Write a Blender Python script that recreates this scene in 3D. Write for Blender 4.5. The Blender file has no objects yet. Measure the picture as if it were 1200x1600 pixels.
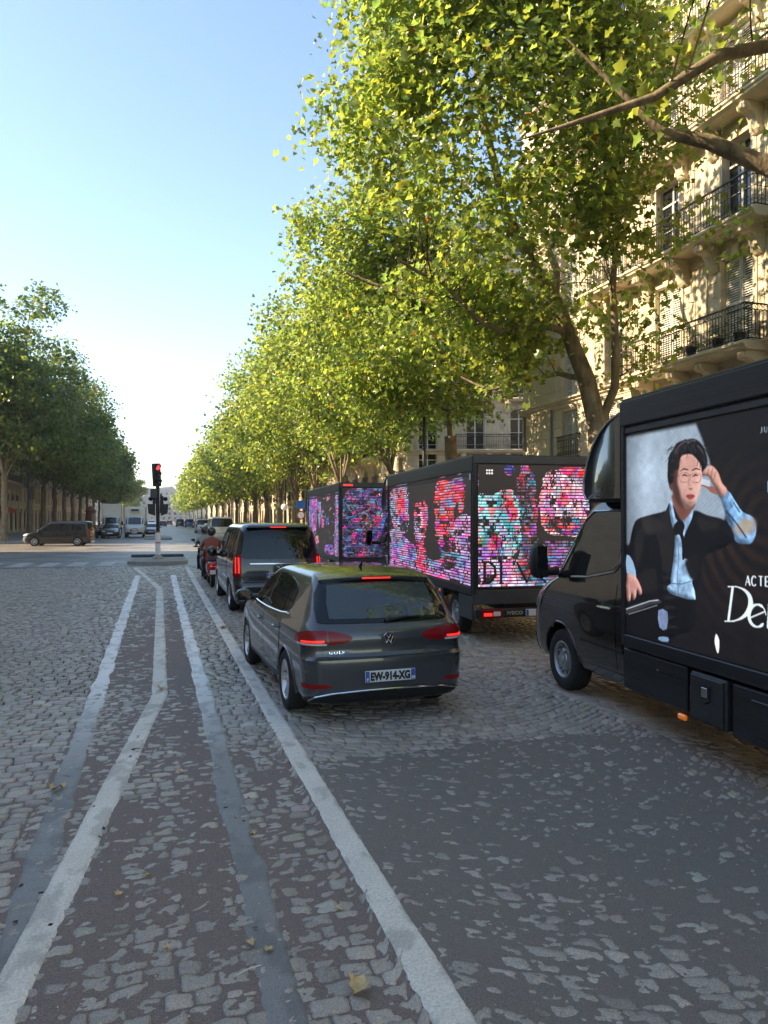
import bpy, math, random
import numpy as np
from mathutils import Vector, Matrix, Euler
R = math.radians
PI = math.pi
scene = bpy.context.scene
col = scene.collection

# ------------------------------------------------------------------ camera, light, exposure
YAW = R(17.07)
cam_d = bpy.data.cameras.new('camera'); cam = bpy.data.objects.new('camera', cam_d); col.objects.link(cam)
cam.location = (0, 0, 2.0); cam.rotation_euler = (R(90.5), 0, -YAW)
cam_d.sensor_fit = 'VERTICAL'; cam_d.sensor_height = 36; cam_d.lens = 25.875
cam_d.clip_start = .05; cam_d.clip_end = 5000
scene.camera = cam

SUN_EL = R(31); SUN_AZ = R(-80)          # azimuth from +Y (street axis), negative = towards -X (left)
world = bpy.data.worlds.new('World'); scene.world = world; world.use_nodes = True
wn = world.node_tree
bg = wn.nodes['Background']; bg.inputs['Strength'].default_value = .15
sky = wn.nodes.new('ShaderNodeTexSky'); sky.sky_type = 'NISHITA'; sky.sun_disc = False
sky.sun_elevation = SUN_EL; sky.sun_rotation = SUN_AZ
sky.air_density = 1.0; sky.dust_density = .25; sky.ozone_density = 1.5; sky.altitude = 60
hs = wn.nodes.new('ShaderNodeHueSaturation'); hs.inputs['Saturation'].default_value = 1.05
wn.links.new(sky.outputs[0], hs.inputs['Color']); wn.links.new(hs.outputs[0], bg.inputs['Color'])
sun_d = bpy.data.lights.new('sun', 'SUN'); sun = bpy.data.objects.new('sun', sun_d); col.objects.link(sun)
sun_d.energy = 4.7; sun_d.angle = R(.53); sun_d.color = (1, .83, .60)
sdir = Vector((math.sin(SUN_AZ)*math.cos(SUN_EL), math.cos(SUN_AZ)*math.cos(SUN_EL), math.sin(SUN_EL)))
sun.rotation_euler = sdir.to_track_quat('Z', 'Y').to_euler(); sun.location = (-30, 10, 60)
scene.view_settings.view_transform = 'Standard'; scene.view_settings.look = 'None'
scene.view_settings.exposure = 1.45; scene.view_settings.gamma = 1
scene.view_settings.use_white_balance = True; scene.view_settings.white_balance_temperature = 7300; scene.view_settings.white_balance_tint = 10
scene.render.film_transparent = False
try:
    scene.cycles.use_denoising = True
    scene.cycles.max_bounces = 6; scene.cycles.transparent_max_bounces = 6
    scene.cycles.caustics_reflective = False; scene.cycles.caustics_refractive = False
except Exception:
    pass

# ------------------------------------------------------------------ materials
def node(nt, t, **kw):
    n = nt.nodes.new(t)
    for k, v in kw.items():
        setattr(n, k, v)
    return n

def mat(name, c, rough=.5, metal=0, spec=.5, coat=0, emit=None, es=0, var=0, scale=6, bump=0, bscale=60, tone=False, stretch=None, bdist=.01, rvar=0):
    m = bpy.data.materials.new(name); m.use_nodes = True
    nt = m.node_tree; b = nt.nodes['Principled BSDF']
    b.inputs['Base Color'].default_value = (*c, 1); b.inputs['Roughness'].default_value = rough
    b.inputs['Metallic'].default_value = metal; b.inputs['Specular IOR Level'].default_value = spec
    b.inputs['Coat Weight'].default_value = coat; b.inputs['Coat Roughness'].default_value = .03
    if emit:
        b.inputs['Emission Color'].default_value = (*emit, 1); b.inputs['Emission Strength'].default_value = es
    tc = node(nt, 'ShaderNodeTexCoord'); vec = tc.outputs['Object']
    if stretch:
        mp = node(nt, 'ShaderNodeMapping'); mp.inputs['Scale'].default_value = stretch
        nt.links.new(vec, mp.inputs['Vector']); vec = mp.outputs[0]
    out = None
    if var:
        n = node(nt, 'ShaderNodeTexNoise'); n.inputs['Scale'].default_value = scale; n.inputs['Detail'].default_value = 6
        n.inputs['Roughness'].default_value = .65
        nt.links.new(vec, n.inputs['Vector'])
        r = node(nt, 'ShaderNodeValToRGB'); r.color_ramp.elements[0].position = .3; r.color_ramp.elements[1].position = .7
        r.color_ramp.elements[0].color = (*[x*(1-var) for x in c], 1); r.color_ramp.elements[1].color = (*[min(1, x*(1+var)) for x in c], 1)
        nt.links.new(n.outputs['Fac'], r.inputs['Fac']); out = r.outputs[0]
        if rvar:
            mr = node(nt, 'ShaderNodeMapRange'); mr.inputs[3].default_value = max(.02, rough-rvar); mr.inputs[4].default_value = min(1, rough+rvar)
            nt.links.new(n.outputs['Fac'], mr.inputs[0]); nt.links.new(mr.outputs[0], b.inputs['Roughness'])
    if tone:
        a = node(nt, 'ShaderNodeAttribute', attribute_name='tone')
        mx = node(nt, 'ShaderNodeMix', data_type='RGBA', blend_type='MULTIPLY'); mx.inputs[0].default_value = 1
        if out:
            nt.links.new(out, mx.inputs[6])
        else:
            mx.inputs[6].default_value = (*c, 1)
        nt.links.new(a.outputs['Color'], mx.inputs[7]); out = mx.outputs[2]
    if out:
        nt.links.new(out, b.inputs['Base Color'])
    if bump:
        n2 = node(nt, 'ShaderNodeTexNoise'); n2.inputs['Scale'].default_value = bscale; n2.inputs['Detail'].default_value = 5
        nt.links.new(vec, n2.inputs['Vector'])
        bp = node(nt, 'ShaderNodeBump'); bp.inputs['Strength'].default_value = bump; bp.inputs['Distance'].default_value = bdist
        nt.links.new(n2.outputs['Fac'], bp.inputs['Height']); nt.links.new(bp.outputs[0], b.inputs['Normal'])
    return m

X = {}
X['joint'] = mat('joint_dirt', (.030, .027, .024), .95, var=.4, scale=9)
X['cobble'] = mat('granite_cobble', (.395, .345, .290), .38, spec=.55, var=.55, scale=150, bump=1, bscale=190, tone=True, bdist=.006, rvar=.16)
X['asphalt'] = mat('asphalt', (.212, .181, .154), .62, var=.5, scale=170, bump=1, bscale=420, bdist=.004, rvar=.15)
X['coating'] = mat('worn_brown_coating', (.225, .172, .148), .8, var=.5, scale=140, bump=1, bscale=300, bdist=.005)
X['road_paint'] = mat('road_paint', (.79, .73, .63), .7, var=.26, scale=70, bump=.9, bscale=160, tone=True, bdist=.005)
X['grey_paint'] = mat('grey_covering_paint', (.265, .243, .215), .5, var=.3, scale=120, bump=.5, bscale=120, tone=True)
X['pavement'] = mat('pavement', (.30, .28, .26), .85, var=.2, scale=4, bump=.4, bscale=80)
X['kerb'] = mat('kerb_stone', (.33, .32, .30), .8, var=.2, scale=7, bump=.4, bscale=60)
X['paint_grey'] = mat('metallic_grey_paint', (.080, .085, .092), .26, metal=.5, coat=1)
X['paint_black'] = mat('black_paint', (.006, .0065, .008), .25, coat=1)
X['paint_brown'] = mat('dark_brown_paint', (.014, .011, .010), .25, coat=1)
X['paint_white'] = mat('white_paint', (.72, .72, .70), .35, coat=.6, var=.06, scale=2)
X['paint_cream'] = mat('cream_paint', (.62, .58, .48), .4, coat=.6)
X['paint_silver'] = mat('silver_paint', (.45, .46, .46), .3, metal=.6, coat=1)
X['paint_red'] = mat('red_paint', (.35, .012, .012), .25, coat=1)
X['paint_blue'] = mat('blue_paint', (.03, .14, .45), .4, coat=.5)
X['paint_rust'] = mat('red_brown_paint', (.24, .09, .055), .6)
X['paint_green'] = mat('grey_green_paint', (.20, .23, .20), .35, coat=1)
X['plastic'] = mat('black_plastic', (.014, .014, .015), .5, var=.2, scale=30)
X['truck_black'] = mat('satin_black_metal', (.022, .023, .026), .36, var=.5, scale=5, stretch=(1, .10, 9), rvar=.14)
X['truck_grey'] = mat('dark_grey_metal', (.05, .053, .060), .42, var=.2, scale=4, rvar=.1)
X['toolbox'] = mat('dark_box_metal', (.028, .030, .033), .55, var=.3, scale=10)
X['alu'] = mat('aluminium', (.5, .5, .5), .35, metal=.9)
X['rubber'] = mat('tyre_rubber', (.017, .017, .017), .8, var=.3, scale=20)
X['alloy'] = mat('alloy_rim', (.60, .61, .63), .3, metal=.85)
X['steel_rim'] = mat('steel_rim', (.40, .41, .42), .38, metal=.6)
X['chrome'] = mat('chrome', (.75, .76, .78), .12, metal=1)
X['glass'] = mat('tinted_glass', (.006, .008, .011), .02, spec=.55)
X['glass_blue'] = mat('clear_car_glass', (.045, .058, .062), .03, spec=.9)
X['cab_glass'] = mat('cab_glass', (.022, .024, .024), .03, spec=1.0)
X['win_glass'] = mat('window_glass', (.012, .015, .016), .04, spec=.8)
X['red_lens'] = mat('red_lens', (.26, .005, .008), .22, coat=0, spec=.45)
X['red_lit'] = mat('lit_red_lamp', (.6, .01, .01), .2, emit=(1, .035, .03), es=.55)
X['red_signal'] = mat('lit_red_signal', (.6, .01, .01), .2, emit=(1, .03, .04), es=1.2)
X['white_lens'] = mat('clear_lens', (.7, .7, .7), .15, coat=1)
X['amber'] = mat('amber_lens', (.75, .22, .02), .25, coat=1, emit=(1, .25, .02), es=.12)
X['plate'] = mat('white_plate', (.72, .73, .74), .35)
X['plate_blue'] = mat('plate_blue', (.02, .10, .42), .35)
X['ink'] = mat('black_ink', (.01, .01, .01), .5)
X['stone'] = mat('cream_limestone', (.64, .545, .40), .85, var=.16, scale=1.3, bump=.25, bscale=40, tone=False)
X['stone2'] = mat('warm_limestone', (.57, .48, .36), .85, var=.18, scale=1.1, bump=.25, bscale=40)
X['stone3'] = mat('grey_limestone', (.55, .47, .37), .9, var=.2, scale=.9)
X['zinc'] = mat('zinc_roof', (.24, .26, .29), .5, var=.15, scale=1)
X['iron'] = mat('wrought_iron', (.022, .020, .020), .5)
X['frame'] = mat('white_window_frame', (.62, .60, .55), .5)
X['shutter'] = mat('white_shutter', (.66, .63, .56), .6)
X['curtain'] = mat('curtain', (.3, .29, .27), .9)
X['shopfront'] = mat('dark_shopfront', (.03, .035, .045), .4, var=.3, scale=1)
X['awning'] = mat('red_awning', (.50, .045, .05), .8)
X['bark'] = mat('plane_bark', (.21, .165, .105), .9, var=.55, scale=5, bump=.7, bscale=14, stretch=(1, 1, .45), bdist=.03)
X['twig'] = mat('twig_bark', (.05, .038, .026), .9, var=.3, scale=8)
X['skin'] = mat('skin', (.45, .27, .19), .5)
X['cloth_dark'] = mat('dark_cloth', (.02, .022, .03), .9, var=.3, scale=20)
X['cloth_grey'] = mat('grey_green_cloth', (.30, .36, .33), .9, var=.2, scale=20)
X['cloth_white'] = mat('white_cloth', (.65, .63, .6), .9)
X['cloth_red'] = mat('red_brown_cloth', (.30, .09, .06), .9)
X['helmet'] = mat('black_helmet', (.012, .012, .014), .2, coat=1)
X['hair'] = mat('dark_hair', (.02, .014, .01), .7)
X['concrete'] = mat('concrete', (.34, .32, .29), .9, var=.2, scale=8)
X['concrete_dark'] = mat('dark_concrete', (.09, .085, .08), .9, var=.3, scale=6)
X['sign_white'] = mat('white_enamel', (.8, .8, .8), .4)
X['sign_blue'] = mat('blue_enamel', (.02, .13, .5), .4)
X['orange_band'] = mat('orange_band', (.75, .16, .05), .5)
X['dry_leaf'] = mat('dry_leaf', (.56, .41, .20), .8, var=.3, scale=30)
X['pebble'] = mat('pale_grit', (.6, .57, .5), .8)
X['far_stone'] = mat('far_pale_wall', (.26, .26, .255), .9, var=.3, scale=.1)

def leaf_mat(name, base, trans, mixf=.5, rough=.30):
    m = bpy.data.materials.new(name); m.use_nodes = True; nt = m.node_tree
    b = nt.nodes['Principled BSDF']; o = nt.nodes['Material Output']
    b.inputs['Roughness'].default_value = rough; b.inputs['Specular IOR Level'].default_value = .55
    a = node(nt, 'ShaderNodeAttribute', attribute_name='tone')
    def mul(c):
        mx = node(nt, 'ShaderNodeMix', data_type='RGBA', blend_type='MULTIPLY'); mx.inputs[0].default_value = 1
        mx.inputs[6].default_value = (*c, 1); nt.links.new(a.outputs['Color'], mx.inputs[7]); return mx.outputs[2]
    nt.links.new(mul(base), b.inputs['Base Color'])
    t = node(nt, 'ShaderNodeBsdfTranslucent'); nt.links.new(mul(trans), t.inputs['Color'])
    ms = node(nt, 'ShaderNodeMixShader'); ms.inputs[0].default_value = mixf
    nt.links.new(b.outputs[0], ms.inputs[1]); nt.links.new(t.outputs[0], ms.inputs[2]); nt.links.new(ms.outputs[0], o.inputs['Surface'])
    return m
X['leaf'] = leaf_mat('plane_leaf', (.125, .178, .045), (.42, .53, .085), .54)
X['leaf_dark'] = leaf_mat('plane_leaf_dark', (.085, .125, .038), (.25, .34, .05), .45)  # darker leaf copy: shade of the left tree row put into the colour

# ------------------------------------------------------------------ mesh helpers
def link_mesh(name, me, m, parent=None):
    o = bpy.data.objects.new(name, me); col.objects.link(o)
    if m is not None and not me.materials:
        me.materials.append(m)
    if parent is not None:
        o.parent = parent
    return o

class MB:
    def __init__(s):
        s.v = []; s.f = []
    def add(s, vs, fs):
        o = len(s.v); s.v += [tuple(p) for p in vs]; s.f += [tuple(i+o for i in f) for f in fs]
        return s
    def join(s, other, T=None):
        return s.add([T @ Vector(p) for p in other.v] if T is not None else other.v, other.f)
    def box(s, x0, x1, y0, y1, z0, z1):
        return s.add([(x0, y0, z0), (x1, y0, z0), (x1, y1, z0), (x0, y1, z0), (x0, y0, z1), (x1, y0, z1), (x1, y1, z1), (x0, y1, z1)],
                     [(0, 3, 2, 1), (4, 5, 6, 7), (0, 1, 5, 4), (1, 2, 6, 5), (2, 3, 7, 6), (3, 0, 4, 7)])
    def cbox(s, x0, x1, y0, y1, z0, z1, c=.01):
        c = min(c, (x1-x0)*.45, (y1-y0)*.45, (z1-z0)*.45)
        vs = []; idx = {}
        for ix, xx in enumerate((x0, x1)):
            for iy, yy in enumerate((y0, y1)):
                for iz, zz in enumerate((z0, z1)):
                    dx = c if ix == 0 else -c; dy = c if iy == 0 else -c; dz = c if iz == 0 else -c
                    idx[ix, iy, iz] = len(vs)
                    vs += [(xx, yy+dy, zz+dz), (xx+dx, yy, zz+dz), (xx+dx, yy+dy, zz)]
        I = lambda a, b, d, k: idx[a, b, d]+k
        fs = [(I(0,0,0,0), I(0,0,1,0), I(0,1,1,0), I(0,1,0,0)), (I(1,0,0,0), I(1,1,0,0), I(1,1,1,0), I(1,0,1,0)),
              (I(0,0,0,1), I(1,0,0,1), I(1,0,1,1), I(0,0,1,1)), (I(0,1,0,1), I(0,1,1,1), I(1,1,1,1), I(1,1,0,1)),
              (I(0,0,0,2), I(0,1,0,2), I(1,1,0,2), I(1,0,0,2)), (I(0,0,1,2), I(1,0,1,2), I(1,1,1,2), I(0,1,1,2))]
        for a in (0, 1):
            for b in (0, 1):
                fs.append((I(a,b,0,0), I(a,b,0,1), I(a,b,1,1), I(a,b,1,0)))
                fs.append((I(a,0,b,0), I(a,0,b,2), I(a,1,b,2), I(a,1,b,0)))
                fs.append((I(0,a,b,1), I(0,a,b,2), I(1,a,b,2), I(1,a,b,1)))
                for d in (0, 1):
                    fs.append((I(a,b,d,0), I(a,b,d,1), I(a,b,d,2)))
        return s.add(vs, fs)
    def tube(s, pts, r, n=8, cap=True):
        pts = [Vector(p) for p in pts]; k = len(pts)
        rs = r if isinstance(r, (list, tuple)) else [r]*k
        vs = []; up = None
        for i, p in enumerate(pts):
            d = pts[min(i+1, k-1)]-pts[max(i-1, 0)]
            d = d.normalized() if d.length > 1e-9 else Vector((0, 0, 1))
            if up is None:
                up = Vector((1, 0, 0)) if abs(d.x) < .8 else Vector((0, 1, 0))
            up = up-d*up.dot(d)
            up = up.normalized() if up.length > 1e-5 else d.orthogonal().normalized()
            a = d.cross(up)
            for j in range(n):
                t = 2*PI*j/n
                vs.append(p + a*(math.cos(t)*rs[i]) + up*(math.sin(t)*rs[i]))
        fs = []
        for i in range(k-1):
            for j in range(n):
                j2 = (j+1) % n
                fs.append((i*n+j, i*n+j2, (i+1)*n+j2, (i+1)*n+j))
        if cap:
            fs.append(tuple(range(n-1, -1, -1))); fs.append(tuple((k-1)*n+j for j in range(n)))
        return s.add(vs, fs)
    def lathe(s, prof, n=24, T=None, a0=0, a1=2*PI):
        """profile (radius, x) turned about the local x axis"""
        vs = []; full = abs(a1-a0-2*PI) < 1e-6; m = n if full else n+1
        for j in range(m):
            t = a0+(a1-a0)*j/n
            for (r, x) in prof:
                vs.append((x, r*math.cos(t), r*math.sin(t)))
        k = len(prof); fs = []
        for j in range(n):
            j2 = (j+1) % m
            for i in range(k-1):
                fs.append((j*k+i, j*k+i+1, j2*k+i+1, j2*k+i))
        if T is not None:
            vs = [T @ Vector(p) for p in vs]
        return s.add(vs, fs)
    def prism(s, poly, axis, a, b):
        """2D polygon extruded along an axis ('x': poly is (y,z); 'y': (x,z); 'z': (x,y))"""
        n = len(poly)
        def P(p, t):
            return (t, p[0], p[1]) if axis == 'x' else (p[0], t, p[1]) if axis == 'y' else (p[0], p[1], t)
        vs = [P(p, a) for p in poly]+[P(p, b) for p in poly]
        fs = [tuple(range(n)), tuple(range(2*n-1, n-1, -1))]+[(i, i+n, (i+1) % n+n, (i+1) % n) for i in range(n)]
        return s.add(vs, fs)
    def ball(s, c, r, n=12, m=8, sc=(1, 1, 1)):
        vs = [(c[0], c[1], c[2]+r*sc[2])]
        for i in range(1, m):
            t = PI*i/m
            for j in range(n):
                p = 2*PI*j/n
                vs.append((c[0]+r*sc[0]*math.sin(t)*math.cos(p), c[1]+r*sc[1]*math.sin(t)*math.sin(p), c[2]+r*sc[2]*math.cos(t)))
        vs.append((c[0], c[1], c[2]-r*sc[2])); fs = []
        for j in range(n):
            fs.append((0, 1+j, 1+(j+1) % n)); fs.append((len(vs)-1, 1+(m-2)*n+(j+1) % n, 1+(m-2)*n+j))
            for i in range(m-2):
                fs.append((1+i*n+j, 1+(i+1)*n+j, 1+(i+1)*n+(j+1) % n, 1+i*n+(j+1) % n))
        return s.add(vs, fs)
    def xf(s, T):
        s.v = [tuple(T @ Vector(p)) for p in s.v]; return s
    def mesh(s, name, smooth=None, fix=True):
        me = bpy.data.meshes.new(name); me.from_pydata(s.v, [], s.f); me.validate()
        if fix:
            import bmesh
            bm = bmesh.new(); bm.from_mesh(me); bmesh.ops.recalc_face_normals(bm, faces=bm.faces); bm.to_mesh(me); bm.free()
        if smooth is not None:
            me.shade_smooth(); me.set_sharp_from_angle(angle=R(smooth))
        return me
    def build(s, name, m, parent=None, smooth=None, fix=True):
        return link_mesh(name, s.mesh(name, smooth, fix), X[m] if isinstance(m, str) else m, parent)

def props(o, label=None, cat=None, group=None, kind=None):
    if label: o['label'] = label
    if cat: o['category'] = cat
    if group: o['group'] = group
    if kind: o['kind'] = kind
    return o
def thing(name, label, cat, loc=(0, 0, 0), rz=0, group=None):
    o = bpy.data.objects.new(name, None); col.objects.link(o); o.location = loc; o.rotation_euler = (0, 0, rz)
    o.empty_display_size = .2
    return props(o, label, cat, group)
def copy_tree(o, parent=None):
    c = o.copy(); col.objects.link(c)
    if parent is not None:
        c.parent = parent
    for ch in list(o.children):
        copy_tree(ch, c)
    return c
def inst(src, parent, T=None):
    c = src.copy(); col.objects.link(c); c.parent = parent
    if T is not None:
        c.matrix_local = T
    return c
def text_mb(txt, h, sx=1, bold=0.0, extr=.0015, sp=1.0):
    """the built-in font as mesh, in the xz plane facing -y, left-bottom at the origin, cap height h"""
    cu = bpy.data.curves.new('t', 'FONT'); cu.body = txt; cu.size = h/.7; cu.extrude = extr; cu.offset = bold; cu.resolution_u = 3; cu.space_character = sp
    ob = bpy.data.objects.new('t', cu); col.objects.link(ob)
    me = bpy.data.meshes.new_from_object(ob.evaluated_get(bpy.context.evaluated_depsgraph_get()))
    mb = MB(); mb.add([(v.co.x*sx, -v.co.z, v.co.y) for v in me.vertices], [tuple(p.vertices) for p in me.polygons])
    bpy.data.objects.remove(ob); bpy.data.curves.remove(cu); bpy.data.meshes.remove(me)
    return mb

def np_mesh(name, V, F, tone=None, smooth=False):
    """V (n,3), F (m,k) same-size faces; tone (n,3) point colours"""
    me = bpy.data.meshes.new(name); V = np.asarray(V, np.float32); F = np.asarray(F, np.int32)
    m, k = F.shape
    me.vertices.add(len(V)); me.vertices.foreach_set('co', V.ravel())
    me.loops.add(m*k); me.loops.foreach_set('vertex_index', F.ravel())
    me.polygons.add(m); me.polygons.foreach_set('loop_start', np.arange(0, m*k, k, dtype=np.int32))
    me.polygons.foreach_set('loop_total', np.full(m, k, np.int32))
    if smooth:
        me.polygons.foreach_set('use_smooth', np.ones(m, bool))
    me.update(calc_edges=True)
    if tone is not None:
        a = me.attributes.new('tone', 'FLOAT_COLOR', 'POINT')
        t = np.ones((len(V), 4), np.float32); t[:, :3] = tone
        a.data.foreach_set('color', t.ravel())
    return me

# value noise in numpy
def _hash(ix, iy, seed):
    h = (ix.astype(np.int64)*374761393 + iy.astype(np.int64)*668265263 + seed*1442695041) & 0x7fffffff
    h = ((h ^ (h >> 13))*1274126177) & 0x7fffffff
    return ((h ^ (h >> 16)) & 0xffff)/65535.0
def vnoise(x, y, seed=0):
    x = np.asarray(x, float); y = np.asarray(y, float)
    ix = np.floor(x); iy = np.floor(y); fx = x-ix; fy = y-iy
    fx = fx*fx*(3-2*fx); fy = fy*fy*(3-2*fy)
    a = _hash(ix, iy, seed); b = _hash(ix+1, iy, seed); c = _hash(ix, iy+1, seed); d = _hash(ix+1, iy+1, seed)
    return (a*(1-fx)+b*fx)*(1-fy)+(c*(1-fx)+d*fx)*fy
def fbm(x, y, seed=0, o=4):
    s = 0; a = .5
    for k in range(o):
        s = s+a*vnoise(np.asarray(x)*2**k, np.asarray(y)*2**k, seed+k*17); a *= .5
    return s/(1-.5**o)
# ------------------------------------------------------------------ ground, road, pavements
def sheet(name, x0, x1, y0, y1, z, m):
    mb = MB(); mb.add([(x0, y0, z), (x1, y0, z), (x1, y1, z), (x0, y1, z)], [(0, 1, 2, 3)])
    return props(mb.build(name, m, fix=False), kind='structure')
X['far_cobble'] = None
def cobble_far_mat():
    """far road: cobbles too small to see one by one, courses of stone in the bump and tone"""
    m = bpy.data.materials.new('distant_cobbles'); m.use_nodes = True; nt = m.node_tree; b = nt.nodes['Principled BSDF']
    tc = node(nt, 'ShaderNodeTexCoord')
    br = node(nt, 'ShaderNodeTexBrick'); br.inputs['Scale'].default_value = 1
    br.inputs['Brick Width'].default_value = .17; br.inputs['Row Height'].default_value = .125; br.inputs['Mortar Size'].default_value = .016
    br.inputs['Color1'].default_value = (.36, .325, .29, 1); br.inputs['Color2'].default_value = (.26, .235, .21, 1); br.inputs['Mortar'].default_value = (.06, .055, .05, 1)
    nt.links.new(tc.outputs['Object'], br.inputs['Vector'])
    n = node(nt, 'ShaderNodeTexNoise'); n.inputs['Scale'].default_value = .45; n.inputs['Detail'].default_value = 8
    nt.links.new(tc.outputs['Object'], n.inputs['Vector'])
    r = node(nt, 'ShaderNodeValToRGB'); r.color_ramp.elements[0].color = (.6, .58, .56, 1); r.color_ramp.elements[1].color = (1.25, 1.25, 1.25, 1)
    r.color_ramp.elements[0].position = .35; r.color_ramp.elements[1].position = .65
    nt.links.new(n.outputs[0], r.inputs[0])
    mx = node(nt, 'ShaderNodeMix', data_type='RGBA', blend_type='MULTIPLY'); mx.inputs[0].default_value = 1
    nt.links.new(br.outputs[0], mx.inputs[6]); nt.links.new(r.outputs[0], mx.inputs[7]); nt.links.new(mx.outputs[2], b.inputs['Base Color'])
    bp = node(nt, 'ShaderNodeBump'); bp.inputs['Strength'].default_value = 1; bp.inputs['Distance'].default_value = .03
    n3 = node(nt, 'ShaderNodeTexNoise'); n3.inputs['Scale'].default_value = 9
    nt.links.new(tc.outputs['Object'], n3.inputs['Vector'])
    nt.links.new(n3.outputs[0], bp.inputs['Height']); nt.links.new(bp.outputs[0], b.inputs['Normal'])
    b.inputs['Roughness'].default_value = .45
    return m
X['far_cobble'] = cobble_far_mat()
NEAR_Y = 32.6
sheet('ground', -900, 900, -300, 1500, -.12, mat('plain_ground', (.2, .19, .17), .9, var=.2, scale=.05))
XL, XR = -10.2, 9.6            # kerb lines
mb = MB(); mb.add([(XL, -40, -.022), (XR, -40, -.022), (XR, NEAR_Y, -.022), (XL, NEAR_Y, -.022)], [(0, 1, 2, 3)])
road = props(mb.build('road', 'joint', fix=False), kind='structure')
mb = MB(); mb.add([(XL, NEAR_Y, -.004), (XR, NEAR_Y, -.004), (XR, 420, -.004), (XL, 420, -.004)], [(0, 1, 2, 3)])
mb.add([(XL, NEAR_Y, -.03), (XR, NEAR_Y, -.03), (XR, NEAR_Y, -.004), (XL, NEAR_Y, -.004)], [(0, 1, 2, 3)])
props(mb.build('road', 'far_cobble', fix=False), kind='structure')
# side streets (left, crossing in the sun; right, between the two buildings)
sheet('side_street', -90, XL, 50.5, 65.5, -.004, 'far_cobble')
mb = MB(); mb.add([(XR, 31.5, -.004), (60, 20, -.004), (60, 34, -.004), (XR, 45, -.004)], [(0, 1, 2, 3)])
props(mb.build('side_street', 'far_cobble', fix=False), kind='structure')
def pavement(poly):
    mb = MB(); mb.prism(poly, 'z', -.1, .13)
    return props(mb.build('pavement', 'pavement'), kind='structure')
def kerb(pts, side):
    """kerb stones one after another along a line, each a part of the kerb"""
    pts = [Vector((*p, 0)) for p in pts]; root = None
    mb = MB()
    for a, b in zip(pts, pts[1:]):
        d = (b-a).normalized(); nrm = Vector((-d.y, d.x, 0))*side; L = (b-a).length; n = max(1, int(L/1.2))
        for i in range(n):
            p = a+d*(L*i/n); q = a+d*(L*(i+1)/n-.012)
            c = MB(); c.cbox(0, (q-p).length, 0, .28, -.05, .145, .015)
            T = Matrix(((d.x, nrm.x, 0, p.x), (d.y, nrm.y, 0, p.y), (0, 0, 1, 0), (0, 0, 0, 1)))
            mb.join(c, T)
    o = props(mb.build('kerb', 'kerb'), kind='structure')
    return o
pavement([(XR+.28, -40), (16.2, -40), (16.2, 31), (XR+.28, 31)]); kerb([(XR, -30), (XR, 31)], -1)
pavement([(XR+.28, 46), (17, 46), (17, 400), (XR+.28, 400)]); kerb([(XR, 46), (XR, 170)], -1)
pavement([(-18.5, -40), (XL-.28, -40), (XL-.28, 50), (-18.5, 50)]); kerb([(XL, 20), (XL, 50)], 1)
pavement([(-18.5, 66), (XL-.28, 66), (XL-.28, 400), (-18.5, 400)]); kerb([(XL, 66), (XL, 170)], 1)

# ---- cobblestones
def arcs(x, y):
    """right-hand lanes are laid in wide segmental arcs, the rest in straight courses"""
    P = 3.3; u = ((x-1.15)/P) % 1.0
    k = np.clip((x-1.0)/.25, 0, 1)
    return y + k*(.62*(4*(u-.5)**2) - .2) + .05*(vnoise(x*.7, y*.7, 5)-.5)
ROW = .110
rng = np.random.default_rng(4)
def visible(cx, cy, m=.6):
    z = cx*math.sin(YAW)+cy*math.cos(YAW); u = cx*math.cos(YAW)-cy*math.sin(YAW)
    return (z > 2.45) & (np.abs(u) < z*.5217+m)
rows = np.arange(.6, NEAR_Y-.12, ROW)
cc = []
for y in rows:
    xs = []; xx = XL+.05+rng.uniform(0, .15)
    while xx < XR-.2:
        w = rng.uniform(.105, .158); xs.append((xx, w)); xx += w+.008
    a = np.array(xs); c = np.column_stack([a[:, 0], a[:, 0]+a[:, 1], np.full(len(a), y), np.full(len(a), y+ROW-.009)])
    cc.append(c)
cc = np.vstack(cc)
mx_, my_ = (cc[:, 0]+cc[:, 1])/2, (cc[:, 2]+cc[:, 3])/2
vis = visible(mx_, arcs(mx_, my_))
cc = cc[vis]; mx_ = mx_[vis]; my_ = my_[vis]
dist = np.hypot(mx_, arcs(mx_, my_))
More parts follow.
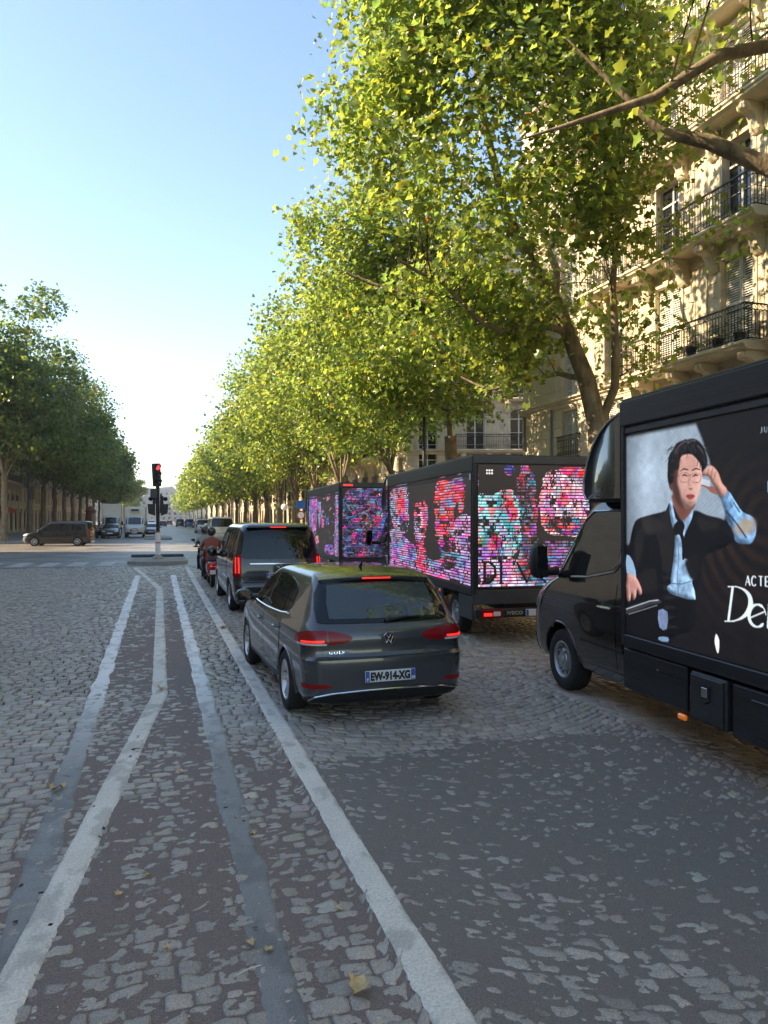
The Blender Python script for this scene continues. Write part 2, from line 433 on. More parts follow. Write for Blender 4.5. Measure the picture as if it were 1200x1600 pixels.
# cover of worn asphalt or coating over the stones, 0 bare .. 1 buried
def cover(x, y):
    n = fbm(x*1.1, y*1.1, 3); n2 = fbm(x*3.2, y*3.2, 9, 3)
    med = np.where((x > -.80) & (x < 1.04), .76+.25*(n-.5)+.35*(n2-.5), 0)
    med = med+np.where((x > -.05) & (x < 1.0), .30*np.exp(-((x-.29)/.09)**2)*np.clip((y-3.2)/.6, 0, 1), 0)
    med = med-np.where(y < 4.2, .10, 0)*np.clip((4.2-y)/1.2, 0, 1)
    lx = -.89+.118*(y-1)
    med = med+.42*np.exp(-((x-lx-.2)/.10)**2)*(y < 5.5)
    med = med*np.clip((30-y)/18, .55, 1)*np.where((x > .6) & (x < 1.04), np.clip((8.5-y)/2.2, .0, 1), 1)
    left = np.where(x <= -.80, (.56+.4*(n-.5)+.2*(n2-.5))*np.clip((7.4-y)/3.0, 0, 1)*np.clip((x+3.4)/1.2, 0, 1), 0)
    edge = 6.35+.5*(n-.5)*2
    rgt = np.where(x >= 1.04, np.clip((edge-y)/.55, 0, 1)*np.clip(1.75-((x-2.25)/2.2)**2*np.where(x > 2.2, 1, .45)-((y-4.9)/2.6)**2*.75, .0, 1.15), 0)
    rgt = np.where(x >= 1.04, np.where(rgt > 0, np.clip(rgt+.42*(n-.5)+.25*(n2-.5)-.12, .0, 1), 0), 0)
    rgt = np.maximum(rgt, np.where((x > 1.04) & (y < 3.6), .50+.3*(n-.5), 0)*np.clip((4.2-y), 0, 1))
    rgt = np.maximum(rgt, np.where((x > 4.7) & (y < 6.6), .47*np.clip((x-4.7)/.4, 0, 1)*(.8+.4*n), 0))
    return np.clip(med+left+rgt, 0, 1)

cobble_tone = lambda k: np.clip(rng.normal(1, .13, k), .6, 1.4)
def stone_mesh(rect, K, name):
    """rect (n,4) in course space; K x K domed top plus sides, warped into the arcs"""
    n = len(rect); g = np.linspace(0, 1, K)
    gu, gv = np.meshgrid(g, g)                      # K*K
    gu = gu.ravel(); gv = gv.ravel()
    jit = rng.uniform(-.006, .006, (n, 4))
    x0 = rect[:, 0]+jit[:, 0]; x1 = rect[:, 1]+jit[:, 1]; y0 = rect[:, 2]+jit[:, 2]; y1 = rect[:, 3]+jit[:, 3]
    sk = rng.uniform(-.10, .10, n)
    px = x0[:, None]+(x1-x0)[:, None]*gu; py = y0[:, None]+(y1-y0)[:, None]*gv
    # rounded corners: pull the corner points in
    cu = np.abs(gu-.5)*2; cv = np.abs(gv-.5)*2
    pull = np.where((cu > .99) & (cv > .99), .10, 0)
    px = px+(((x0+x1)/2)[:, None]-px)*pull; py = py+(((y0+y1)/2)[:, None]-py)*pull
    py = py+sk[:, None]*(px-((x0+x1)/2)[:, None])
    amp = .007+.019*np.clip(cover((x0+x1)/2, arcs((x0+x1)/2, (y0+y1)/2))*2.2, 0, 1)
    h = rng.normal(0, .0026, n)[:, None]+rng.normal(0, .02, n)[:, None]*(gu-.5)*.35+rng.normal(0, .02, n)[:, None]*(gv-.5)*.3
    top = h-.0050*np.maximum(cu, cv)**6+(fbm(px*27, py*30, 21, 3)-.5)*amp[:, None]
    wy = arcs(px, py)
    V = np.stack([px, wy, top], -1).reshape(n, K*K, 3)
    ring = [j for j in range(K)]+[i*K+K-1 for i in range(1, K)]+[(K-1)*K+j for j in range(K-2, -1, -1)]+[i*K for i in range(K-2, 0, -1)]
    m = len(ring)
    low = V[:, ring, :].copy(); low[:, :, 2] = -.03
    ctr = V.mean(1, keepdims=True); low[:, :, :2] += (ctr[:, :, :2]-low[:, :, :2])*-.04
    VV = np.concatenate([V, low], 1); nv = K*K+m
    fs = [(i*K+j, i*K+j+1, (i+1)*K+j+1, (i+1)*K+j) for i in range(K-1) for j in range(K-1)]
    fs += [(ring[(j+1) % m], ring[j], K*K+j, K*K+(j+1) % m) for j in range(m)]
    return VV, np.array(fs), nv
order = np.argsort(dist)
near_idx = order[:300]; mid_idx = order[300:][dist[order[300:]] < 9.0]; far_idx = order[300:][dist[order[300:]] >= 9.0]
def tones(idx, nv):
    t = cobble_tone(len(idx)); w = rng.normal(0, .03, (len(idx), 3))
    return np.repeat(t[:, None]*(1+w), nv, axis=0)
for idx, K in ((mid_idx, 6), (far_idx, 2)):
    V, F, nv = stone_mesh(cc[idx], K, 'c')
    F = (F[None]+(np.arange(len(idx))*nv)[:, None, None]).reshape(-1, 4)
    me = np_mesh('cobblestones', V.reshape(-1, 3), F, tones(idx, nv), smooth=False)
    o = link_mesh('cobblestones', me, X['cobble'], road); o['kind'] = 'stuff'
V, F, nv = stone_mesh(cc[near_idx], 9, 'c')
tn = cobble_tone(300)
for i in range(300):
    c = V[i].mean(0); c[2] = 0
    me = np_mesh('cobblestone', V[i]-c, F, np.tile(np.full(3, tn[i]), (nv, 1)))
    o = link_mesh('cobblestone', me, X['cobble'], road); o.location = c

# ---- sheets of worn asphalt and brown coating that let the higher stone tops through
def cover_sheet(name, x0, x1, y0, y1, step, m, lo=.08):
    nx = int((x1-x0)/step)+1; ny = int((y1-y0)/step)+1
    gx, gy = np.meshgrid(np.linspace(x0, x1, nx), np.linspace(y0, y1, ny))
    c = cover(gx, gy)
    z = -.017+.021*np.clip(c, 0, 1)+(fbm(gx*13, gy*13, 31, 4)-.5)*.013+(fbm(gx*2.3, gy*2.3, 37, 2)-.5)*.006
    zb = np.where(c > .93, np.maximum(z, .002), z)
    z = zb
    vi = np.arange(nx*ny).reshape(ny, nx)
    keep = (np.minimum(c[:-1, :-1], c[1:, 1:]) > lo) & visible(gx[:-1, :-1], gy[:-1, :-1])
    q = np.stack([vi[:-1, :-1], vi[:-1, 1:], vi[1:, 1:], vi[1:, :-1]], -1)[keep]
    used = np.unique(q); mp = np.full(nx*ny, -1); mp[used] = np.arange(len(used))
    V = np.stack([gx.ravel(), gy.ravel(), z.ravel()], -1)[used]
    me = np_mesh(name, V, mp[q], smooth=True)
    return props(link_mesh(name, me, X[m]), kind='structure')
cover_sheet('brown_road_coating', -3.4, 1.10, 1.2, 6.6, .018, 'coating')
cover_sheet('brown_road_coating', -.80, 1.10, 6.6, 26.0, .035, 'coating')
cover_sheet('asphalt_patch', 1.09, 6.4, 1.2, 6.9, .02, 'asphalt')

# ---- painted lines, thick coats that follow the stones
def ribbon(name, pts, w, m, z=.0075, ragged=.012, seed=1, step=.022, chips=.0, n=10, tone=None):
    pts = [np.array(p, float) for p in pts]
    P = []; D = []
    for a, b in zip(pts, pts[1:]):
        L = np.linalg.norm(b-a); k = max(2, int(L/step)); t = np.linspace(0, 1, k, endpoint=False)[:, None]
        P.append(a+(b-a)*t); D.append(np.tile((b-a)/L, (k, 1)))
    P.append(pts[-1][None]); D.append(D[-1][-1:]); P = np.vstack(P); D = np.vstack(D)
    # soften kinks
    Nn = np.stack([D[:, 1], -D[:, 0]], -1)
    for _ in range(6):
        Nn[1:-1] = (Nn[:-2]+2*Nn[1:-1]+Nn[2:])/4
    Nn /= np.linalg.norm(Nn, axis=1)[:, None]
    s = np.arange(len(P))*step
    wl = w/2+ragged*(fbm(s*3.1, s*0+1, seed, 4)-.5)*2; wr = w/2+ragged*(fbm(s*3.1, s*0+9, seed+5, 4)-.5)*2
    t = np.linspace(-1, 1, n)
    off = np.where(t[None] < 0, t[None]*wl[:, None], t[None]*wr[:, None])
    G = P[:, None, :]+Nn[:, None, :]*off[..., None]
    x, y = G[..., 0], G[..., 1]
    # follow the joints a little
    zz = z+(fbm(x*9, y*9, 41, 3)-.5)*.006
    fr_ = ((y-.6)/ROW) % 1.0; zz = zz-.008*np.exp(-(np.minimum(fr_, 1-fr_)*ROW/.011)**2)*np.clip(1.25-cover(x, y)*1.1, .15, 1)
    zz[:, 0] -= .014; zz[:, -1] -= .014
    V = np.stack([x, y, zz], -1).reshape(-1, 3)
    k = len(P); vi = np.arange(k*n).reshape(k, n)
    q = np.stack([vi[:-1, :-1], vi[:-1, 1:], vi[1:, 1:], vi[1:, :-1]], -1)
    cx = (x[:-1, :-1]+x[1:, 1:])/2; cy = (y[:-1, :-1]+y[1:, 1:])/2
    keep = fbm(cx*24, cy*16, seed+3, 3) > (chips(cx, cy) if callable(chips) else chips)
    q = q[keep]
    tv = np.ones((len(V), 3))*(.92+.2*(fbm(V[:, 0]*3, V[:, 1]*3, seed+8, 4)-.4))[:, None]
    if tone is not None:
        tv = tv*tone(V[:, 0], V[:, 1])
    dirt = np.clip((fbm(V[:, 0]*9, V[:, 1]*6, seed+12, 5)-.52)*4, 0, .5)
    tv = tv*(1-dirt*.55)[:, None]
    me = np_mesh(name, V, q, tv, smooth=True)
    return props(link_mesh(name, me, X[m]), kind='structure')
ribbon('white_lane_line', [(1.13, .8), (1.13, 31.5)], .175, 'road_paint', z=.0125, ragged=.006, seed=3, chips=lambda x, y: .08+.10*np.exp(-((y-7.5)/1.5)**2))
ribbon('white_lane_line', [(-.91, .8), (-.444, 4.72), (.024, 8.74), (.06, 21.85), (-.86, 31.3)], .175, 'road_paint', z=.0135, ragged=.007, seed=7, chips=lambda x, y: .10+.14*np.exp(-((y-6.3)/1.6)**2))
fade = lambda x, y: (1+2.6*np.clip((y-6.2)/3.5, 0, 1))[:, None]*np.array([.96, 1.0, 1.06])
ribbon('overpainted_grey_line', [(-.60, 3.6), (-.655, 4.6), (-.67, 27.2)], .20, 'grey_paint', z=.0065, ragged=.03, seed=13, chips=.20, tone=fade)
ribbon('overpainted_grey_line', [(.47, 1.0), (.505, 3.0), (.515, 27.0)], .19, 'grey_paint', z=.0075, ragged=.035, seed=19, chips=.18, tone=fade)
# crossing bars
for i in range(5):
    xx = -6.9+i*1.17
    ribbon('crossing_bar', [(xx, 33.2), (xx+.1, 36.2)], .72, 'grey_paint', z=.004, ragged=.03, seed=30+i, chips=.25, n=14, tone=lambda x, y: np.full((len(x), 1), 2.0))
for i in range(6):
    xx = 2.0+i*1.17
    ribbon('crossing_bar', [(xx, 33.2), (xx+.1, 36.2)], .72, 'grey_paint', z=.004, ragged=.03, seed=40+i, chips=.25, n=14, tone=lambda x, y: np.full((len(x), 1), 2.0))
# ------------------------------------------------------------------ vehicles
def pchip(xs, ys):
    n = len(xs); h = [xs[i+1]-xs[i] for i in range(n-1)]; d = [(ys[i+1]-ys[i])/h[i] for i in range(n-1)]
    m = [d[0]]+[0 if d[i-1]*d[i] <= 0 else 2*d[i-1]*d[i]/(d[i-1]+d[i]) for i in range(1, n-1)]+[d[-1]]
    def f(x):
        if x <= xs[0]: return ys[0]
        if x >= xs[-1]: return ys[-1]
        i = 0
        while x > xs[i+1]: i += 1
        t = (x-xs[i])/h[i]
        return (1+2*t)*(1-t)**2*ys[i]+t*(1-t)**2*h[i]*m[i]+t*t*(3-2*t)*ys[i+1]+t*t*(t-1)*h[i]*m[i+1]
    return f

class Shell:
    """car body as stacked plan outlines: for every height z the rear end, front end, half width and corner radii"""
    def __init__(s, table, bow_r=.05, bow_f=.08, taper=.04):
        z = [r[0] for r in table]; s.fs = [pchip(z, [r[k] for r in table]) for k in range(1, 6)]
        s.z0, s.z1 = z[0], z[-1]; s.bow_r, s.bow_f, s.taper = bow_r, bow_f, taper
        s.y0 = min(r[1] for r in table); s.y1 = max(r[2] for r in table)
    def prm(s, z):
        return [f(z) for f in s.fs]
    def fin(s, x, y, z, p):
        yr, yf, w, rr, rf = p
        a = abs(x)/w
        if y <= yr+rr: y2 = y-s.bow_r*(1-a*a)
        elif y >= yf-rf: y2 = y+s.bow_f*(1-a*a)
        else: y2 = y
        c = (s.y0+s.y1)/2; hl = (s.y1-s.y0)/2
        return Vector((x*(1-s.taper*abs((y-c)/hl)**2.5), y2, z))
    def side(s, y, z):
        p = s.prm(z); yr, yf, w, rr, rf = p
        if y < yr+rr: t = min(1, (yr+rr-y)/rr); x = w-rr+rr*math.sqrt(max(0, 1-t*t))
        elif y > yf-rf: t = min(1, (y-(yf-rf))/rf); x = w-rf+rf*math.sqrt(max(0, 1-t*t))
        else: x = w
        return s.fin(x, y, z, p)
    def rear(s, x, z):
        p = s.prm(z); yr, yf, w, rr, rf = p; a = abs(x)
        y = yr if a <= w-rr else yr+rr-rr*math.sqrt(max(0, 1-min(1, (a-(w-rr))/rr)**2))
        return s.fin(x, y, z, p)
    def front(s, x, z):
        p = s.prm(z); yr, yf, w, rr, rf = p; a = abs(x)
        y = yf if a <= w-rf else yf-rf+rf*math.sqrt(max(0, 1-min(1, (a-(w-rf))/rf)**2))
        return s.fin(x, y, z, p)
    def peri(s, q, z):
        """q = distance along the outline from the rear centre, right half"""
        p = s.prm(z); yr, yf, w, rr, rf = p; sg = 1 if q >= 0 else -1; q = abs(q)
        if q <= w-rr: x, y = q, yr
        elif q <= w-rr+rr*PI/2:
            t = (q-(w-rr))/rr; x = w-rr+rr*math.sin(t); y = yr+rr-rr*math.cos(t)
        else: x, y = w, yr+rr+(q-(w-rr)-rr*PI/2)
        return s.fin(x*sg, y, z, p)
    def loop(s, z, ny):
        p = s.prm(z); yr, yf, w, rr, rf = p; pts = []
        for i in range(7): pts.append((w-rr)*i/6) if False else None
        L = []
        for i in range(6): L.append(((w-rr)*i/6, yr))
        for i in range(7):
            t = PI/2*i/6; L.append((w-rr+rr*math.sin(t), yr+rr-rr*math.cos(t)))
        a, b = yr+rr, yf-rf
        for i in range(1, ny): L.append((w, a+(b-a)*i/ny))
        for i in range(7):
            t = PI/2*i/6; L.append((w-rf+rf*math.cos(t), yf-rf+rf*math.sin(t)))
        for i in range(5, -1, -1): L.append(((w-rf)*i/6, yf))
        full = L+[(-x, y) for x, y in L[-2:0:-1]]
        return [s.fin(x, y, z, p) for x, y in full]
    def body(s, zs, ny, arches):
        """arches: (y, z, r). Returns MB of the skin with wheel openings"""
        mb = MB(); rings = [s.loop(z, ny) for z in zs]; n = len(rings[0])
        vs = [p for r in rings for p in r]
        for (ya, za, ra) in arches:
            for p in vs:
                d = math.hypot(p.y-ya, p.z-za)
                if abs(p.x) > .5 and abs(d-ra) < .045 and d > 1e-6 and abs(p.x) > .55:
                    p.y = ya+(p.y-ya)/d*ra; p.z = za+(p.z-za)/d*ra
        fs = []
        for i in range(len(zs)-1):
            for j in range(n):
                f = (i*n+j, i*n+(j+1) % n, (i+1)*n+(j+1) % n, (i+1)*n+j)
                c = sum((vs[k] for k in f), Vector())/4
                if any(abs(c.x) > .5 and math.hypot(c.y-ya, c.z-za) < ra for ya, za, ra in arches): continue
                fs.append(f)
        fs.append(tuple(range(n-1, -1, -1))); fs.append(tuple((len(zs)-1)*n+j for j in range(n)))
        return mb.add(vs, fs)
    def patch(s, mb, fn, cols, rows=4, off=.004, thick=.012, sx=1, sub=1):
        """cols: (a, zlow, zhigh) in order; fn maps (a, z) to the skin; a thin panel proud of the skin"""
        if sub > 1:
            c2 = []
            for p, q in zip(cols, cols[1:]):
                for k in range(sub):
                    t = k/sub; c2.append(tuple(p[i]+(q[i]-p[i])*t for i in range(3)))
            cols = c2+[cols[-1]]
        n = len(cols); e = 1e-3; V = []; W = []
        for a, zl, zh in cols:
            for k in range(rows+1):
                z = zl+(zh-zl)*k/rows
                p = fn(a, z); da = fn(a+e, z)-fn(a-e, z); dz = fn(a, z+e)-fn(a, z-e)
                nn = da.cross(dz)
                nn = nn.normalized() if nn.length > 1e-12 else Vector((0, 0, 1))
                cen = Vector((0, (s.y0+s.y1)/2, .6))
                if nn.dot(p-Vector((0, max(min(p.y, s.y1-1), s.y0+1), .7))) < 0: nn = -nn
                V.append(p+nn*off); W.append(p-nn*thick)
        if sx < 0:
            V = [Vector((-p.x, p.y, p.z)) for p in V]; W = [Vector((-p.x, p.y, p.z)) for p in W]
        m = rows+1; fs = [(i*m+k, (i+1)*m+k, (i+1)*m+k+1, i*m+k+1) for i in range(n-1) for k in range(rows)]
        N = len(V); bd = [i*m for i in range(n)]+[(n-1)*m+k for k in range(1, m)]+[i*m+rows for i in range(n-2, -1, -1)]+[k for k in range(rows-1, 0, -1)]
        fs += [(bd[i], bd[(i+1) % len(bd)], bd[(i+1) % len(bd)]+N, bd[i]+N) for i in range(len(bd))]
        mb.add(V+W, fs); return mb

def tyre_mb(r, w, rr):
    return MB().lathe([(rr-.005, -w*.46), (rr+.02, -w*.5), (r-.03, -w*.5), (r-.008, -w*.42), (r, -w*.3), (r, w*.3), (r-.008, w*.42), (r-.03, w*.5), (rr+.02, w*.5), (rr-.005, w*.46)], 40)
def alloy_mb(rr, w):
    """ten paired spokes with a hub; outer side towards -x"""
    mb = MB().lathe([(rr, -w*.46), (rr-.018, -w*.48), (rr-.03, -w*.40), (rr-.04, w*.3)], 40)
    mb.lathe([(.0, -w*.36), (.030, -w*.36), (.034, -w*.33), (.075, -w*.32), (.08, -w*.1)], 20)
    for k in range(5):
        for d in (-.17, .17):
            t = 2*PI*k/5+d
            c, s_ = math.cos(t), math.sin(t); hw = .019
            def Q(r, o, x): return (x, r*c-o*s_, r*s_+o*c)
            v = []
            for r, x, h in ((.06, -w*.30, hw*1.2), (rr*.6, -w*.37, hw), (rr-.02, -w*.44, hw*.8)):
                v += [Q(r, -h, x+.02), Q(r, -h*.5, x), Q(r, h*.5, x), Q(r, h, x+.02)]
            mb.add(v, [(i+a, i+a+1, i+a+5, i+a+4) for i in (0, 4) for a in range(3)])
    return mb
def steel_mb(rr, w, deep=.0):
    """steel wheel with a ring of round ventilation holes, and its bolted hub"""
    mb = MB().lathe([(rr, -w*.47), (rr-.016, -w*.49), (rr-.028, -w*.42), (rr-.034, -w*.25)], 40)
    n = 12; r1, r2 = rr*.66, rr-.034
    rm = (r1+r2)/2; hr = .026; x = -w*.30
    for k in range(n):
        t0 = 2*PI*k/n; dt = 2*PI/n
        out = []
        for j in range(16):
            a = 2*PI*j/16; out.append((rm+hr*math.cos(a), t0+dt/2+hr*math.sin(a)/rm))
        sq = []
        for j in range(16):
            a = 2*PI*j/16; ca, sa = math.cos(a), math.sin(a); k2 = 1/max(abs(ca), abs(sa))
            sq.append((rm+(r2-r1)/2*ca*k2, t0+dt/2+dt/2*sa*k2))
        P = lambda q, xx: (xx-(q[0]-rm)*.35, q[0]*math.cos(q[1]), q[0]*math.sin(q[1]))
        v = [P(q, x) for q in sq]+[P(q, x) for q in out]+[P(q, x+.03) for q in out]
        mb.add(v, [(j, (j+1) % 16, 16+(j+1) % 16, 16+j) for j in range(16)]+[(16+j, 16+(j+1) % 16, 32+(j+1) % 16, 32+j) for j in range(16)])
    mb.lathe([(r1, x+.03), (r1-.01, -w*.34), (rr*.45, -w*.40), (rr*.42, -w*.46), (rr*.2, -w*.47), (rr*.18, -w*.56), (0, -w*.57)], 32)
    for k in range(6):
        t = 2*PI*k/6; mb.lathe([(.014, 0), (.014, -.03), (0, -.03)], 6, Matrix.Translation((-w*.38, rr*.52*math.cos(t), rr*.52*math.sin(t))))
    return mb
def add_wheel(root, x, y, r, w, rr, rimf, rimmat, outer=-1, meshes={}):
    key = (r, w, rr, rimf.__name__, rimmat)
    if key not in meshes:
        b = MB().lathe([(rr-.04, 0), (0, 0)], 24)
        meshes[key] = (tyre_mb(r, w, rr).mesh('tyre', 40), rimf(rr, w).mesh('rim', 35, True), b.mesh('brake_disc', 40))
    wh = bpy.data.objects.new('wheel', None); col.objects.link(wh); wh.parent = root; wh.location = (x, y, r)
    wh.empty_display_size = .1
    if outer > 0: wh.rotation_euler = (0, 0, PI)
    for me, nm, mm in zip(meshes[key], ('tyre', 'rim', 'brake_disc'), ('rubber', rimmat, 'plastic')):
        link_mesh(nm, me, X[mm], wh)
    return wh

def plate(root, x, y, z, w, txt, side_txt, rot=0, tilt=0):
    """French plate: white with two blue ends"""
    T = Matrix.Translation((x, y, z)) @ Matrix.Rotation(rot, 4, 'Z') @ Matrix.Rotation(tilt, 4, 'X')
    h = w*.2115
    p = MB().cbox(-w/2, w/2, -.004, .004, -h/2, h/2, .003).xf(T).build('licence_plate', 'plate', root)
    for xa, xb in ((-w/2+.004, -w/2+w*.085), (w/2-w*.085, w/2-.004)): MB().box(xa, xb, -.0062, -.0035, -h/2+.004, h/2-.004).xf(T).build('plate_end', 'plate_blue', p)
    t = text_mb(txt, h*.66, sx=.80 if len(txt) > 6 else .8, bold=.006)
    xs = [v[0] for v in t.v]; k = (w*.79)/(max(xs)-min(xs)); mnx = min(xs)
    t.v = [((v[0]-mnx)*k-w*.395, v[1]-.0062, v[2]-h*.33) for v in t.v]; t.xf(T).build('lettering', 'ink', p)
    t = text_mb('F', h*.22, bold=.002); t.v = [(v[0]-w/2+w*.03, v[1]-.0078, v[2]-h*.36) for v in t.v]
    t2 = text_mb(side_txt, h*.24, bold=.002); t2.v = [(v[0]+w/2-w*.077, v[1]-.0078, v[2]-h*.38) for v in t2.v]
    t.xf(T).build('lettering', 'plate', p); t2.xf(T).build('lettering', 'plate', p)
    return p

def arch_trim(S, mb, liner, ya, za, ra, x_in=.35):
    for sx in (-1, 1):
        pts = []; a0, a1 = -.25, PI+.25
        for i in range(25):
            t = a0+(a1-a0)*i/24; y, z = ya+(ra+.004)*math.cos(t), za+(ra+.004)*math.sin(t)
            if z < S.z0+.01: continue
            p = S.side(y, z); pts.append((sx*(p.x-.002), p.y, p.z))
        mb.append(MB().tube(pts, .014, 6)); li1 = MB(); liner.append(li1)
        v = []; m = len(pts)
        for p in pts: v += [p, (p[0]-sx*x_in, p[1], p[2])]
        li1.add(v, [(2*i, 2*i+1, 2*i+3, 2*i+2) for i in range(m-1)])
        li1.add([(p[0]-sx*x_in, p[1], p[2]) for p in pts], [tuple(range(m))])

def door_panel(root, S, cols, sx, m, handle=None, rows=8, name='door', sub=3, hm=None):
    mb = MB(); S.patch(mb, S.side, cols, rows, .005, .012, sx, sub)
    d = mb.build(name, m, root, 30)
    if handle:
        y, z = handle; h = MB()
        p0, p1 = S.side(y-.09, z), S.side(y+.09, z)
        h.tube([(sx*(p0.x-.002), p0.y, p0.z), (sx*(p0.x+.030), p0.y+.03, p0.z+.003), (sx*(p1.x+.034), p1.y-.05, p1.z+.003), (sx*(p1.x-.002), p1.y, p1.z)], [.012, .014, .014, .012], 8)
        h.build('handle', hm or m, d, 40)
    return d

# ---------------------------------------------------------------- grey hatchback
def build_hatchback(name, label, loc, rz, m='paint_grey', badge=True):
    root = thing(name, label, 'car', loc, rz)
    S = Shell([(.19, -1.99, 1.98, .80, .17, .30), (.25, -2.06, 2.04, .860, .17, .32), (.33, -2.095, 2.08, .878, .17, .34), (.46, -2.105, 2.10, .888, .17, .36), (.58, -2.11, 2.10, .897, .165, .38),
               (.635, -2.105, 2.07, .899, .16, .40), (.660, -2.060, 2.05, .899, .155, .42), (.72, -2.045, 2.00, .898, .15, .44), (.80, -2.045, 1.88, .896, .15, .46), (.88, -2.030, 1.60, .886, .145, .46), (.945, -1.985, 1.22, .862, .13, .40),
               (.985, -1.945, 1.02, .838, .12, .36), (1.10, -1.87, .80, .790, .11, .30), (1.22, -1.785, .58, .735, .10, .26), (1.33, -1.69, .36, .684, .09, .22),
               (1.38, -1.62, .22, .655, .09, .20), (1.42, -1.52, .06, .615, .09, .20), (1.448, -1.36, -.14, .54, .10, .2), (1.468, -1.10, -.36, .38, .10, .15)], .05, .10, .075)
    zs = [.19, .22, .25, .29, .33, .38, .43, .48, .53, .58, .61, .635, .65, .665, .69, .72, .76, .80, .84, .88, .915, .945, .97, .99, 1.04, 1.10, 1.16, 1.22, 1.28, 1.33, 1.36, 1.38, 1.40, 1.42, 1.435, 1.448, 1.458, 1.468]
    WY = (1.30, -1.32); WR = .335
    S.body(zs if badge else zs[::2]+zs[-1:], 70 if badge else 30, [(WY[0], .325, WR), (WY[1], .325, WR)]).build('body', m, root, 28)
    tr = []; li = []
    for ya in WY: arch_trim(S, tr, li, ya, .325, WR)
    [q.build('arch_lip', m, root, 40) for q in tr]; [q.build('wheel_arch', 'plastic', root) for q in li]
    for sx in (-1, 1):
        for ya in WY: add_wheel(root, sx*.775, ya, .316, .205, .212, alloy_mb, 'alloy', sx)
        # doors
        door_panel(root, S, [(.93, .36, .93), (.90, .32, .955), (.5, .31, .95), (-.12, .31, .955), (-.14, .31, .955)], sx, m, (-.0, .80), hm='chrome' if False else m)
        door_panel(root, S, [(-.155, .31, .955), (-.6, .31, .958), (-.90, .33, .96), (-1.0, .52, .965), (-1.06, .66, .965)], sx, m, (-.90, .82))
        # side glass
        g = MB(); S.patch(g, S.side, [(.86, .985, .99), (.62, .972, 1.10), (.36, .970, 1.235), (.12, .970, 1.315), (-.12, .972, 1.352)], 6, .006, .01, sx, 3); g.build('side_window', 'glass', root, 30)
        g = MB(); S.patch(g, S.side, [(-.17, .974, 1.356), (-.5, .98, 1.362), (-.8, .985, 1.345), (-.97, .99, 1.322)], 6, .006, .01, sx, 3); g.build('side_window', 'glass', root, 30)
        g = MB(); S.patch(g, S.side, [(-.995, .992, 1.316), (-1.12, 1.0, 1.29), (-1.22, 1.03, 1.255), (-1.30, 1.09, 1.19)], 6, .006, .01, sx, 2); g.build('side_window', 'glass', root, 30)
        cp = [S.side(y_, z_)+Vector((.009, 0, .0)) for y_, z_ in [(.86, .972), (.6, .962), (.2, .958), (-.2, .958), (-.6, .966), (-.95, .976), (-1.20, .996)]]
        MB().tube([(sx*q_.x, q_.y, q_.z) for q_ in cp], .0095, 6).build('chrome_strip', 'chrome', root, 40)
        g = MB(); S.patch(g, S.side, [(.93, .285, .305), (-.95, .285, .305)], 1, .012, .008, sx, 20); g.build('sill_trim', 'plastic', root)
        # mirror
        mm = MB(); mm.ball((sx*1.005, .70, 1.005), .115, 16, 10, (1.0, .62, .72)); mb_ = mm.build('mirror', m, root, 50)
        k = MB(); k.tube([(sx*.83, .74, .965), (sx*.95, .72, .965)], [.035, .025], 8); k.build('mirror_arm', 'plastic', mb_)
        k = MB(); k.cbox(sx*1.005-.085, sx*1.005+.085, .615, .632, .945, 1.062, .03); k.build('mirror_glass', 'glass', mb_)
        # tail light: outer piece on the flank corner, inner piece on the tailgate, both with a lit bar
        def sgn(q): return q
        z = lambda q: q
        lt = MB(); S.patch(lt, S.peri, [(.655, .775, .905), (.76, .768, .908), (.86, .765, .905), (.98, .775, .885), (1.06, .785, .868), (1.12, .80, .85)], 5, .012, .02, sx, 4)
        tl = lt.build('tail_light', 'red_lens', root, 40)
        bar = MB(); S.patch(bar, S.peri, [(.69, .800, .820), (.93, .802, .820)], 1, .017, .002, sx, 8); bar.build('lit_bar', 'red_lit', tl, 40)
        bar = MB(); S.patch(bar, S.peri, [(.665, .772, .790), (1.03, .782, .798)], 1, .0165, .002, sx, 8); bar.build('clear_strip', 'white_lens', tl, 40)
        lt = MB(); S.patch(lt, S.peri, [(.39, .828, .836), (.42, .80, .862), (.50, .782, .882), (.58, .776, .896), (.645, .774, .903)], 5, .012, .02, sx, 4)
        tl2 = lt.build('tail_light', 'red_lens', root, 40)
        # reflector in the bumper
        lt = MB(); S.patch(lt, S.peri, [(.62, .385, .392), (.70, .368, .412), (.96, .366, .41), (1.0, .38, .395)], 2, .008, .01, sx, 3); lt.build('reflector', 'red_lens', root, 40)
    # tailgate panel with a slight crease, rear window, spoiler
    tg = MB(); S.patch(tg, S.rear, [(-.70, .685, .93), (-.64, .655, .944), (-.4, .650, .948), (0, .648, .95), (.4, .650, .948), (.64, .655, .944), (.70, .685, .93)], 8, .007, .012, 1, 4)
    tgate = tg.build('tailgate', m, root, 25)
    cr = MB(); S.patch(cr, S.rear, [(-.40, .806, .815), (.40, .806, .815)], 1, .012, .008, 1, 14); cr.build('crease', m, tgate, 30)
    rw = MB(); S.patch(rw, S.rear, [(-.735, .985, 1.10), (-.70, .972, 1.24), (-.62, .966, 1.352), (-.3, .962, 1.362), (0, .961, 1.364), (.3, .962, 1.362), (.62, .966, 1.352), (.70, .972, 1.24), (.735, .985, 1.10)], 8, .006, .012, 1, 3)
    rwin = rw.build('rear_window', 'glass', root, 30)
    rb = MB(); S.patch(rb, S.rear, [(-.60, 1.01, 1.15), (-.555, 1.005, 1.32), (0, 1.0, 1.335), (.555, 1.005, 1.32), (.60, 1.01, 1.15)], 8, .0085, .001, 1, 8); rb.build('clear_glass', 'glass_blue', rwin, 30)
    wp = MB(); a, b = S.rear(.02, .985), S.rear(.40, 1.01)
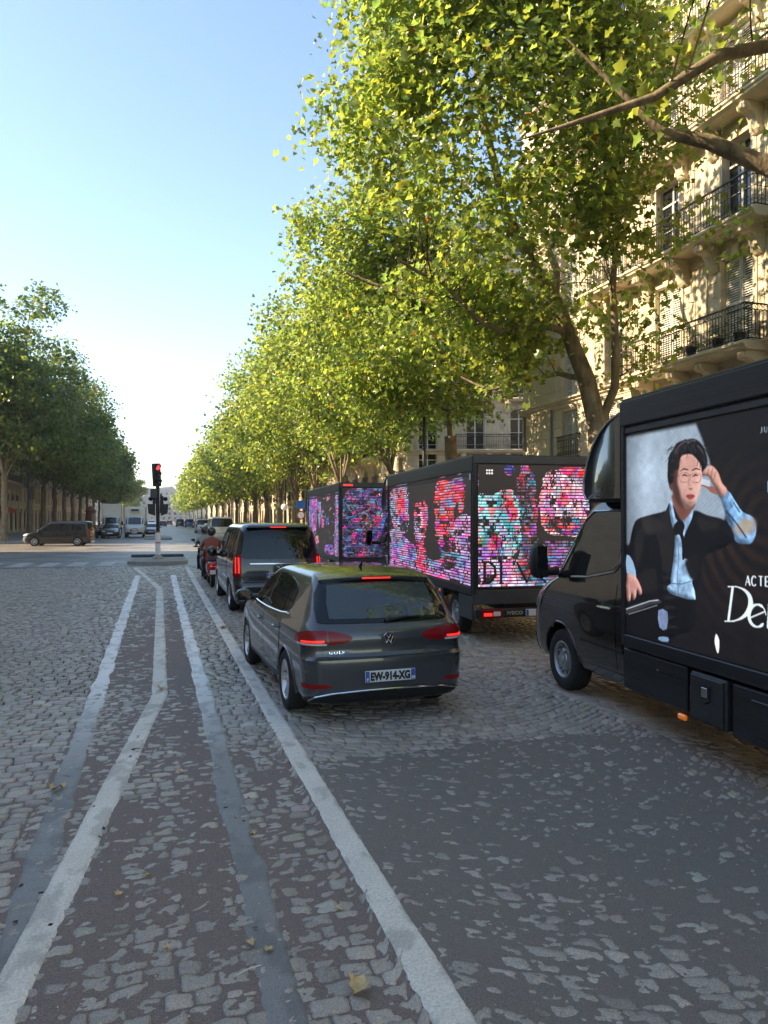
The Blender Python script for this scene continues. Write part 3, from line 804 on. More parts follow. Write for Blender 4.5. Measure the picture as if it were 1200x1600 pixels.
    wp.tube([a+Vector((0, -.03, .0)), (a+b)/2+Vector((0, -.035, .012)), b+Vector((0, -.03, 0))], [.018, .012, .008], 6); wp.ball(a+Vector((0, -.03, 0)), .03, 10, 6); wp.build('wiper', 'plastic', rwin, 40)
    sp = MB(); vs = []
    n = 17
    for i in range(n):
        x = -.60+1.2*i/(n-1); e = abs(x)/.60
        y0 = -1.38; yb = -1.735+.055*e*e; z0 = 1.452-.028*e*e
        vs += [(x, y0, z0-.002), (x, (y0+yb)/2, z0-.014), (x, yb+.01, z0-.046), (x, yb, z0-.056), (x, yb+.01, z0-.076), (x, yb+.12, z0-.080)]
    fs = [(i*6+k, (i+1)*6+k, (i+1)*6+(k+1) % 6, i*6+(k+1) % 6) for i in range(n-1) for k in range(6)]+[tuple(range(6)), tuple((n-1)*6+k for k in range(5, -1, -1))]
    spoiler = sp.add(vs, fs).build('roof_spoiler', m, root, 30)
    bl = MB().cbox(-.155, .155, -1.745, -1.725, 1.378, 1.392, .004).build('brake_light', 'red_lit', spoiler)
    und = MB(); und.box(-.58, .58, -1.70, -1.60, 1.34, 1.374); und.build('spoiler_underside', 'plastic', spoiler)
    an = MB(); an.tube([(0, -1.16, 1.455), (0, -1.21, 1.50), (0, -1.245, 1.535)], [.022, .014, .006], 8); an.build('roof_antenna', 'plastic', root, 40)
    # bumper: plate recess, lower black apron with chrome strip
    ap = MB(); S.patch(ap, S.peri, [(-1.0, .215, .24), (-.86, .215, .285), (-.6, .215, .315), (-.3, .213, .325), (0, .212, .328), (.3, .213, .325), (.6, .215, .315), (.86, .215, .285), (1.0, .215, .24)], 3, .007, .01, 1, 4); ap.build('rear_apron', 'plastic', root, 30)
    pts = [S.peri(q, z_)+Vector((0, -.016, 0)) for q, z_ in [(-.86, .235), (-.80, .285), (-.62, .318), (-.3, .332), (0, .336), (.3, .332), (.62, .318), (.80, .285), (.86, .235)]]
    MB().tube(pts, .009, 6).build('chrome_strip', 'chrome', root, 40)
    rc = MB(); S.patch(rc, S.rear, [(-.40, .43, .432), (-.33, .43, .56), (0, .43, .565), (.33, .43, .56), (.40, .43, .432)], 3, .003, .01, 1, 4); rc.build('plate_recess', m, root, 25)
    yp = S.rear(0, .47).y
    if badge: plate(root, 0, yp-.014, .465, .52, 'EW-914-XG', '60', 0, -.06)
    else: MB().cbox(-.26, .26, yp-.018, yp-.01, .41, .52, .002).build('licence_plate', 'plate', root)
    if badge:
        # round emblem with V over W
        ye = S.rear(0, .815).y-.012
        em = MB(); em.lathe([(.062, 0), (.062, -.010), (.052, -.013), (.052, -.006), (0, -.006)], 32, Matrix.Translation((0, ye, .815)) @ Matrix.Rotation(PI/2, 4, 'Z'))
        emb = em.build('emblem', 'plastic', tgate, 40)
        ring = MB(); ring.lathe([(.052, -.010), (.054, -.016), (.060, -.016), (.062, -.010)], 32, Matrix.Translation((0, ye, .815)) @ Matrix.Rotation(PI/2, 4, 'Z'))
        T = Matrix.Translation((0, ye-.014, .815))
        def strokes(pl, w):
            for (x0, z0), (x1, z1) in zip(pl, pl[1:]):
                ring.tube([T @ Vector((x0, 0, z0)), T @ Vector((x1, 0, z1))], w, 4)
        strokes([(-.022, .044), (0, .004), (.022, .044)], .0055)
        strokes([(-.044, .026), (-.022, -.042), (0, -.004), (.022, -.042), (.044, .026)], .0055)
        ring.build('emblem_letters', 'chrome', emb, 40)
        t = text_mb('GOLF', .027, 1.35, .001, .003, 1.3); t.v = [(v[0]-.60, v[1], v[2]+.690) for v in t.v]
        t.v = [(v[0], S.rear(v[0], v[2]).y-.010+v[1], v[2]) for v in t.v]; t.build('lettering', 'chrome', tgate)
    # windscreen and front lamps
    ws = MB(); S.patch(ws, S.front, [(-.72, 1.0, 1.20), (-.60, 1.0, 1.38), (0, 1.0, 1.40), (.60, 1.0, 1.38), (.72, 1.0, 1.20)], 8, .006, .01, 1, 4); ws.build('windscreen', 'glass', root, 30)
    for sx in (-1, 1):
        hl = MB(); S.patch(hl, S.front, [(.45, .66, .72), (.62, .64, .76), (.80, .66, .80)], 4, .008, .01, sx, 4); hl.build('headlight', 'white_lens', root, 40)
    gr = MB(); S.patch(gr, S.front, [(-.44, .62, .72), (.44, .62, .72)], 2, .01, .01, 1, 8); gr.build('grille', 'plastic', root)
    gr = MB(); S.patch(gr, S.front, [(-.6, .28, .45), (.6, .28, .45)], 2, .01, .01, 1, 8); gr.build('air_intake', 'plastic', root)
    MB().cbox(-.26, .26, 2.19, 2.21, .46, .57, .002).build('licence_plate', 'plate', root)
    return root, S

# ---------------------------------------------------------------- people carrier (black van)
VAN = [(.20, -2.38, 2.36, .86, .18, .40), (.30, -2.47, 2.48, .92, .18, .42), (.42, -2.51, 2.54, .94, .18, .44), (.56, -2.515, 2.56, .955, .18, .46), (.64, -2.50, 2.55, .96, .17, .48), (.70, -2.475, 2.54, .962, .17, .5),
       (.85, -2.47, 2.47, .962, .16, .52), (.98, -2.46, 2.25, .958, .15, .52), (1.07, -2.45, 1.85, .950, .14, .45), (1.13, -2.44, 1.60, .942, .14, .40), (1.30, -2.41, 1.34, .905, .14, .34), (1.50, -2.37, 1.04, .862, .14, .30),
       (1.68, -2.33, .76, .822, .14, .26), (1.78, -2.28, .56, .785, .14, .24), (1.84, -2.20, .38, .735, .14, .22), (1.885, -2.08, .16, .65, .14, .2), (1.905, -1.90, -.05, .50, .14, .15)]
def build_van(name, label, loc, rz, m, glass='glass', plate_txt=None, lit=False, group=None):
    root = thing(name, label, 'van', loc, rz, group)
    S = Shell(VAN, .06, .12, .035)
    zs = [.20, .25, .30, .36, .42, .49, .56, .60, .64, .67, .70, .77, .85, .92, .98, 1.03, 1.07, 1.10, 1.13, 1.21, 1.30, 1.4, 1.5, 1.6, 1.68, 1.73, 1.78, 1.815, 1.84, 1.865, 1.885, 1.90, 1.905]
    WY = (1.62, -1.58); WR = .385
    S.body(zs, 76, [(WY[0], .36, WR), (WY[1], .36, WR)]).build('body', m, root, 28)
    tr = []; li = []
    for ya in WY: arch_trim(S, tr, li, ya, .36, WR)
    [q.build('arch_lip', m, root, 40) for q in tr]; [q.build('wheel_arch', 'plastic', root) for q in li]
    for sx in (-1, 1):
        for ya in WY: add_wheel(root, sx*.83, ya, .345, .225, .23, alloy_mb, 'alloy', sx)
        door_panel(root, S, [(1.12, .34, 1.10), (.6, .34, 1.11), (.13, .34, 1.115)], sx, m, (.30, .98), sub=5)
        door_panel(root, S, [(.11, .34, 1.115), (-.5, .34, 1.115), (-1.05, .34, 1.115)], sx, m, (-.02, .98), sub=6)
        for c in ([(1.46, 1.145, 1.155), (1.2, 1.145, 1.36), (.9, 1.145, 1.545), (.68, 1.145, 1.62), (.16, 1.145, 1.665)],
                  [(.08, 1.145, 1.67), (-.5, 1.145, 1.69), (-1.02, 1.145, 1.69)], [(-1.10, 1.145, 1.69), (-1.7, 1.145, 1.685), (-2.08, 1.15, 1.66), (-2.14, 1.2, 1.62)]):
            g = MB(); S.patch(g, S.side, c, 6, .006, .01, sx, 5); g.build('side_window', glass, root, 30)
        g = MB(); S.patch(g, S.side, [(1.1, .60, .612), (-1.1, .60, .612)], 1, .008, .01, sx, 12); g.build('side_strip', 'plastic', root)
        mm = MB(); mm.ball((sx*1.10, 1.25, 1.16), .15, 14, 10, (.85, .55, .9)); mr = mm.build('mirror', m, root, 50)
        k = MB(); k.tube([(sx*.92, 1.30, 1.08), (sx*1.06, 1.27, 1.10)], .04, 8); k.build('mirror_arm', 'plastic', mr)
        lt = MB(); S.patch(lt, S.peri, [(.80, .80, 1.24), (.87, .78, 1.25), (.96, .78, 1.24), (1.03, .80, 1.18)], 6, .012, .02, sx, 4)
        tl = lt.build('tail_light', 'red_lens', root, 40)
        if lit:
            for a, b in ((.84, .87), (.91, .935)):
                k = MB(); S.patch(k, S.peri, [(a, .86, 1.18), (b, .86, 1.19)], 6, .0165, .002, sx, 2); k.build('lit_bar', 'red_lit', tl, 40)
        lt = MB(); S.patch(lt, S.peri, [(.60, .355, .40), (.90, .355, .40)], 1, .008, .01, sx, 6); lt.build('reflector', 'red_lens', root)
        hl = MB(); S.patch(hl, S.front, [(.50, .80, .84), (.70, .78, .90), (.88, .80, .96)], 4, .008, .01, sx, 4); hl.build('headlight', 'white_lens', root, 40)
    tg = MB(); S.patch(tg, S.rear, [(-.80, .74, 1.12), (-.74, .70, 1.125), (0, .69, 1.13), (.74, .70, 1.125), (.80, .74, 1.12)], 6, .007, .012, 1, 6)
    tgate = tg.build('tailgate', m, root, 25)
    rw = MB(); S.patch(rw, S.rear, [(-.80, 1.19, 1.55), (-.77, 1.165, 1.70), (-.70, 1.15, 1.755), (0, 1.145, 1.765), (.70, 1.15, 1.755), (.77, 1.165, 1.70), (.80, 1.19, 1.55)], 8, .006, .012, 1, 4)
    rw.build('rear_window', glass, root, 30)
    k = MB(); S.patch(k, S.rear, [(-.62, 1.045, 1.062), (0, 1.04, 1.062), (.62, 1.045, 1.062)], 1, .018, .012, 1, 8); k.build('chrome_strip', 'chrome', tgate, 30)
    k = MB(); S.patch(k, S.rear, [(-.45, .72, .90), (.45, .72, .90)], 1, .004, .01, 1, 6); k.build('plate_recess', 'plastic', root)
    k = MB(); S.patch(k, S.rear, [(-.75, .66, .685), (.75, .66, .685)], 1, .014, .02, 1, 8); k.build('bumper_step', 'plastic', root)
    k = MB(); S.patch(k, S.rear, [(-.7, .43, .445), (.7, .43, .445)], 1, .010, .01, 1, 8); k.build('chrome_strip', 'chrome', root)
    sp = MB().cbox(-.66, .66, -2.40, -2.16, 1.795, 1.835, .015); sp.build('roof_spoiler', m, root)
    if lit: MB().cbox(-.17, .17, -2.409, -2.395, 1.806, 1.823, .003).build('brake_light', 'red_lit', root)
    if plate_txt:
        plate(root, 0, S.rear(0, .81).y-.022, .81, .52, plate_txt, '75')
    # three-pointed star in a ring
    em = MB(); T = Matrix.Translation((0, S.rear(0, .99).y-.016, .985)) @ Matrix.Rotation(PI/2, 4, 'Z')
    em.lathe([(.050, 0), (.052, -.008), (.060, -.008), (.062, 0)], 24, T)
    for a in (0, 2*PI/3, 4*PI/3): em.tube([T @ Vector((-.004, 0, 0)), T @ Vector((-.004, .052*math.cos(a), .052*math.sin(a)))], [.012, .003], 5)
    em.build('emblem', 'chrome', tgate, 40)
    ws = MB(); S.patch(ws, S.front, [(-.84, 1.16, 1.5), (-.74, 1.15, 1.76), (0, 1.14, 1.78), (.74, 1.15, 1.76), (.84, 1.16, 1.5)], 8, .006, .01, 1, 5); ws.build('windscreen', glass, root, 30)
    gr = MB(); S.patch(gr, S.front, [(-.48, .66, .86), (0, .64, .9), (.48, .66, .86)], 4, .010, .01, 1, 5); gr.build('grille', 'plastic', root)
    return root, S

golf, SG = build_hatchback('hatchback_car', 'dark grey metallic hatchback with lit tail lights beside the white lane line', (2.10, 9.05, .0), R(2.1))
vclass, SV = build_van('passenger_van', 'black passenger van stopped in front of the grey hatchback', (2.42, 17.95, 0), R(.3), 'paint_black', plate_txt='GT-420-TK', lit=True)
van2, SV2 = build_van('passenger_van', 'dark brown passenger van crossing the sunlit junction broadside', (-6.9, 58.6, 0), R(82), 'paint_brown'); van2.scale = (.94, .92, .96)
# ---------------------------------------------------------------- screens: flat pictures drawn here, point by point
def smooth_poly(P, k=4):
    n = len(P); out = []
    for i in range(n):
        p0, p1, p2, p3 = (np.array(P[(i+j-1) % n], float) for j in range(4))
        for t in np.linspace(0, 1, k, endpoint=False):
            out.append(.5*((2*p1)+(-p0+p2)*t+(2*p0-5*p1+4*p2-p3)*t*t+(-p0+3*p1-3*p2+p3)*t**3))
    return np.array(out)
def srgb(c):
    c = np.array(c, float)/255
    return np.where(c <= .04045, c/12.92, ((c+.055)/1.055)**2.4)
class Pic:
    def __init__(s, w, h, bgc):
        s.w, s.h = w, h; s.a = np.tile(srgb(bgc), (h, w, 1)).astype(float)
        s.gx, s.gy = np.meshgrid(np.arange(w)+.5, np.arange(h)+.5)
    def mask(s, P):
        P = np.asarray(P, float); m = np.zeros((s.h, s.w), bool)
        x0, x1 = int(max(0, P[:, 0].min())), int(min(s.w, P[:, 0].max()+2)); y0, y1 = int(max(0, P[:, 1].min())), int(min(s.h, P[:, 1].max()+2))
        if x1 <= x0 or y1 <= y0: return m
        gx, gy = s.gx[y0:y1, x0:x1], s.gy[y0:y1, x0:x1]; r = np.zeros(gx.shape, bool)
        for (ax, ay), (bx, by) in zip(P, np.roll(P, -1, 0)):
            if ay == by: continue
            r ^= ((ay > gy) != (by > gy)) & (gx < (bx-ax)*(gy-ay)/(by-ay)+ax)
        m[y0:y1, x0:x1] = r; return m
    def poly(s, P, c, sm=True, k=4, noise=0, soft=0, vol=0):
        m = s.mask(smooth_poly(P, k) if sm else P).astype(float); vs_ = 1
        if vol:
            b_ = blur(blur(m, vol), vol); gy_, gx_ = np.gradient(b_)
            vs_ = np.clip(1+(gx_*-.75+gy_*.65)*vol*2.3-.42*np.clip(1-b_, 0, 1)**1.2, .38, 1.3)[..., None]
        if soft: m = blur(m, soft)
        c = srgb(c)
        f = 1+noise*(fbm(s.gx/14, s.gy/14, int(P[0][0]) % 97, 3)-.5)[..., None]*2 if noise else 1
        s.a = s.a*(1-m[..., None])+c*f*vs_*m[..., None]
    def stroke(s, pts, ws, c, soft=0):
        pts = [np.array(p, float) for p in pts]; L, Rr = [], []
        ws = ws if isinstance(ws, (list, tuple)) else [ws]*len(pts)
        for i, p in enumerate(pts):
            d = pts[min(i+1, len(pts)-1)]-pts[max(i-1, 0)]; d = d/(np.linalg.norm(d)+1e-9); nn = np.array([-d[1], d[0]])
            L.append(p+nn*ws[i]/2); Rr.append(p-nn*ws[i]/2)
        s.poly(L+Rr[::-1], c, False, soft=soft)
    def image(s, name):
        im = bpy.data.images.new(name, s.w, s.h, float_buffer=False)
        a = np.clip(s.a, 0, 1); a = np.where(a <= .0031308, a*12.92, 1.055*a**(1/2.4)-.055)
        px = np.ones((s.h, s.w, 4), np.float32); px[..., :3] = a[::-1]
        im.pixels.foreach_set(px.ravel()); im.update(); im.pack(); return im
def blur(a, r):
    r = int(r)
    for ax in (0, 1):
        k = np.cumsum(np.concatenate([np.repeat(np.take(a, [0], ax), r+1, ax), a, np.repeat(np.take(a, [-1], ax), r, ax)], ax), ax)
        n = a.shape[ax]
        a = (np.take(k, range(2*r+1, n+2*r+1), ax)-np.take(k, range(0, n), ax))/(2*r+1) if False else (np.take(k, np.arange(n)+2*r, ax)-np.take(k, np.arange(n), ax))/(2*r)
    return a
def screen_mat(name, img, strength):
    m = bpy.data.materials.new(name); m.use_nodes = True; nt = m.node_tree; b = nt.nodes['Principled BSDF']
    t = node(nt, 'ShaderNodeTexImage'); t.image = img; t.interpolation = 'Linear'
    b.inputs['Base Color'].default_value = (.012, .012, .013, 1); b.inputs['Roughness'].default_value = .45; b.inputs['Specular IOR Level'].default_value = .35
    nt.links.new(t.outputs[0], b.inputs['Emission Color']); b.inputs['Emission Strength'].default_value = strength
    return m
def screen_obj(name, P00, P10, P11, P01, m, parent):
    me = bpy.data.meshes.new(name)
    P = [Vector(p) for p in (P00, P10, P11, P01)]
    nn = (P[1]-P[0]).cross(P[3]-P[0]).normalized()*.02
    me.from_pydata(P+[p-nn for p in P], [], [(0, 1, 2, 3), (4, 7, 6, 5), (0, 4, 5, 1), (1, 5, 6, 2), (2, 6, 7, 3), (3, 7, 4, 0)])
    uv = me.uv_layers.new(name='UVMap')
    for i, c in enumerate([(0, 0), (1, 0), (1, 1), (0, 1)]): uv.data[i].uv = c
    for i in range(4, 24): uv.data[i].uv = (.001, .001)
    return link_mesh(name, me, m, parent)

# portrait poster screen ----------------------------------------------------
PPM = 300; SW, SZ0, SZ1 = 2.3, .89, 2.80
TC = dict(loc=(5.06, 1.54), rz=-R(4), L=4.6, H=3.13)
def scr_pt(zx, zy):
    """poster design grid -> raster"""
    u = 960+zx/3.809; v = 640+zy/3.809
    d = Vector((math.cos(YAW)*(u-600)+math.sin(YAW)*1150, -math.sin(YAW)*(u-600)+math.cos(YAW)*1150, (810-v)))
    o = Vector((TC['loc'][0], TC['loc'][1], 0)); c, s_ = math.cos(TC['rz']), math.sin(TC['rz'])
    ex = Vector((c, s_, 0)); ey = Vector((-s_, c, 0))
    n_ = ex; t = (ex.dot(o)-1.06)/d.dot(n_)
    p = d*t; y = (p-o).dot(ey); z = 2+p.z
    return ((TC['L']-.06-y)*PPM, (SZ1-z)*PPM)
def G(*pts): return [scr_pt(*p) for p in pts]
pic = Pic(int(SW*PPM), int((SZ1-SZ0)*PPM), (27, 26, 29))
sc_ = PPM/540.0
lightm = blur(pic.mask(np.array(G((60, 165), (470, 82), (505, 170), (550, 300), (560, 420), (600, 500), (660, 600), (620, 680), (60, 800)))).astype(float), 5)
gxn = (pic.gx/pic.w); gyn = pic.gy/pic.h
lum = np.clip(.72+.35*np.exp(-(((gxn-.12)/.16)**2+((gyn-.22)/.22)**2)), 0, 1.1)
lum *= np.clip(.45+((pic.gx-0)/60)*.3, .45, 1)
wv = 1+.06*np.sin((pic.gx*.6+pic.gy)*.55)
bgc = srgb((176, 194, 210))[None, None]*(lum*wv)[..., None]
pic.a = pic.a*(1-lightm[..., None])+bgc*lightm[..., None]
# warm moire in the dark field
mo = np.exp(-(((gxn-.62)/.25)**2+((gyn-.5)/.3)**2))*(.5+.5*np.sin(np.hypot(pic.gx-pic.w*.8, pic.gy-pic.h*.42)*.16))
pic.a += mo[..., None]*np.array([.020, .006, .0])*lightm.clip(0, .0)[..., None]+(1-lightm[..., None])*mo[..., None]*np.array([.022, .009, .002])
pic.poly(G((60, 900), (75, 800), (108, 665), (180, 628), (292, 596), (322, 552), (400, 640), (460, 596), (540, 625), (640, 655), (705, 745), (660, 800), (600, 830), (520, 870), (500, 960), (470, 1140), (420, 1320), (60, 1330)), (20, 20, 24), soft=2, vol=14)
for k in range(11):
    yy = 690+k*58; pic.poly(G((250+k*4, yy), (330+k*3, yy+18), (255+k*4, yy+34)), (40, 38, 38), False, soft=2)
pic.poly(G((292, 596), (318, 560), (345, 740), (335, 900), (300, 985), (262, 860), (240, 700)), (38, 36, 37), soft=1)
pic.poly(G((312, 540), (330, 556), (348, 640), (372, 662), (402, 632), (452, 584), (446, 640), (420, 700), (400, 745), (402, 800), (395, 880), (424, 888), (432, 980), (456, 998), (444, 1022), (466, 1126), (362, 1106), (312, 1086), (296, 1050), (322, 1030), (318, 1000), (334, 900), (346, 748), (330, 690), (316, 620)), (150, 184, 214), k=2, noise=.6, soft=1, vol=7)
pic.stroke(G((362, 760), (368, 880), (358, 1000), (366, 1100)), 2.5, (70, 96, 130))
pic.stroke(G((322, 1030), (380, 1036), (440, 1018)), 3, (86, 112, 142))
pic.poly(G((338, 690), (380, 648), (404, 690), (394, 735), (412, 790), (404, 880), (388, 886), (386, 800), (372, 742), (346, 745)), (22, 20, 22), k=3)
# folds and light on the dark cloth
for P_, c_ in ((((150, 650), (230, 640), (280, 700), (180, 740)), (46, 43, 43)), (((110, 760), (160, 700), (150, 860), (110, 940)), (36, 34, 35)), (((480, 640), (580, 650), (600, 700), (500, 720)), (38, 36, 37)), (((400, 900), (470, 860), (480, 980), (440, 1010)), (32, 30, 31)), (((130, 980), (220, 940), (240, 1060), (150, 1080)), (34, 32, 33))):
    pic.poly(G(*P_), c_, soft=6)
# neck, face
pic.poly(G((332, 500), (340, 570), (372, 640), (400, 655), (452, 590), (456, 540)), (126, 82, 72), soft=3)
pic.poly(G((338, 320), (385, 262), (440, 256), (492, 305), (507, 370), (503, 430), (492, 482), (472, 540), (442, 580), (412, 588), (376, 562), (346, 505), (328, 450)), (206, 162, 150), soft=2, vol=13)
pic.poly(G((330, 330), (378, 300), (368, 360), (362, 430), (374, 480), (384, 540), (402, 588), (360, 556), (328, 480), (322, 400)), (84, 54, 48), soft=6)
pic.poly(G((382, 280), (440, 264), (470, 300), (468, 345), (420, 352), (384, 350)), (198, 152, 140), soft=6)
pic.poly(G((446, 440), (480, 452), (482, 490), (458, 478)), (228, 182, 168), soft=4)
# ear and hair
pic.poly(G((308, 395), (322, 390), (330, 440), (326, 480), (310, 450)), (96, 60, 52), soft=1)
pic.poly(G((306, 430), (302, 380), (308, 285), (330, 238), (368, 192), (420, 172), (470, 172), (510, 208), (534, 268), (540, 322), (522, 352), (506, 372), (500, 330), (480, 298), (444, 264), (392, 270), (376, 300), (368, 350), (346, 360), (338, 420), (322, 440)), (30, 26, 28), soft=2, vol=9)
rh = np.random.default_rng(2)
for k in range(70):
    x0, y0 = rh.uniform(318, 528), rh.uniform(188, 300)
    dx = (x0-425)*.25+rh.normal(0, 10); dy = rh.uniform(20, 55)
    if y0 > 255 and 385 < x0 < 490: continue
    g_ = rh.choice([14, 40, 58, 74]); pic.stroke(G((x0, y0), (x0+dx*.5, y0+dy*.35), (x0+dx, y0+dy)), [1.2, 1.8, .6], (g_, g_-3, g_-1), soft=0)
for k in range(26):
    x0 = rh.uniform(320, 525); y0 = 250-62*math.sin((x0-310)/225*PI)**.7-8; pic.stroke(G((x0, y0+14), (x0+rh.normal(0, 7), y0-rh.uniform(2, 12))), [3, .6], (26, 22, 24))
for a, b in (((345, 250), (400, 190)), ((420, 200), (470, 182)), ((480, 210), (515, 260)), ((370, 215), (430, 185))):
    pic.stroke(G(a, ((a[0]+b[0])/2, (a[1]+b[1])/2-10), b), 3, (88, 84, 88), soft=1)
pic.stroke(G((470, 262), (484, 300), (478, 335)), 2.5, (34, 26, 26)); pic.stroke(G((482, 270), (497, 310), (496, 345)), 3, (30, 24, 24))
# brows, eyes, spectacles, nose, mouth
pic.stroke(G((378, 366), (398, 350), (426, 356)), [2, 4, 3], (58, 38, 34)); pic.stroke(G((446, 360), (472, 348), (498, 356)), [3, 4, 2], (58, 38, 34))
pic.stroke(G((388, 392), (404, 385), (422, 394)), [2, 5, 2], (34, 22, 22)); pic.stroke(G((450, 396), (468, 386), (486, 390)), [2, 5, 2], (34, 22, 22))
for cx, cy, w, h in ((402, 402, 27, 29), (470, 404, 30, 28)):
    pic.stroke(G(*[(cx+w*math.copysign(abs(math.cos(t))**.7, math.cos(t)), cy+h*math.copysign(abs(math.sin(t))**.7, math.sin(t))) for t in np.linspace(0, 2*PI, 26)]), 1.3, (112, 66, 60))
pic.stroke(G((428, 390), (434, 384), (441, 390)), 1.8, (110, 60, 54)); pic.stroke(G((373, 392), (340, 384), (318, 388)), 1.6, (90, 52, 48))
pic.stroke(G((442, 400), (448, 440), (446, 464)), 2, (232, 188, 172), soft=1); pic.stroke(G((428, 466), (440, 472), (452, 464)), [2, 3, 1.5], (108, 60, 54)); pic.stroke(G((430, 410), (428, 450)), 3, (160, 108, 96), soft=2)
pic.poly(G((410, 512), (424, 499), (434, 502), (446, 498), (463, 511), (448, 529), (430, 532)), (158, 74, 74), k=3, soft=2); pic.stroke(G((410, 513), (436, 512), (464, 512)), 1.5, (104, 28, 30))
pic.stroke(G((426, 548), (440, 550), (452, 546)), 2, (150, 100, 88), soft=1)
# raised hand with a white cuff, sleeve
pic.poly(G((620, 520), (660, 480), (702, 540), (746, 604), (808, 638), (826, 715), (802, 785), (760, 796), (704, 780), (690, 722), (655, 660), (636, 595)), (122, 166, 206), k=3, noise=.8, soft=1, vol=9)
pic.poly(G((690, 700), (760, 640), (818, 660), (810, 720), (740, 745)), (164, 156, 142), soft=8); pic.stroke(G((650, 600), (700, 660), (770, 760)), 4, (40, 62, 96), soft=1); pic.stroke(G((690, 545), (730, 610)), 4, (70, 90, 120), soft=1)
pic.poly(G((508, 372), (540, 340), (562, 330), (588, 352), (606, 380), (624, 432), (656, 478), (622, 520), (594, 470), (570, 440), (548, 400), (528, 392), (510, 394)), (200, 152, 138), k=3, soft=2, vol=6)
pic.poly(G((500, 450), (530, 460), (560, 490), (600, 500), (580, 460), (545, 448), (515, 440)), (150, 100, 90), k=3, soft=1)
pic.poly(G((505, 408), (556, 420), (552, 458), (500, 440)), (196, 204, 214), False)
for a, b in (((548, 348), (536, 396)), ((570, 345), (560, 405)), ((590, 365), (576, 420))): pic.stroke(G(a, b), 2, (120, 76, 68))
# resting hand, chair arm, candle
pic.poly(G((60, 860), (96, 900), (116, 1000), (60, 970)), (146, 178, 204), k=2)
pic.poly(G((60, 980), (108, 986), (142, 1050), (148, 1090), (132, 1098), (120, 1062), (112, 1112), (96, 1128), (88, 1080), (78, 1134), (60, 1120)), (196, 148, 138), k=2, soft=2, vol=6)
for a, b in (((96, 1010), (110, 1070)), ((80, 1020), (86, 1090))): pic.stroke(G(a, b), 1.5, (140, 92, 82))
pic.poly(G((50, 1178), (200, 1128), (250, 1124), (262, 1148), (200, 1158), (60, 1212)), (60, 62, 66), k=2); pic.stroke(G((56, 1184), (196, 1136), (248, 1130)), 2.5, (196, 200, 206)); pic.stroke(G((70, 1214), (160, 1186), (240, 1160)), 1.8, (150, 154, 160))
pic.poly(G((246, 1190), (300, 1200), (294, 1302), (252, 1290)), (126, 144, 178), k=2, noise=.3); pic.poly(G((250, 1348), (302, 1350), (302, 1378), (250, 1368)), (120, 150, 180), k=2)
pic.poly(G((588, 1330), (606, 1372), (602, 1436), (592, 1438), (578, 1376)), (238, 238, 236), k=3)
# lettering in a thin high-contrast serif
def serif_D(x, y, w, h, c, sl=0):
    f = lambda a, b: (x+w*a+sl*(1-b)*h, y+h*b)
    pic.stroke(G(f(.16, 0), f(.12, 1)), [w*.13*.45*sc_*1.4]*2, c)
    n = 16; pts = [f(.14+.72*math.sin(t)**.9, .5-.5*math.cos(t)) for t in np.linspace(0.02, PI-.02, n)]
    pic.stroke(G(*pts), [w*.20*sc_*.8*(.12+.88*math.sin(t)**2) for t in np.linspace(0, PI, n)], c)
    for b in (0, 1): pic.stroke(G(f(-.02, b), f(.34, b)), h*.016*sc_*1.4, c)
W = (226, 240, 246)
serif_D(640, 1050, 165, 205, W, .10)
n = 22; cx, cy, rx, ry = 826, 1222, 50, 66
pic.stroke(G(*[(cx+rx*math.cos(t)*1.0+6, cy+ry*math.sin(t)) for t in np.linspace(.75, 2*PI-.05, n)]), [3.2+7*abs(math.cos(t)) if .9 < t < 5.2 else 2.6 for t in np.linspace(.75, 2*PI-.05, n)], W)
pic.stroke(G((780, 1238), (880, 1196)), 3, W)
pic.stroke(G((906, 1156), (896, 1290)), 9, W); pic.stroke(G((888, 1292), (922, 1300)), 3, W); pic.stroke(G((894, 1160), (912, 1154)), 3, W)
pic.stroke(G((906, 1192), (940, 1160), (962, 1178), (958, 1300)), [2.5, 5, 9, 9], W)
def cap(kind, x, y, w, h, c, t=2.2):
    f = lambda a, b: (x+w*a, y+h*b)
    th, tk = t*.8, t*2
    S_ = {'A': [((0, 1), (.5, 0), th), ((.5, 0), (1, 1), tk), ((.2, .65), (.8, .65), th)], 'T': [((0, 0), (1, 0), th), ((.5, 0), (.5, 1), tk)],
          'E': [((.15, 0), (.15, 1), tk), ((.1, 0), (.95, 0), th), ((.1, .5), (.8, .5), th), ((.1, 1), (1, 1), th)], 'F': [((.2, 0), (.2, 1), tk), ((.1, 0), (1, 0), th), ((.1, .5), (.8, .5), th)],
          'U': [((.1, 0), (.1, .8), tk), ((.1, .8), (.5, 1), th), ((.5, 1), (.9, .8), th), ((.9, .8), (.9, 0), th)], 'J': [((.6, 0), (.6, .85), tk), ((.6, .85), (.1, 1), th)],
          'N': [((.1, 0), (.1, 1), th), ((.1, 0), (.9, 1), tk), ((.9, 0), (.9, 1), th)], 'I': [((.5, 0), (.5, 1), tk)],
          'R': [((.15, 0), (.15, 1), tk), ((.15, 0), (.8, .12), th), ((.8, .12), (.8, .4), tk), ((.8, .4), (.15, .5), th), ((.4, .5), (1, 1), tk)]}
    if kind == 'C': return pic.stroke(G(*[f(.5+.5*math.cos(q), .5+.5*math.sin(q)) for q in np.linspace(.7, 5.6, 14)]), [th+tk*.6*abs(math.cos(q)) for q in np.linspace(.7, 5.6, 14)], c)
    for a, b, w_ in S_[kind]: pic.stroke(G(f(*a), f(*b)), w_, c)
for k, ch in enumerate('ACTEUR'): cap(ch, 762+k*37+(4 if k > 1 else 0), 986+k*1.5, 27, 58, W)
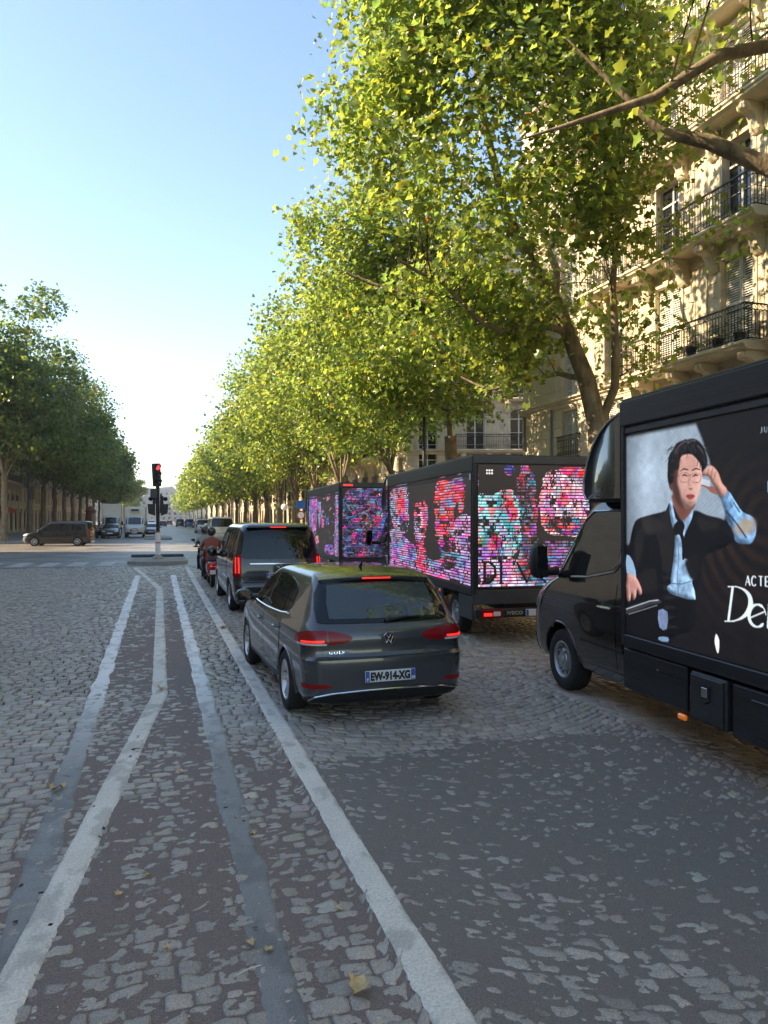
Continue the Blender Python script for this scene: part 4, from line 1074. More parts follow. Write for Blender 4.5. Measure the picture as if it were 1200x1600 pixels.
for k, ch in enumerate('JUN'): cap(ch, 852+k*25, 100-k*3, 18, 36, (170, 186, 200), 1.3)
cap('F', 893, 424, 34, 66, (166, 206, 230), 2)
pic.a = pic.a*np.array([.92, .98, 1.10])
shade = 1+.30*(fbm(pic.gx/90, pic.gy/60, 77, 3)-.5)
pic.a *= shade[..., None]
pic.a = pic.a*.35+np.stack([blur(blur(pic.a[..., q], 1), 1) for q in range(3)], -1)*.65
pic.a = pic.a*(.82+.36*fbm(pic.gx/16, pic.gy/16, 91, 4))[..., None]
pic.a = np.clip(pic.a, 0, 1)**1.08*1.06
pic.a *= (1+.10*(np.random.default_rng(3).random((pic.h, pic.w))-.5))[..., None]
pic.a *= (.90+.10*np.sin(pic.gy*2*PI/3.0))[..., None]
img_portrait = pic.image('portrait_screen_picture')

# striped glitching screens --------------------------------------------------
def glitch(w, h, shapes, seed, period, bgc=(36, 33, 32), letters=None, fill=.62):
    g = Pic(w, h, bgc); base = g.a.copy()
    for P, c, nz in shapes:
        g.poly([(x*w, y*h) for x, y in P], c, noise=nz)
    sat = (np.abs(g.a-base).sum(-1) > .01)
    # the pictures are broken up: patches of the other colours and of darkness inside every shape
    q1 = fbm(g.gx/(w*.055), g.gy/(h*.09), seed+61, 4); q2 = fbm(g.gx/(w*.09), g.gy/(h*.05), seed+71, 4)
    for cond, cc_ in ((q1 > .63, (206, 36, 62)), (q1 < .37, (70, 62, 190)), (q2 > .64, (196, 60, 180)), (q2 < .36, (40, 150, 190))):
        k_ = (cond & sat)[..., None]; g.a = np.where(k_, g.a*.35+srgb(cc_)*.65, g.a)
    dk_ = (np.abs(fbm(g.gx/(w*.045), g.gy/(h*.12), seed+81, 4)-.5) < .030) & sat
    g.a[dk_] = base[dk_]*.8; sat = sat & ~dk_
    r = np.random.default_rng(seed)
    # ragged, blocky colour errors along every lit line
    rowid = (g.gy/period).astype(int); blk = (g.gx/(period*.9)).astype(int)
    hsh = _hash(rowid, blk//2, seed); sh = fbm(g.gx/(w*.07), rowid*3.1, seed+3, 2)
    tint = np.stack([.7+1.1*(hsh > .55), .7+.6*(hsh < .3), .8+.9*(hsh > .35)*(hsh < .8)], -1)
    wl_ = (_hash(rowid, (g.gx/(w*.05)).astype(int), seed+50) > .5)[..., None]*.22
    g.a = np.where(sat[..., None], g.a*(1-wl_)+np.array([.62, .60, .66])*wl_*np.clip(g.a.sum(-1, keepdims=True)*1.2, .25, 1), g.a)
    a = np.where(sat[..., None], g.a*(.75+.5*sh[..., None])*np.where(hsh[..., None] > .80, tint, 1), g.a)
    on = ((g.gy/period) % 1.0) < fill
    a = np.where(on[..., None] | ~sat[..., None], a, base*.55)
    a = np.where((~sat & on)[..., None], base*1.15, a)
    # whole lines slip sideways and drop out
    rows_ = (np.arange(h)/period).astype(int); out = a.copy()
    for y in range(h):
        k = int(r.normal(0, 0)) if False else int((_hash(np.array([rows_[y]]), np.array([7]), seed)[0]-.5)*w*.028)
        out[y] = np.roll(a[y], k, 0)
    drop = (fbm(g.gx/(w*.11), (g.gy/period).astype(int)*.33, seed+21, 4) > .67) & sat
    out[drop] = base[drop]*.8
    edge = fbm(g.gx/(w*.035), (g.gy/period).astype(int)*1.7, seed+31, 3)
    out = np.where((on & sat)[..., None], out*(.7+.7*edge[..., None]), out)
    g.a = out
    if letters: letters(g)
    return g
def letters_B(g):
    w, h = g.w, g.h; K = (20, 16, 20); t = h*.017
    def L(pts, ww): g.stroke([(x*w, y*h) for x, y in pts], ww, K)
    L([(.055, .79), (.055, .965)], t*1.5); L([(.03, .79), (.09, .79), (.145, .83), (.15, .90), (.11, .955), (.03, .965)], [t*.7, t, t*1.4, t*1.5, t, t*.7])
    L([(.20, .79), (.20, .965)], t*1.5); L([(.18, .79), (.225, .79)], t*.6); L([(.18, .965), (.225, .965)], t*.6)
    L([(.34, .80), (.43, .965)], t*1.2); L([(.50, .79), (.43, .965)], t*.6); L([(.60, .81), (.545, .86), (.545, .92), (.60, .965)], t)
    for r_, ww in ((.045, .05), (.070, .06)):
        for k in range(3): g.stroke([((.07+k*.022)*w, r_*h), ((.085+k*.022)*w, r_*h)], h*.014, (220, 220, 230))
shB = [([(.0, .26), (.12, .25), (.22, .20), (.32, .22), (.38, .4), (.37, .62), (.30, .75), (.2, .78), (0, .64)], (120, 214, 226), .5),
       ([(.16, .30), (.24, .24), (.30, .36), (.34, .60), (.26, .55)], (30, 170, 186), .5), ([(.22, .34), (.30, .28), (.34, .40), (.30, .46)], (214, 40, 50), .2),
       ([(0, .66), (.12, .57), (.2, .62), (.16, .76), (0, .80)], (150, 60, 190), .5), ([(.09, .60), (.17, .56), (.17, .70), (.10, .72)], (220, 40, 96), .4), ([(.01, .60), (.08, .56), (.08, .66), (.02, .66)], (60, 170, 70), .3),
       ([(.0, .80), (.2, .75), (.36, .78), (.52, .84), (.52, 1.02), (0, 1.02)], (196, 190, 226), .5),
       ([(.34, .12), (.50, .08), (.52, .8), (.50, .95), (.35, .9), (.38, .5)], (70, 62, 74), .6),
       ([(.56, .20), (.62, .05), (.80, .04), (1.02, .06), (1.02, .60), (.8, .58), (.62, .56), (.54, .40)], (232, 196, 206), .5),
       ([(.72, .02), (1.02, .02), (1.02, .12), (.84, .10)], (206, 40, 50), .4), ([(.70, .26), (.78, .22), (.82, .30), (.74, .36)], (222, 40, 60), .3), ([(.60, .42), (.66, .40), (.68, .52), (.62, .54)], (216, 50, 70), .3),
       ([(.66, .48), (.78, .43), (.92, .44), (.99, .50), (.9, .57), (.76, .58)], (60, 34, 44), .3), ([(.70, .50), (.82, .47), (.92, .50), (.84, .53)], (206, 40, 62), .3),
       ([(.24, .01), (.32, .01), (.32, .07), (.25, .08)], (44, 50, 150), .4), ([(.38, .0), (.44, .0), (.44, .05), (.39, .06)], (52, 70, 190), .4),
       ([(.52, .66), (.7, .62), (.95, .66), (1.02, .8), (1.02, 1.02), (.52, 1.02)], (92, 74, 120), .6)]
gB = glitch(440, 420, shB, 3, 10.5, letters=letters_B)
gB_rear = gB.image('striped_screen_picture')
shBs = [([(.02, .10), (.28, .02), (.30, .5), (.2, .60), (.04, .46)], (142, 150, 196), .5), ([(.10, .22), (.22, .10), (.26, .36), (.16, .40)], (214, 30, 50), .3), ([(.16, .4), (.25, .38), (.24, .52), (.18, .54)], (38, 60, 190), .3),
        ([(.38, .34), (.48, .22), (.56, .30), (.54, .55), (.50, .72), (.42, .70)], (226, 60, 96), .4), ([(.42, .42), (.48, .34), (.5, .6), (.44, .64)], (236, 200, 224), .4),
        ([(.66, .10), (.72, .0), (.80, .08), (.9, .02), (.94, .20), (.84, .34), (.82, .60), (.68, .66), (.64, .40)], (212, 34, 44), .4), ([(.90, .2), (.94, .18), (.93, .34), (.88, .36)], (214, 40, 50), .3),
        ([(.02, .56), (.3, .66), (.4, .78), (.5, .74), (.62, .84), (.98, .70), (.99, 1.0), (.02, 1.0)], (150, 120, 190), .6), ([(.42, .76), (.52, .72), (.54, .98), (.44, .99)], (226, 40, 110), .4), ([(.32, .7), (.4, .72), (.4, .9), (.33, .88)], (44, 120, 200), .4),
        ([(.84, .44), (.98, .40), (.98, .68), (.86, .72)], (176, 140, 190), .5), ([(.7, .66), (.84, .58), (.86, .84), (.74, .88)], (30, 27, 28), 0), ([(.30, .72), (.37, .70), (.36, .86), (.31, .84)], (30, 27, 28), 0)]
gBs = glitch(560, 420, shBs, 9, 10.5).image('striped_screen_picture')
shA = [([(.05, .05), (.7, .02), (.92, .3), (.9, .7), (.6, .98), (.02, .98)], (52, 60, 110), .8), ([(.25, .3), (.42, .26), (.45, .5), (.3, .55)], (70, 40, 80), .5), ([(.34, .42), (.44, .4), (.44, .52), (.36, .54)], (40, 96, 60), .4),
       ([(.54, .5), (.7, .4), (.76, .7), (.6, .8)], (40, 70, 190), .6), ([(.36, .05), (.5, .02), (.52, .14), (.4, .16)], (56, 56, 140), .5), ([(.28, .62), (.4, .6), (.42, .74), (.3, .74)], (60, 50, 150), .5)]
def dots_A(g):
    r = np.random.default_rng(8)
    for _ in range(46):
        x, y = r.uniform(.52, .98), r.uniform(.05, .95); s_ = r.choice([3, 4, 6]); g.poly([(x*g.w, y*g.h), (x*g.w+s_, y*g.h), (x*g.w+s_, y*g.h+s_*1.5), (x*g.w, y*g.h+s_*1.5)], [(220, 210, 225), (200, 130, 90), (90, 110, 220)][r.integers(3)], False)
gA = glitch(440, 420, shA, 13, 9.5, bgc=(30, 28, 30), letters=dots_A).image('striped_screen_picture')
shAs = [([(.0, .05), (.16, .0), (.2, .45), (.14, .98), (.0, .98)], (96, 110, 214), .5), ([(.14, .02), (.30, .0), (.34, .3), (.28, .66), (.34, .9), (.2, .99)], (176, 110, 220), .6), ([(.2, .1), (.26, .1), (.28, .4), (.2, .44)], (150, 60, 190), .4),
        ([(.36, .1), (.46, .06), (.44, .5), (.38, .54)], (110, 150, 226), .5), ([(.48, .3), (.56, .3), (.55, .56), (.48, .56)], (220, 40, 150), .4), ([(.62, .42), (.70, .40), (.7, .52), (.62, .54)], (60, 110, 214), .4),
        ([(.9, .02), (.99, .02), (.99, .98), (.88, .96)], (110, 130, 210), .6), ([(.64, .02), (.76, .0), (.74, .1), (.66, .12)], (96, 120, 210), .4), ([(.62, .86), (.82, .84), (.86, .98), (.6, .99)], (70, 90, 220), .5), ([(.3, .74), (.38, .72), (.38, .84), (.3, .86)], (214, 190, 120), .4)]
gAs = glitch(560, 420, shAs, 17, 9.5, letters=dots_A).image('striped_screen_picture')
SM = {'portrait': screen_mat('portrait_screen', img_portrait, .46), 'Br': screen_mat('striped_screen', gB_rear, .56), 'Bs': screen_mat('striped_screen', gBs, .56), 'Ar': screen_mat('striped_screen', gA, .56), 'As': screen_mat('striped_screen', gAs, .56)}

# ---------------------------------------------------------------- trucks with screens
CAB = [(.32, -1.40, .82, .90, .04, .30), (.42, -1.40, .92, .955, .04, .34), (.60, -1.40, .955, .985, .04, .38), (.80, -1.40, .955, .995, .04, .40), (1.0, -1.40, .90, .998, .04, .42), (1.14, -1.40, .78, .992, .04, .42),
       (1.25, -1.40, .55, .98, .04, .36), (1.32, -1.40, .34, .970, .04, .32), (1.50, -1.40, .17, .945, .04, .28), (1.75, -1.40, -.03, .905, .04, .26), (2.0, -1.40, -.22, .862, .04, .24), (2.14, -1.40, -.36, .82, .04, .22), (2.22, -1.40, -.52, .75, .04, .2), (2.26, -1.40, -.72, .6, .04, .15)]
def truck_cab(root, yax, m, glass='cab_glass'):
    S = Shell(CAB, 0.0, .10, .0); S.y0, S.y1 = -1.4, .955
    T = Matrix.Translation((0, yax, 0)); cab = MB()
    zs = [.32, .37, .42, .5, .6, .7, .8, .9, 1.0, 1.07, 1.14, 1.2, 1.25, 1.29, 1.32, 1.4, 1.5, 1.62, 1.75, 1.88, 2.0, 2.08, 2.14, 2.19, 2.22, 2.26]
    c = S.body(zs, 44, [(0, .37, .42)]).xf(T).build('cab', m, root, 28)
    tr = []; li = []; arch_trim(S, tr, li, 0, .37, .42); [q.xf(T).build('arch_lip', m, c, 40) for q in tr]; [q.xf(T).build('wheel_arch', 'plastic', c) for q in li]
    def put(name, mm, cols, fn, sx=1, rows=6, sub=4, off=.006, par=None, th=.01):
        k = MB(); S.patch(k, fn, cols, rows, off, th, sx, sub); return k.xf(T).build(name, mm, par or root, 30)
    for sx in (-1, 1):
        d = put('door', m, [(-.06, .85, 1.28), (-.20, .70, 1.29), (-.40, .50, 1.30), (-.55, .47, 1.30), (-1.22, .47, 1.33)], S.side, sx, off=.005)
        h = MB(); a = S.side(-1.02, 1.08); h.tube([(sx*a.x, -1.12, 1.08), (sx*(a.x+.035), -1.09, 1.085), (sx*(a.x+.035), -.94, 1.085), (sx*a.x, -.91, 1.08)], .014, 8); h.xf(T).build('handle', 'chrome', d, 40)
        put('side_window', glass, [(.02, 1.36, 1.40), (-.12, 1.355, 1.62), (-.22, 1.35, 1.75)], S.side, sx)
        put('side_window', glass, [(-.25, 1.35, 1.78), (-.42, 1.36, 1.96), (-.56, 1.38, 2.05), (-1.12, 1.48, 2.06), (-1.20, 1.54, 2.03)], S.side, sx)
        g = MB()
        pts = [(-.25, 1.34), (-.62, 1.365), (-1.14, 1.455), (-1.23, 1.54), (-1.23, 2.04), (-1.15, 2.085), (-.55, 2.08), (-.40, 1.99), (-.05, 1.55), (.06, 1.37)]
        pts3 = [S.side(y, z)+Vector((.008, 0, 0)) for y, z in pts]; g.tube([(sx*p.x, p.y, p.z) for p in pts3], .010, 5, True); g.xf(T).build('window_trim', 'chrome' if False else 'paint_silver', d)
        put('side_strip', 'plastic', [(-.50, .66, .69), (-1.36, .66, .69)], S.side, sx, 1, off=.014, par=d)
        put('sill', m, [(-.48, .36, .44), (-1.36, .36, .44)], S.side, sx, 1, off=.02)
        mm = MB(); mm.cbox(-.08, .08, -.11, .10, -.20, .20, .05); mm.xf(T @ Matrix.Translation((sx*1.21, .12, 1.50)))
        mr = mm.build('mirror', 'plastic', root, 50); k = MB(); k.tube([(sx*.95, .16, 1.38), (sx*1.07, .15, 1.36), (sx*1.20, .12, 1.42)], [.06, .045, .05], 8); k.xf(T).build('mirror_arm', 'plastic', mr, 50)
        k = MB(); k.cbox(-.07, .07, -.125, -.105, -.18, .18, .02); k.xf(T @ Matrix.Translation((sx*1.21, .12, 1.50))); k.build('mirror_glass', 'glass', mr)
        put('headlight', 'white_lens', [(.50, .86, .96), (.66, .84, 1.06), (.86, .86, 1.10), (.93, .90, 1.10)], S.front, sx, 4)
        k = MB(); a = S.side(.60, .95); 
        add_wheel(root, sx*.86, yax, .355, .22, .215, steel_mb, 'steel_rim', sx)
    put('windscreen', glass, [(-.84, 1.42, 1.7), (-.78, 1.38, 2.08), (0, 1.36, 2.12), (.78, 1.38, 2.08), (.84, 1.42, 1.7)], S.front)
    g = put('grille', 'plastic', [(-.42, .68, .92), (0, .66, .95), (.42, .68, .92)], S.front, 1, 4, off=.02)
    put('bumper', 'plastic', [(-.88, .36, .55), (0, .34, .58), (.88, .36, .55)], S.front, 1, 4, off=.02)
    for k in range(3): put('grille_bar', 'chrome', [(-.40, .72+.07*k, .735+.07*k), (.40, .72+.07*k, .735+.07*k)], S.front, 1, 1, off=.03, par=g)
    return c, S, T
def screen_truck(name, label, loc, rz, L, H, side_mat, rear_mat, sw=None, group=None, rear_text='IVECO', detail=True):
    root = thing(name, label, 'truck', (loc[0], loc[1], 0), rz, group)
    W2 = 1.06
    b = MB(); b.cbox(-W2+.03, W2-.03, .03, L-.03, .78, H-.02, .01); b.build('box_body', 'truck_black', root)
    # frame rails round the openings, each a real bar
    z0, z1 = .80, H
    for sx in (-1, 1):
        x0, x1 = (-W2, -W2+.06) if sx < 0 else (W2-.06, W2)
        for y0, y1 in ((0, .07), (L-.06, L)): MB().cbox(x0, x1, y0, y1, z0-.02, z1, .008).build('corner_post', 'truck_black', root)
        MB().cbox(x0-(.012 if sx < 0 else -.0), x1+(.012 if sx > 0 else 0), .0, L, z1-.24, z1+.004, .012).build('top_beam', 'truck_black', root)
        MB().cbox(x0, x1, .07, L-.06, z0-.04, z0+.08, .008).build('bottom_beam', 'truck_black', root)
        MB().cbox(x0+.012, x1-.012, .07, L-.06, z1-.31, z1-.255, .004).build('silver_rail', 'alu' if False else 'truck_grey', root)
    MB().cbox(-W2, W2, -.012, .05, z1-.12, z1+.006, .01).build('rear_top_beam', 'truck_grey', root)
    MB().cbox(-W2, W2, .0, .05, z0-.18, z0+.05, .01).build('rear_sill', 'truck_grey', root)
    MB().cbox(-W2+.005, W2-.005, .03, L-.02, z1-.004, z1+.03, .012).build('roof', 'truck_black', root)
    # screens
    yl, yh = (L-.06-(sw or L-.20), L-.06)
    if not sw: yl, yh = .12, L-.10
    zt = SZ1 if sw else H-.14-.06; zb = SZ0
    screen_obj('side_screen', (-W2+.022, yh, zb), (-W2+.022, yl, zb), (-W2+.022, yl, zt), (-W2+.022, yh, zt), side_mat, root)
    if sw: MB().box(-W2+.005, -W2+.035, .07, yl-.004, zb, zt).build('screen_panel', 'ink', root)
    if not sw:
        for nm, y0_, y1_, a, c in (('screen_frame', yl-.03, yh+.03, zt, zt+.02), ('screen_frame', yl-.03, yh+.03, zb-.03, zb-.003), ('screen_frame', yl-.04, yl-.004, zb-.03, zt+.02)):
            MB().box(-W2-.004, -W2+.03, y0_, y1_, a, c).build(nm, 'truck_grey', root)
    screen_obj('rear_screen', (-W2+.09, .008, zb), (W2-.09, .008, zb), (W2-.09, .008, H-.14), (-W2+.09, .008, H-.14), rear_mat, root)
    # chassis
    MB().box(-.45, .45, .2, L+1.4, .48, .76).build('chassis', 'plastic', root)
    MB().cbox(-W2+.02, W2-.02, -.08, .02, .42, .56, .02).build('rear_bumper', 'plastic', root)
    for sx in (-1, 1):
        k = MB().cbox(sx*.78-.17, sx*.78+.17, -.115, -.075, .415, .555, .012); tl = k.build('tail_light', 'red_lens', root)
        MB().cbox(sx*.78-.14, sx*.78+.0, -.122, -.112, .45, .50, .004).build('lit_bar', 'red_lit', tl); MB().cbox(sx*.78+.02, sx*.78+.14, -.120, -.112, .45, .52, .004).build('clear_lens', 'white_lens', tl)
        for yy in (1.25,):
            wh = add_wheel(root, sx*.84, yy, .355, .22, .215, steel_mb, 'steel_rim', sx)
    # side skirts
    for sx in (-1, 1):
        x0, x1 = (-W2+.02, -W2+.05) if sx < 0 else (W2-.05, W2-.02)
        if not sw:
            MB().cbox(x0, x1, .10, .80, .36, .74, .01).build('side_skirt', 'truck_grey', root); MB().cbox(x0, x1, 1.72, L-.3, .36, .74, .01).build('side_skirt', 'truck_grey', root)
            MB().cbox(x0-.012 if sx < 0 else x1, x0 if sx < 0 else x1+.012, L*.30, L*.30+.09, .66, .71, .006).build('marker_lamp', 'amber', root)
    if rear_text:
        t = text_mb(rear_text, .052, 1.2, .004, .003, 1.1); t.v = [(v[0]-.52, v[1]-.083, v[2]+.465) for v in t.v]; t.build('lettering', 'alu', root)
        p = plate(root, .20, -.095, .49, .52, 'FX-731-DB', '75') if False else None
        pl = MB().cbox(-.20, .32, -.10, -.085, .435, .545, .004).build('licence_plate', 'plate', root)
        MB().cbox(-.195, -.155, -.1025, -.099, .44, .54, .001).build('plate_end', 'plate_blue', pl)
    return root
# near truck: portrait screen, cab in view
tC = screen_truck('screen_truck', 'nearest black truck whose side screen shows a man in glasses and a dark suit', TC['loc'], TC['rz'], TC['L'], TC['H'], SM['portrait'], SM['Ar'], sw=SW, group='trucks carrying video screens', rear_text=None)
cabC, SC, TcC = truck_cab(tC, TC['L']+1.43, 'paint_black')
def wind_fairing(root, L, H, m):
    prof = [(0, 2.20), (.74, 2.20), (.80, 2.27), (.79, 2.42), (.72, 2.60), (.60, 2.78), (.44, 2.92), (.24, 3.02), (.04, 3.07), (0, 3.07)]
    secs = [(-1.05, .90), (-1.02, .97), (-.90, 1.0), (-.5, 1.03), (0, 1.04), (.5, 1.03), (.90, 1.0), (1.02, .97), (1.05, .90)]
    mb = MB(); n = len(prof); vs = []
    for x, k in secs: vs += [(x, L+.02+y*k, 2.2+(z-2.2)*(1-(1-k)*.5)) for y, z in prof]
    fs = [(i*n+j, (i+1)*n+j, (i+1)*n+(j+1) % n, i*n+(j+1) % n) for i in range(len(secs)-1) for j in range(n)]+[tuple(range(n-1, -1, -1)), tuple((len(secs)-1)*n+j for j in range(n))]
    o = mb.add(vs, fs).build('roof_fairing', m, root, 40)
    e = MB(); e.tube([(-1.055, L+.02+y*.9, 2.2+(z-2.2)*.95) for y, z in prof[1:-1]], .011, 6); e.build('fairing_edge', 'chrome' if False else 'paint_silver', o, 40)
    MB().cbox(-1.0, 1.0, L+.03, L+.74, 2.17, 2.205, .01).build('fairing_base', 'plastic', o)
    return o
wind_fairing(tC, TC['L'], TC['H'], 'paint_black')
Lc = TC['L']
MB().cbox(-1.045, -1.0, Lc-1.0, Lc-.02, .36, .745, .012).build('side_panel', 'truck_black', tC)
for k in range(3): MB().box(-1.05, -1.04, Lc-.93, Lc-.10, .60-.10*k, .606-.10*k).build('panel_groove', 'toolbox', tC)
tb = MB().cbox(-1.065, -.6, Lc-1.52, Lc-1.08, .34, .735, .014).build('toolbox', 'toolbox', tC)
MB().cbox(-1.085, -1.064, Lc-1.50, Lc-1.10, .36, .72, .012).build('lid', 'toolbox', tb)
k = MB(); k.prism([(Lc-1.36, .66), (Lc-1.24, .66), (Lc-1.24, .545), (Lc-1.30, .51), (Lc-1.36, .545)], 'x', -1.095, -1.083); k.build('latch', 'truck_black', tb)
k = MB().cbox(-1.102, -1.093, Lc-1.335, Lc-1.265, .56, .64, .006); k.build('lock', 'alu', tb)
MB().cbox(-1.045, -1.0, Lc-3.6, Lc-1.56, .32, .73, .012).build('side_panel', 'truck_black', tC)
MB().cbox(-1.058, -1.043, Lc-2.3, Lc-1.78, .40, .66, .01).build('panel_inset', 'truck_black', tC)
MB().cbox(-1.06, -1.02, Lc-.99, Lc-.89, .285, .335, .012).build('marker_lamp', 'amber', tC)
MB().cbox(-1.052, -1.045, Lc-.60, Lc-.585, .63, .645, .002).build('bolt', 'alu', tC)
# middle and far trucks
tB = screen_truck('screen_truck', 'middle screen truck with red and cyan striped screens right of the grey hatchback', (4.80+1.06*math.cos(R(4.5)), 10.8-1.06*math.sin(R(4.5))), -R(4.5), 6.1, 3.0, SM['Bs'], SM['Br'], group='trucks carrying video screens')
truck_cab(tB, 6.1+1.43, 'paint_black'); wind_fairing(tB, 6.1, 3.0, 'paint_black')
k = MB().cbox(-1.07, -1.055, .10, .16, 2.62, 2.72, .004); k.build('marker_plate', 'sign_white', tB)
tA = screen_truck('screen_truck', 'farthest screen truck with violet and blue striped screens', (4.92+1.06*math.cos(R(3.3)), 20.35-1.06*math.sin(R(3.3))), -R(3.3), 6.5, 3.0, SM['As'], SM['Ar'], group='trucks carrying video screens')
truck_cab(tA, 6.5+1.43, 'paint_black'); wind_fairing(tA, 6.5, 3.0, 'paint_black')
for x in (-.95, .55): MB().cbox(x, x+.28, -.020, -.010, 2.925, 2.975, .004).build('top_light', 'red_lit', tA)
# ---------------------------------------------------------------- buildings
_mc = {}
def cached(key, f):
    if key not in _mc: _mc[key] = f()
    return _mc[key]
def put(me, name, m, parent, T):
    o = bpy.data.objects.new(name, me); col.objects.link(o); o.parent = parent; o.matrix_local = T
    if not me.materials: me.materials.append(X[m])
    return o
def win_frame(w, h, arch, fine):
    mb = MB(); t = .055; d0, d1 = .20, .27
    mb.box(-w/2, -w/2+t, d0, d1, 0, h); mb.box(w/2-t, w/2, d0, d1, 0, h); mb.box(-w/2+t, w/2-t, d0, d1, 0, t); mb.box(-w/2+t, w/2-t, d0, d1, h-t, h)
    mb.box(-.045, .045, d0-.012, d1, t, h*.76-.03)
    mb.box(-w/2+t, w/2-t, d0-.006, d1, h*.76-.03, h*.76+.03); mb.box(-.03, .03, d0+.002, d1, h*.76+.03, h-t)
    if fine:
        for s_ in (-1, 1):
            for zz in (.12, .42):
                mb.box(*sorted((s_*.045, s_*(w/2-t))), d0+.015, d1, h*zz, h*zz+.028)
    return mb
def pane_mb(w, h): return MB().box(-w/2+.05, w/2-.05, .245, .26, .05, h-.05)
def shutter_mb(w, h, n):
    mb = MB(); t = .05
    mb.box(0, t, -.018, .018, 0, h); mb.box(w-t, w, -.018, .018, 0, h); mb.box(t, w-t, -.018, .018, 0, .08); mb.box(t, w-t, -.018, .018, h-.08, h); mb.box(t, w-t, -.018, .018, h*.5-.04, h*.5+.04)
    for k in range(n):
        z = .08+(h-.16)*(k+.5)/n
        if abs(z-h*.5) < .05: continue
        mb.add([(t, -.014, z-.022), (w-t, -.014, z-.022), (w-t, .012, z+.018), (t, .012, z+.018), (t, -.008, z-.028), (w-t, -.008, z-.028), (w-t, .018, z+.012), (t, .018, z+.012)], [(0, 1, 2, 3), (4, 7, 6, 5), (0, 4, 5, 1), (2, 6, 7, 3)])
    return mb
def bracket_mb(w, dep, h):
    """scrolled stone console"""
    P = [(0, 0), (-dep*.96, 0), (-dep, -h*.10), (-dep*.97, -h*.24), (-dep*.82, -h*.30), (-dep*.66, -h*.30), (-dep*.50, -h*.38), (-dep*.40, -h*.52), (-dep*.36, -h*.70), (-dep*.30, -h*.84), (-dep*.18, -h*.96), (0, -h)]
    mb = MB(); mb.prism(P, 'x', -w/2, w/2)
    P2 = [(y*1.06-.0, z*.93-.02) for y, z in P[1:-1]]+[(0, -h*.9), (0, -.03)]
    mb.prism(P2, 'x', -w/5, w/5)
    for s_ in (-1, 1):
        mb.lathe([(.0, s_*.02), (h*.12, s_*.02), (h*.14, 0), (h*.14, -s_*.02)], 10, Matrix.Translation((s_*w/2, -dep*.80, -h*.15)))
        mb.lathe([(.0, s_*.02), (h*.09, s_*.02), (h*.10, 0), (h*.10, -s_*.02)], 10, Matrix.Translation((s_*w/2, -dep*.18, -h*.82)))
    return mb
def railing_mb(L, dep, h, step, fine, ret=True):
    """iron railing: rails, bars, a frieze of rings and lower curls"""
    mb = MB(); runs = [((0, -dep), (L, -dep))]
    if ret: runs += [((0, -dep), (0, -.02)), ((L, -dep), (L, -.02))]
    for (x0, y0), (x1, y1) in runs:
        ln = math.hypot(x1-x0, y1-y0); dx, dy = (x1-x0)/ln, (y1-y0)/ln
        T = Matrix(((dx, -dy, 0, x0), (dy, dx, 0, y0), (0, 0, 1, 0), (0, 0, 0, 1)))
        k = MB()
        k.box(0, ln, -.03, .03, h-.035, h); k.box(0, ln, -.012, .012, .06, .085); k.box(0, ln, -.012, .012, h-.19, h-.168)
        n = max(1, int(ln/step)); s_ = ln/n
        for i in range(n+1): k.box(i*s_-.009, i*s_+.009, -.008, .008, .06 if i % 8 else -.02, h-.17)
        if fine:
            for i in range(n):
                c = (i+.5)*s_
                k.lathe([(.058, -.006), (.066, 0), (.058, .006), (.050, 0)], 7, Matrix.Translation((c, 0, h-.10)) @ Matrix.Rotation(PI/2, 4, 'Z'))
                zz = .20
                k.lathe([(.034, -.006), (.042, 0), (.034, .006), (.026, 0)], 6, Matrix.Translation((c, 0, zz)) @ Matrix.Rotation(PI/2, 4, 'Z'))
                k.lathe([(.024, -.006), (.031, 0), (.024, .006), (.017, 0)], 5, Matrix.Translation((c, 0, zz+.09)) @ Matrix.Rotation(PI/2, 4, 'Z'))
                k.box(c-.045, c+.045, -.006, .006, h*.52, h*.52+.014)
        mb.join(k, T)
    return mb

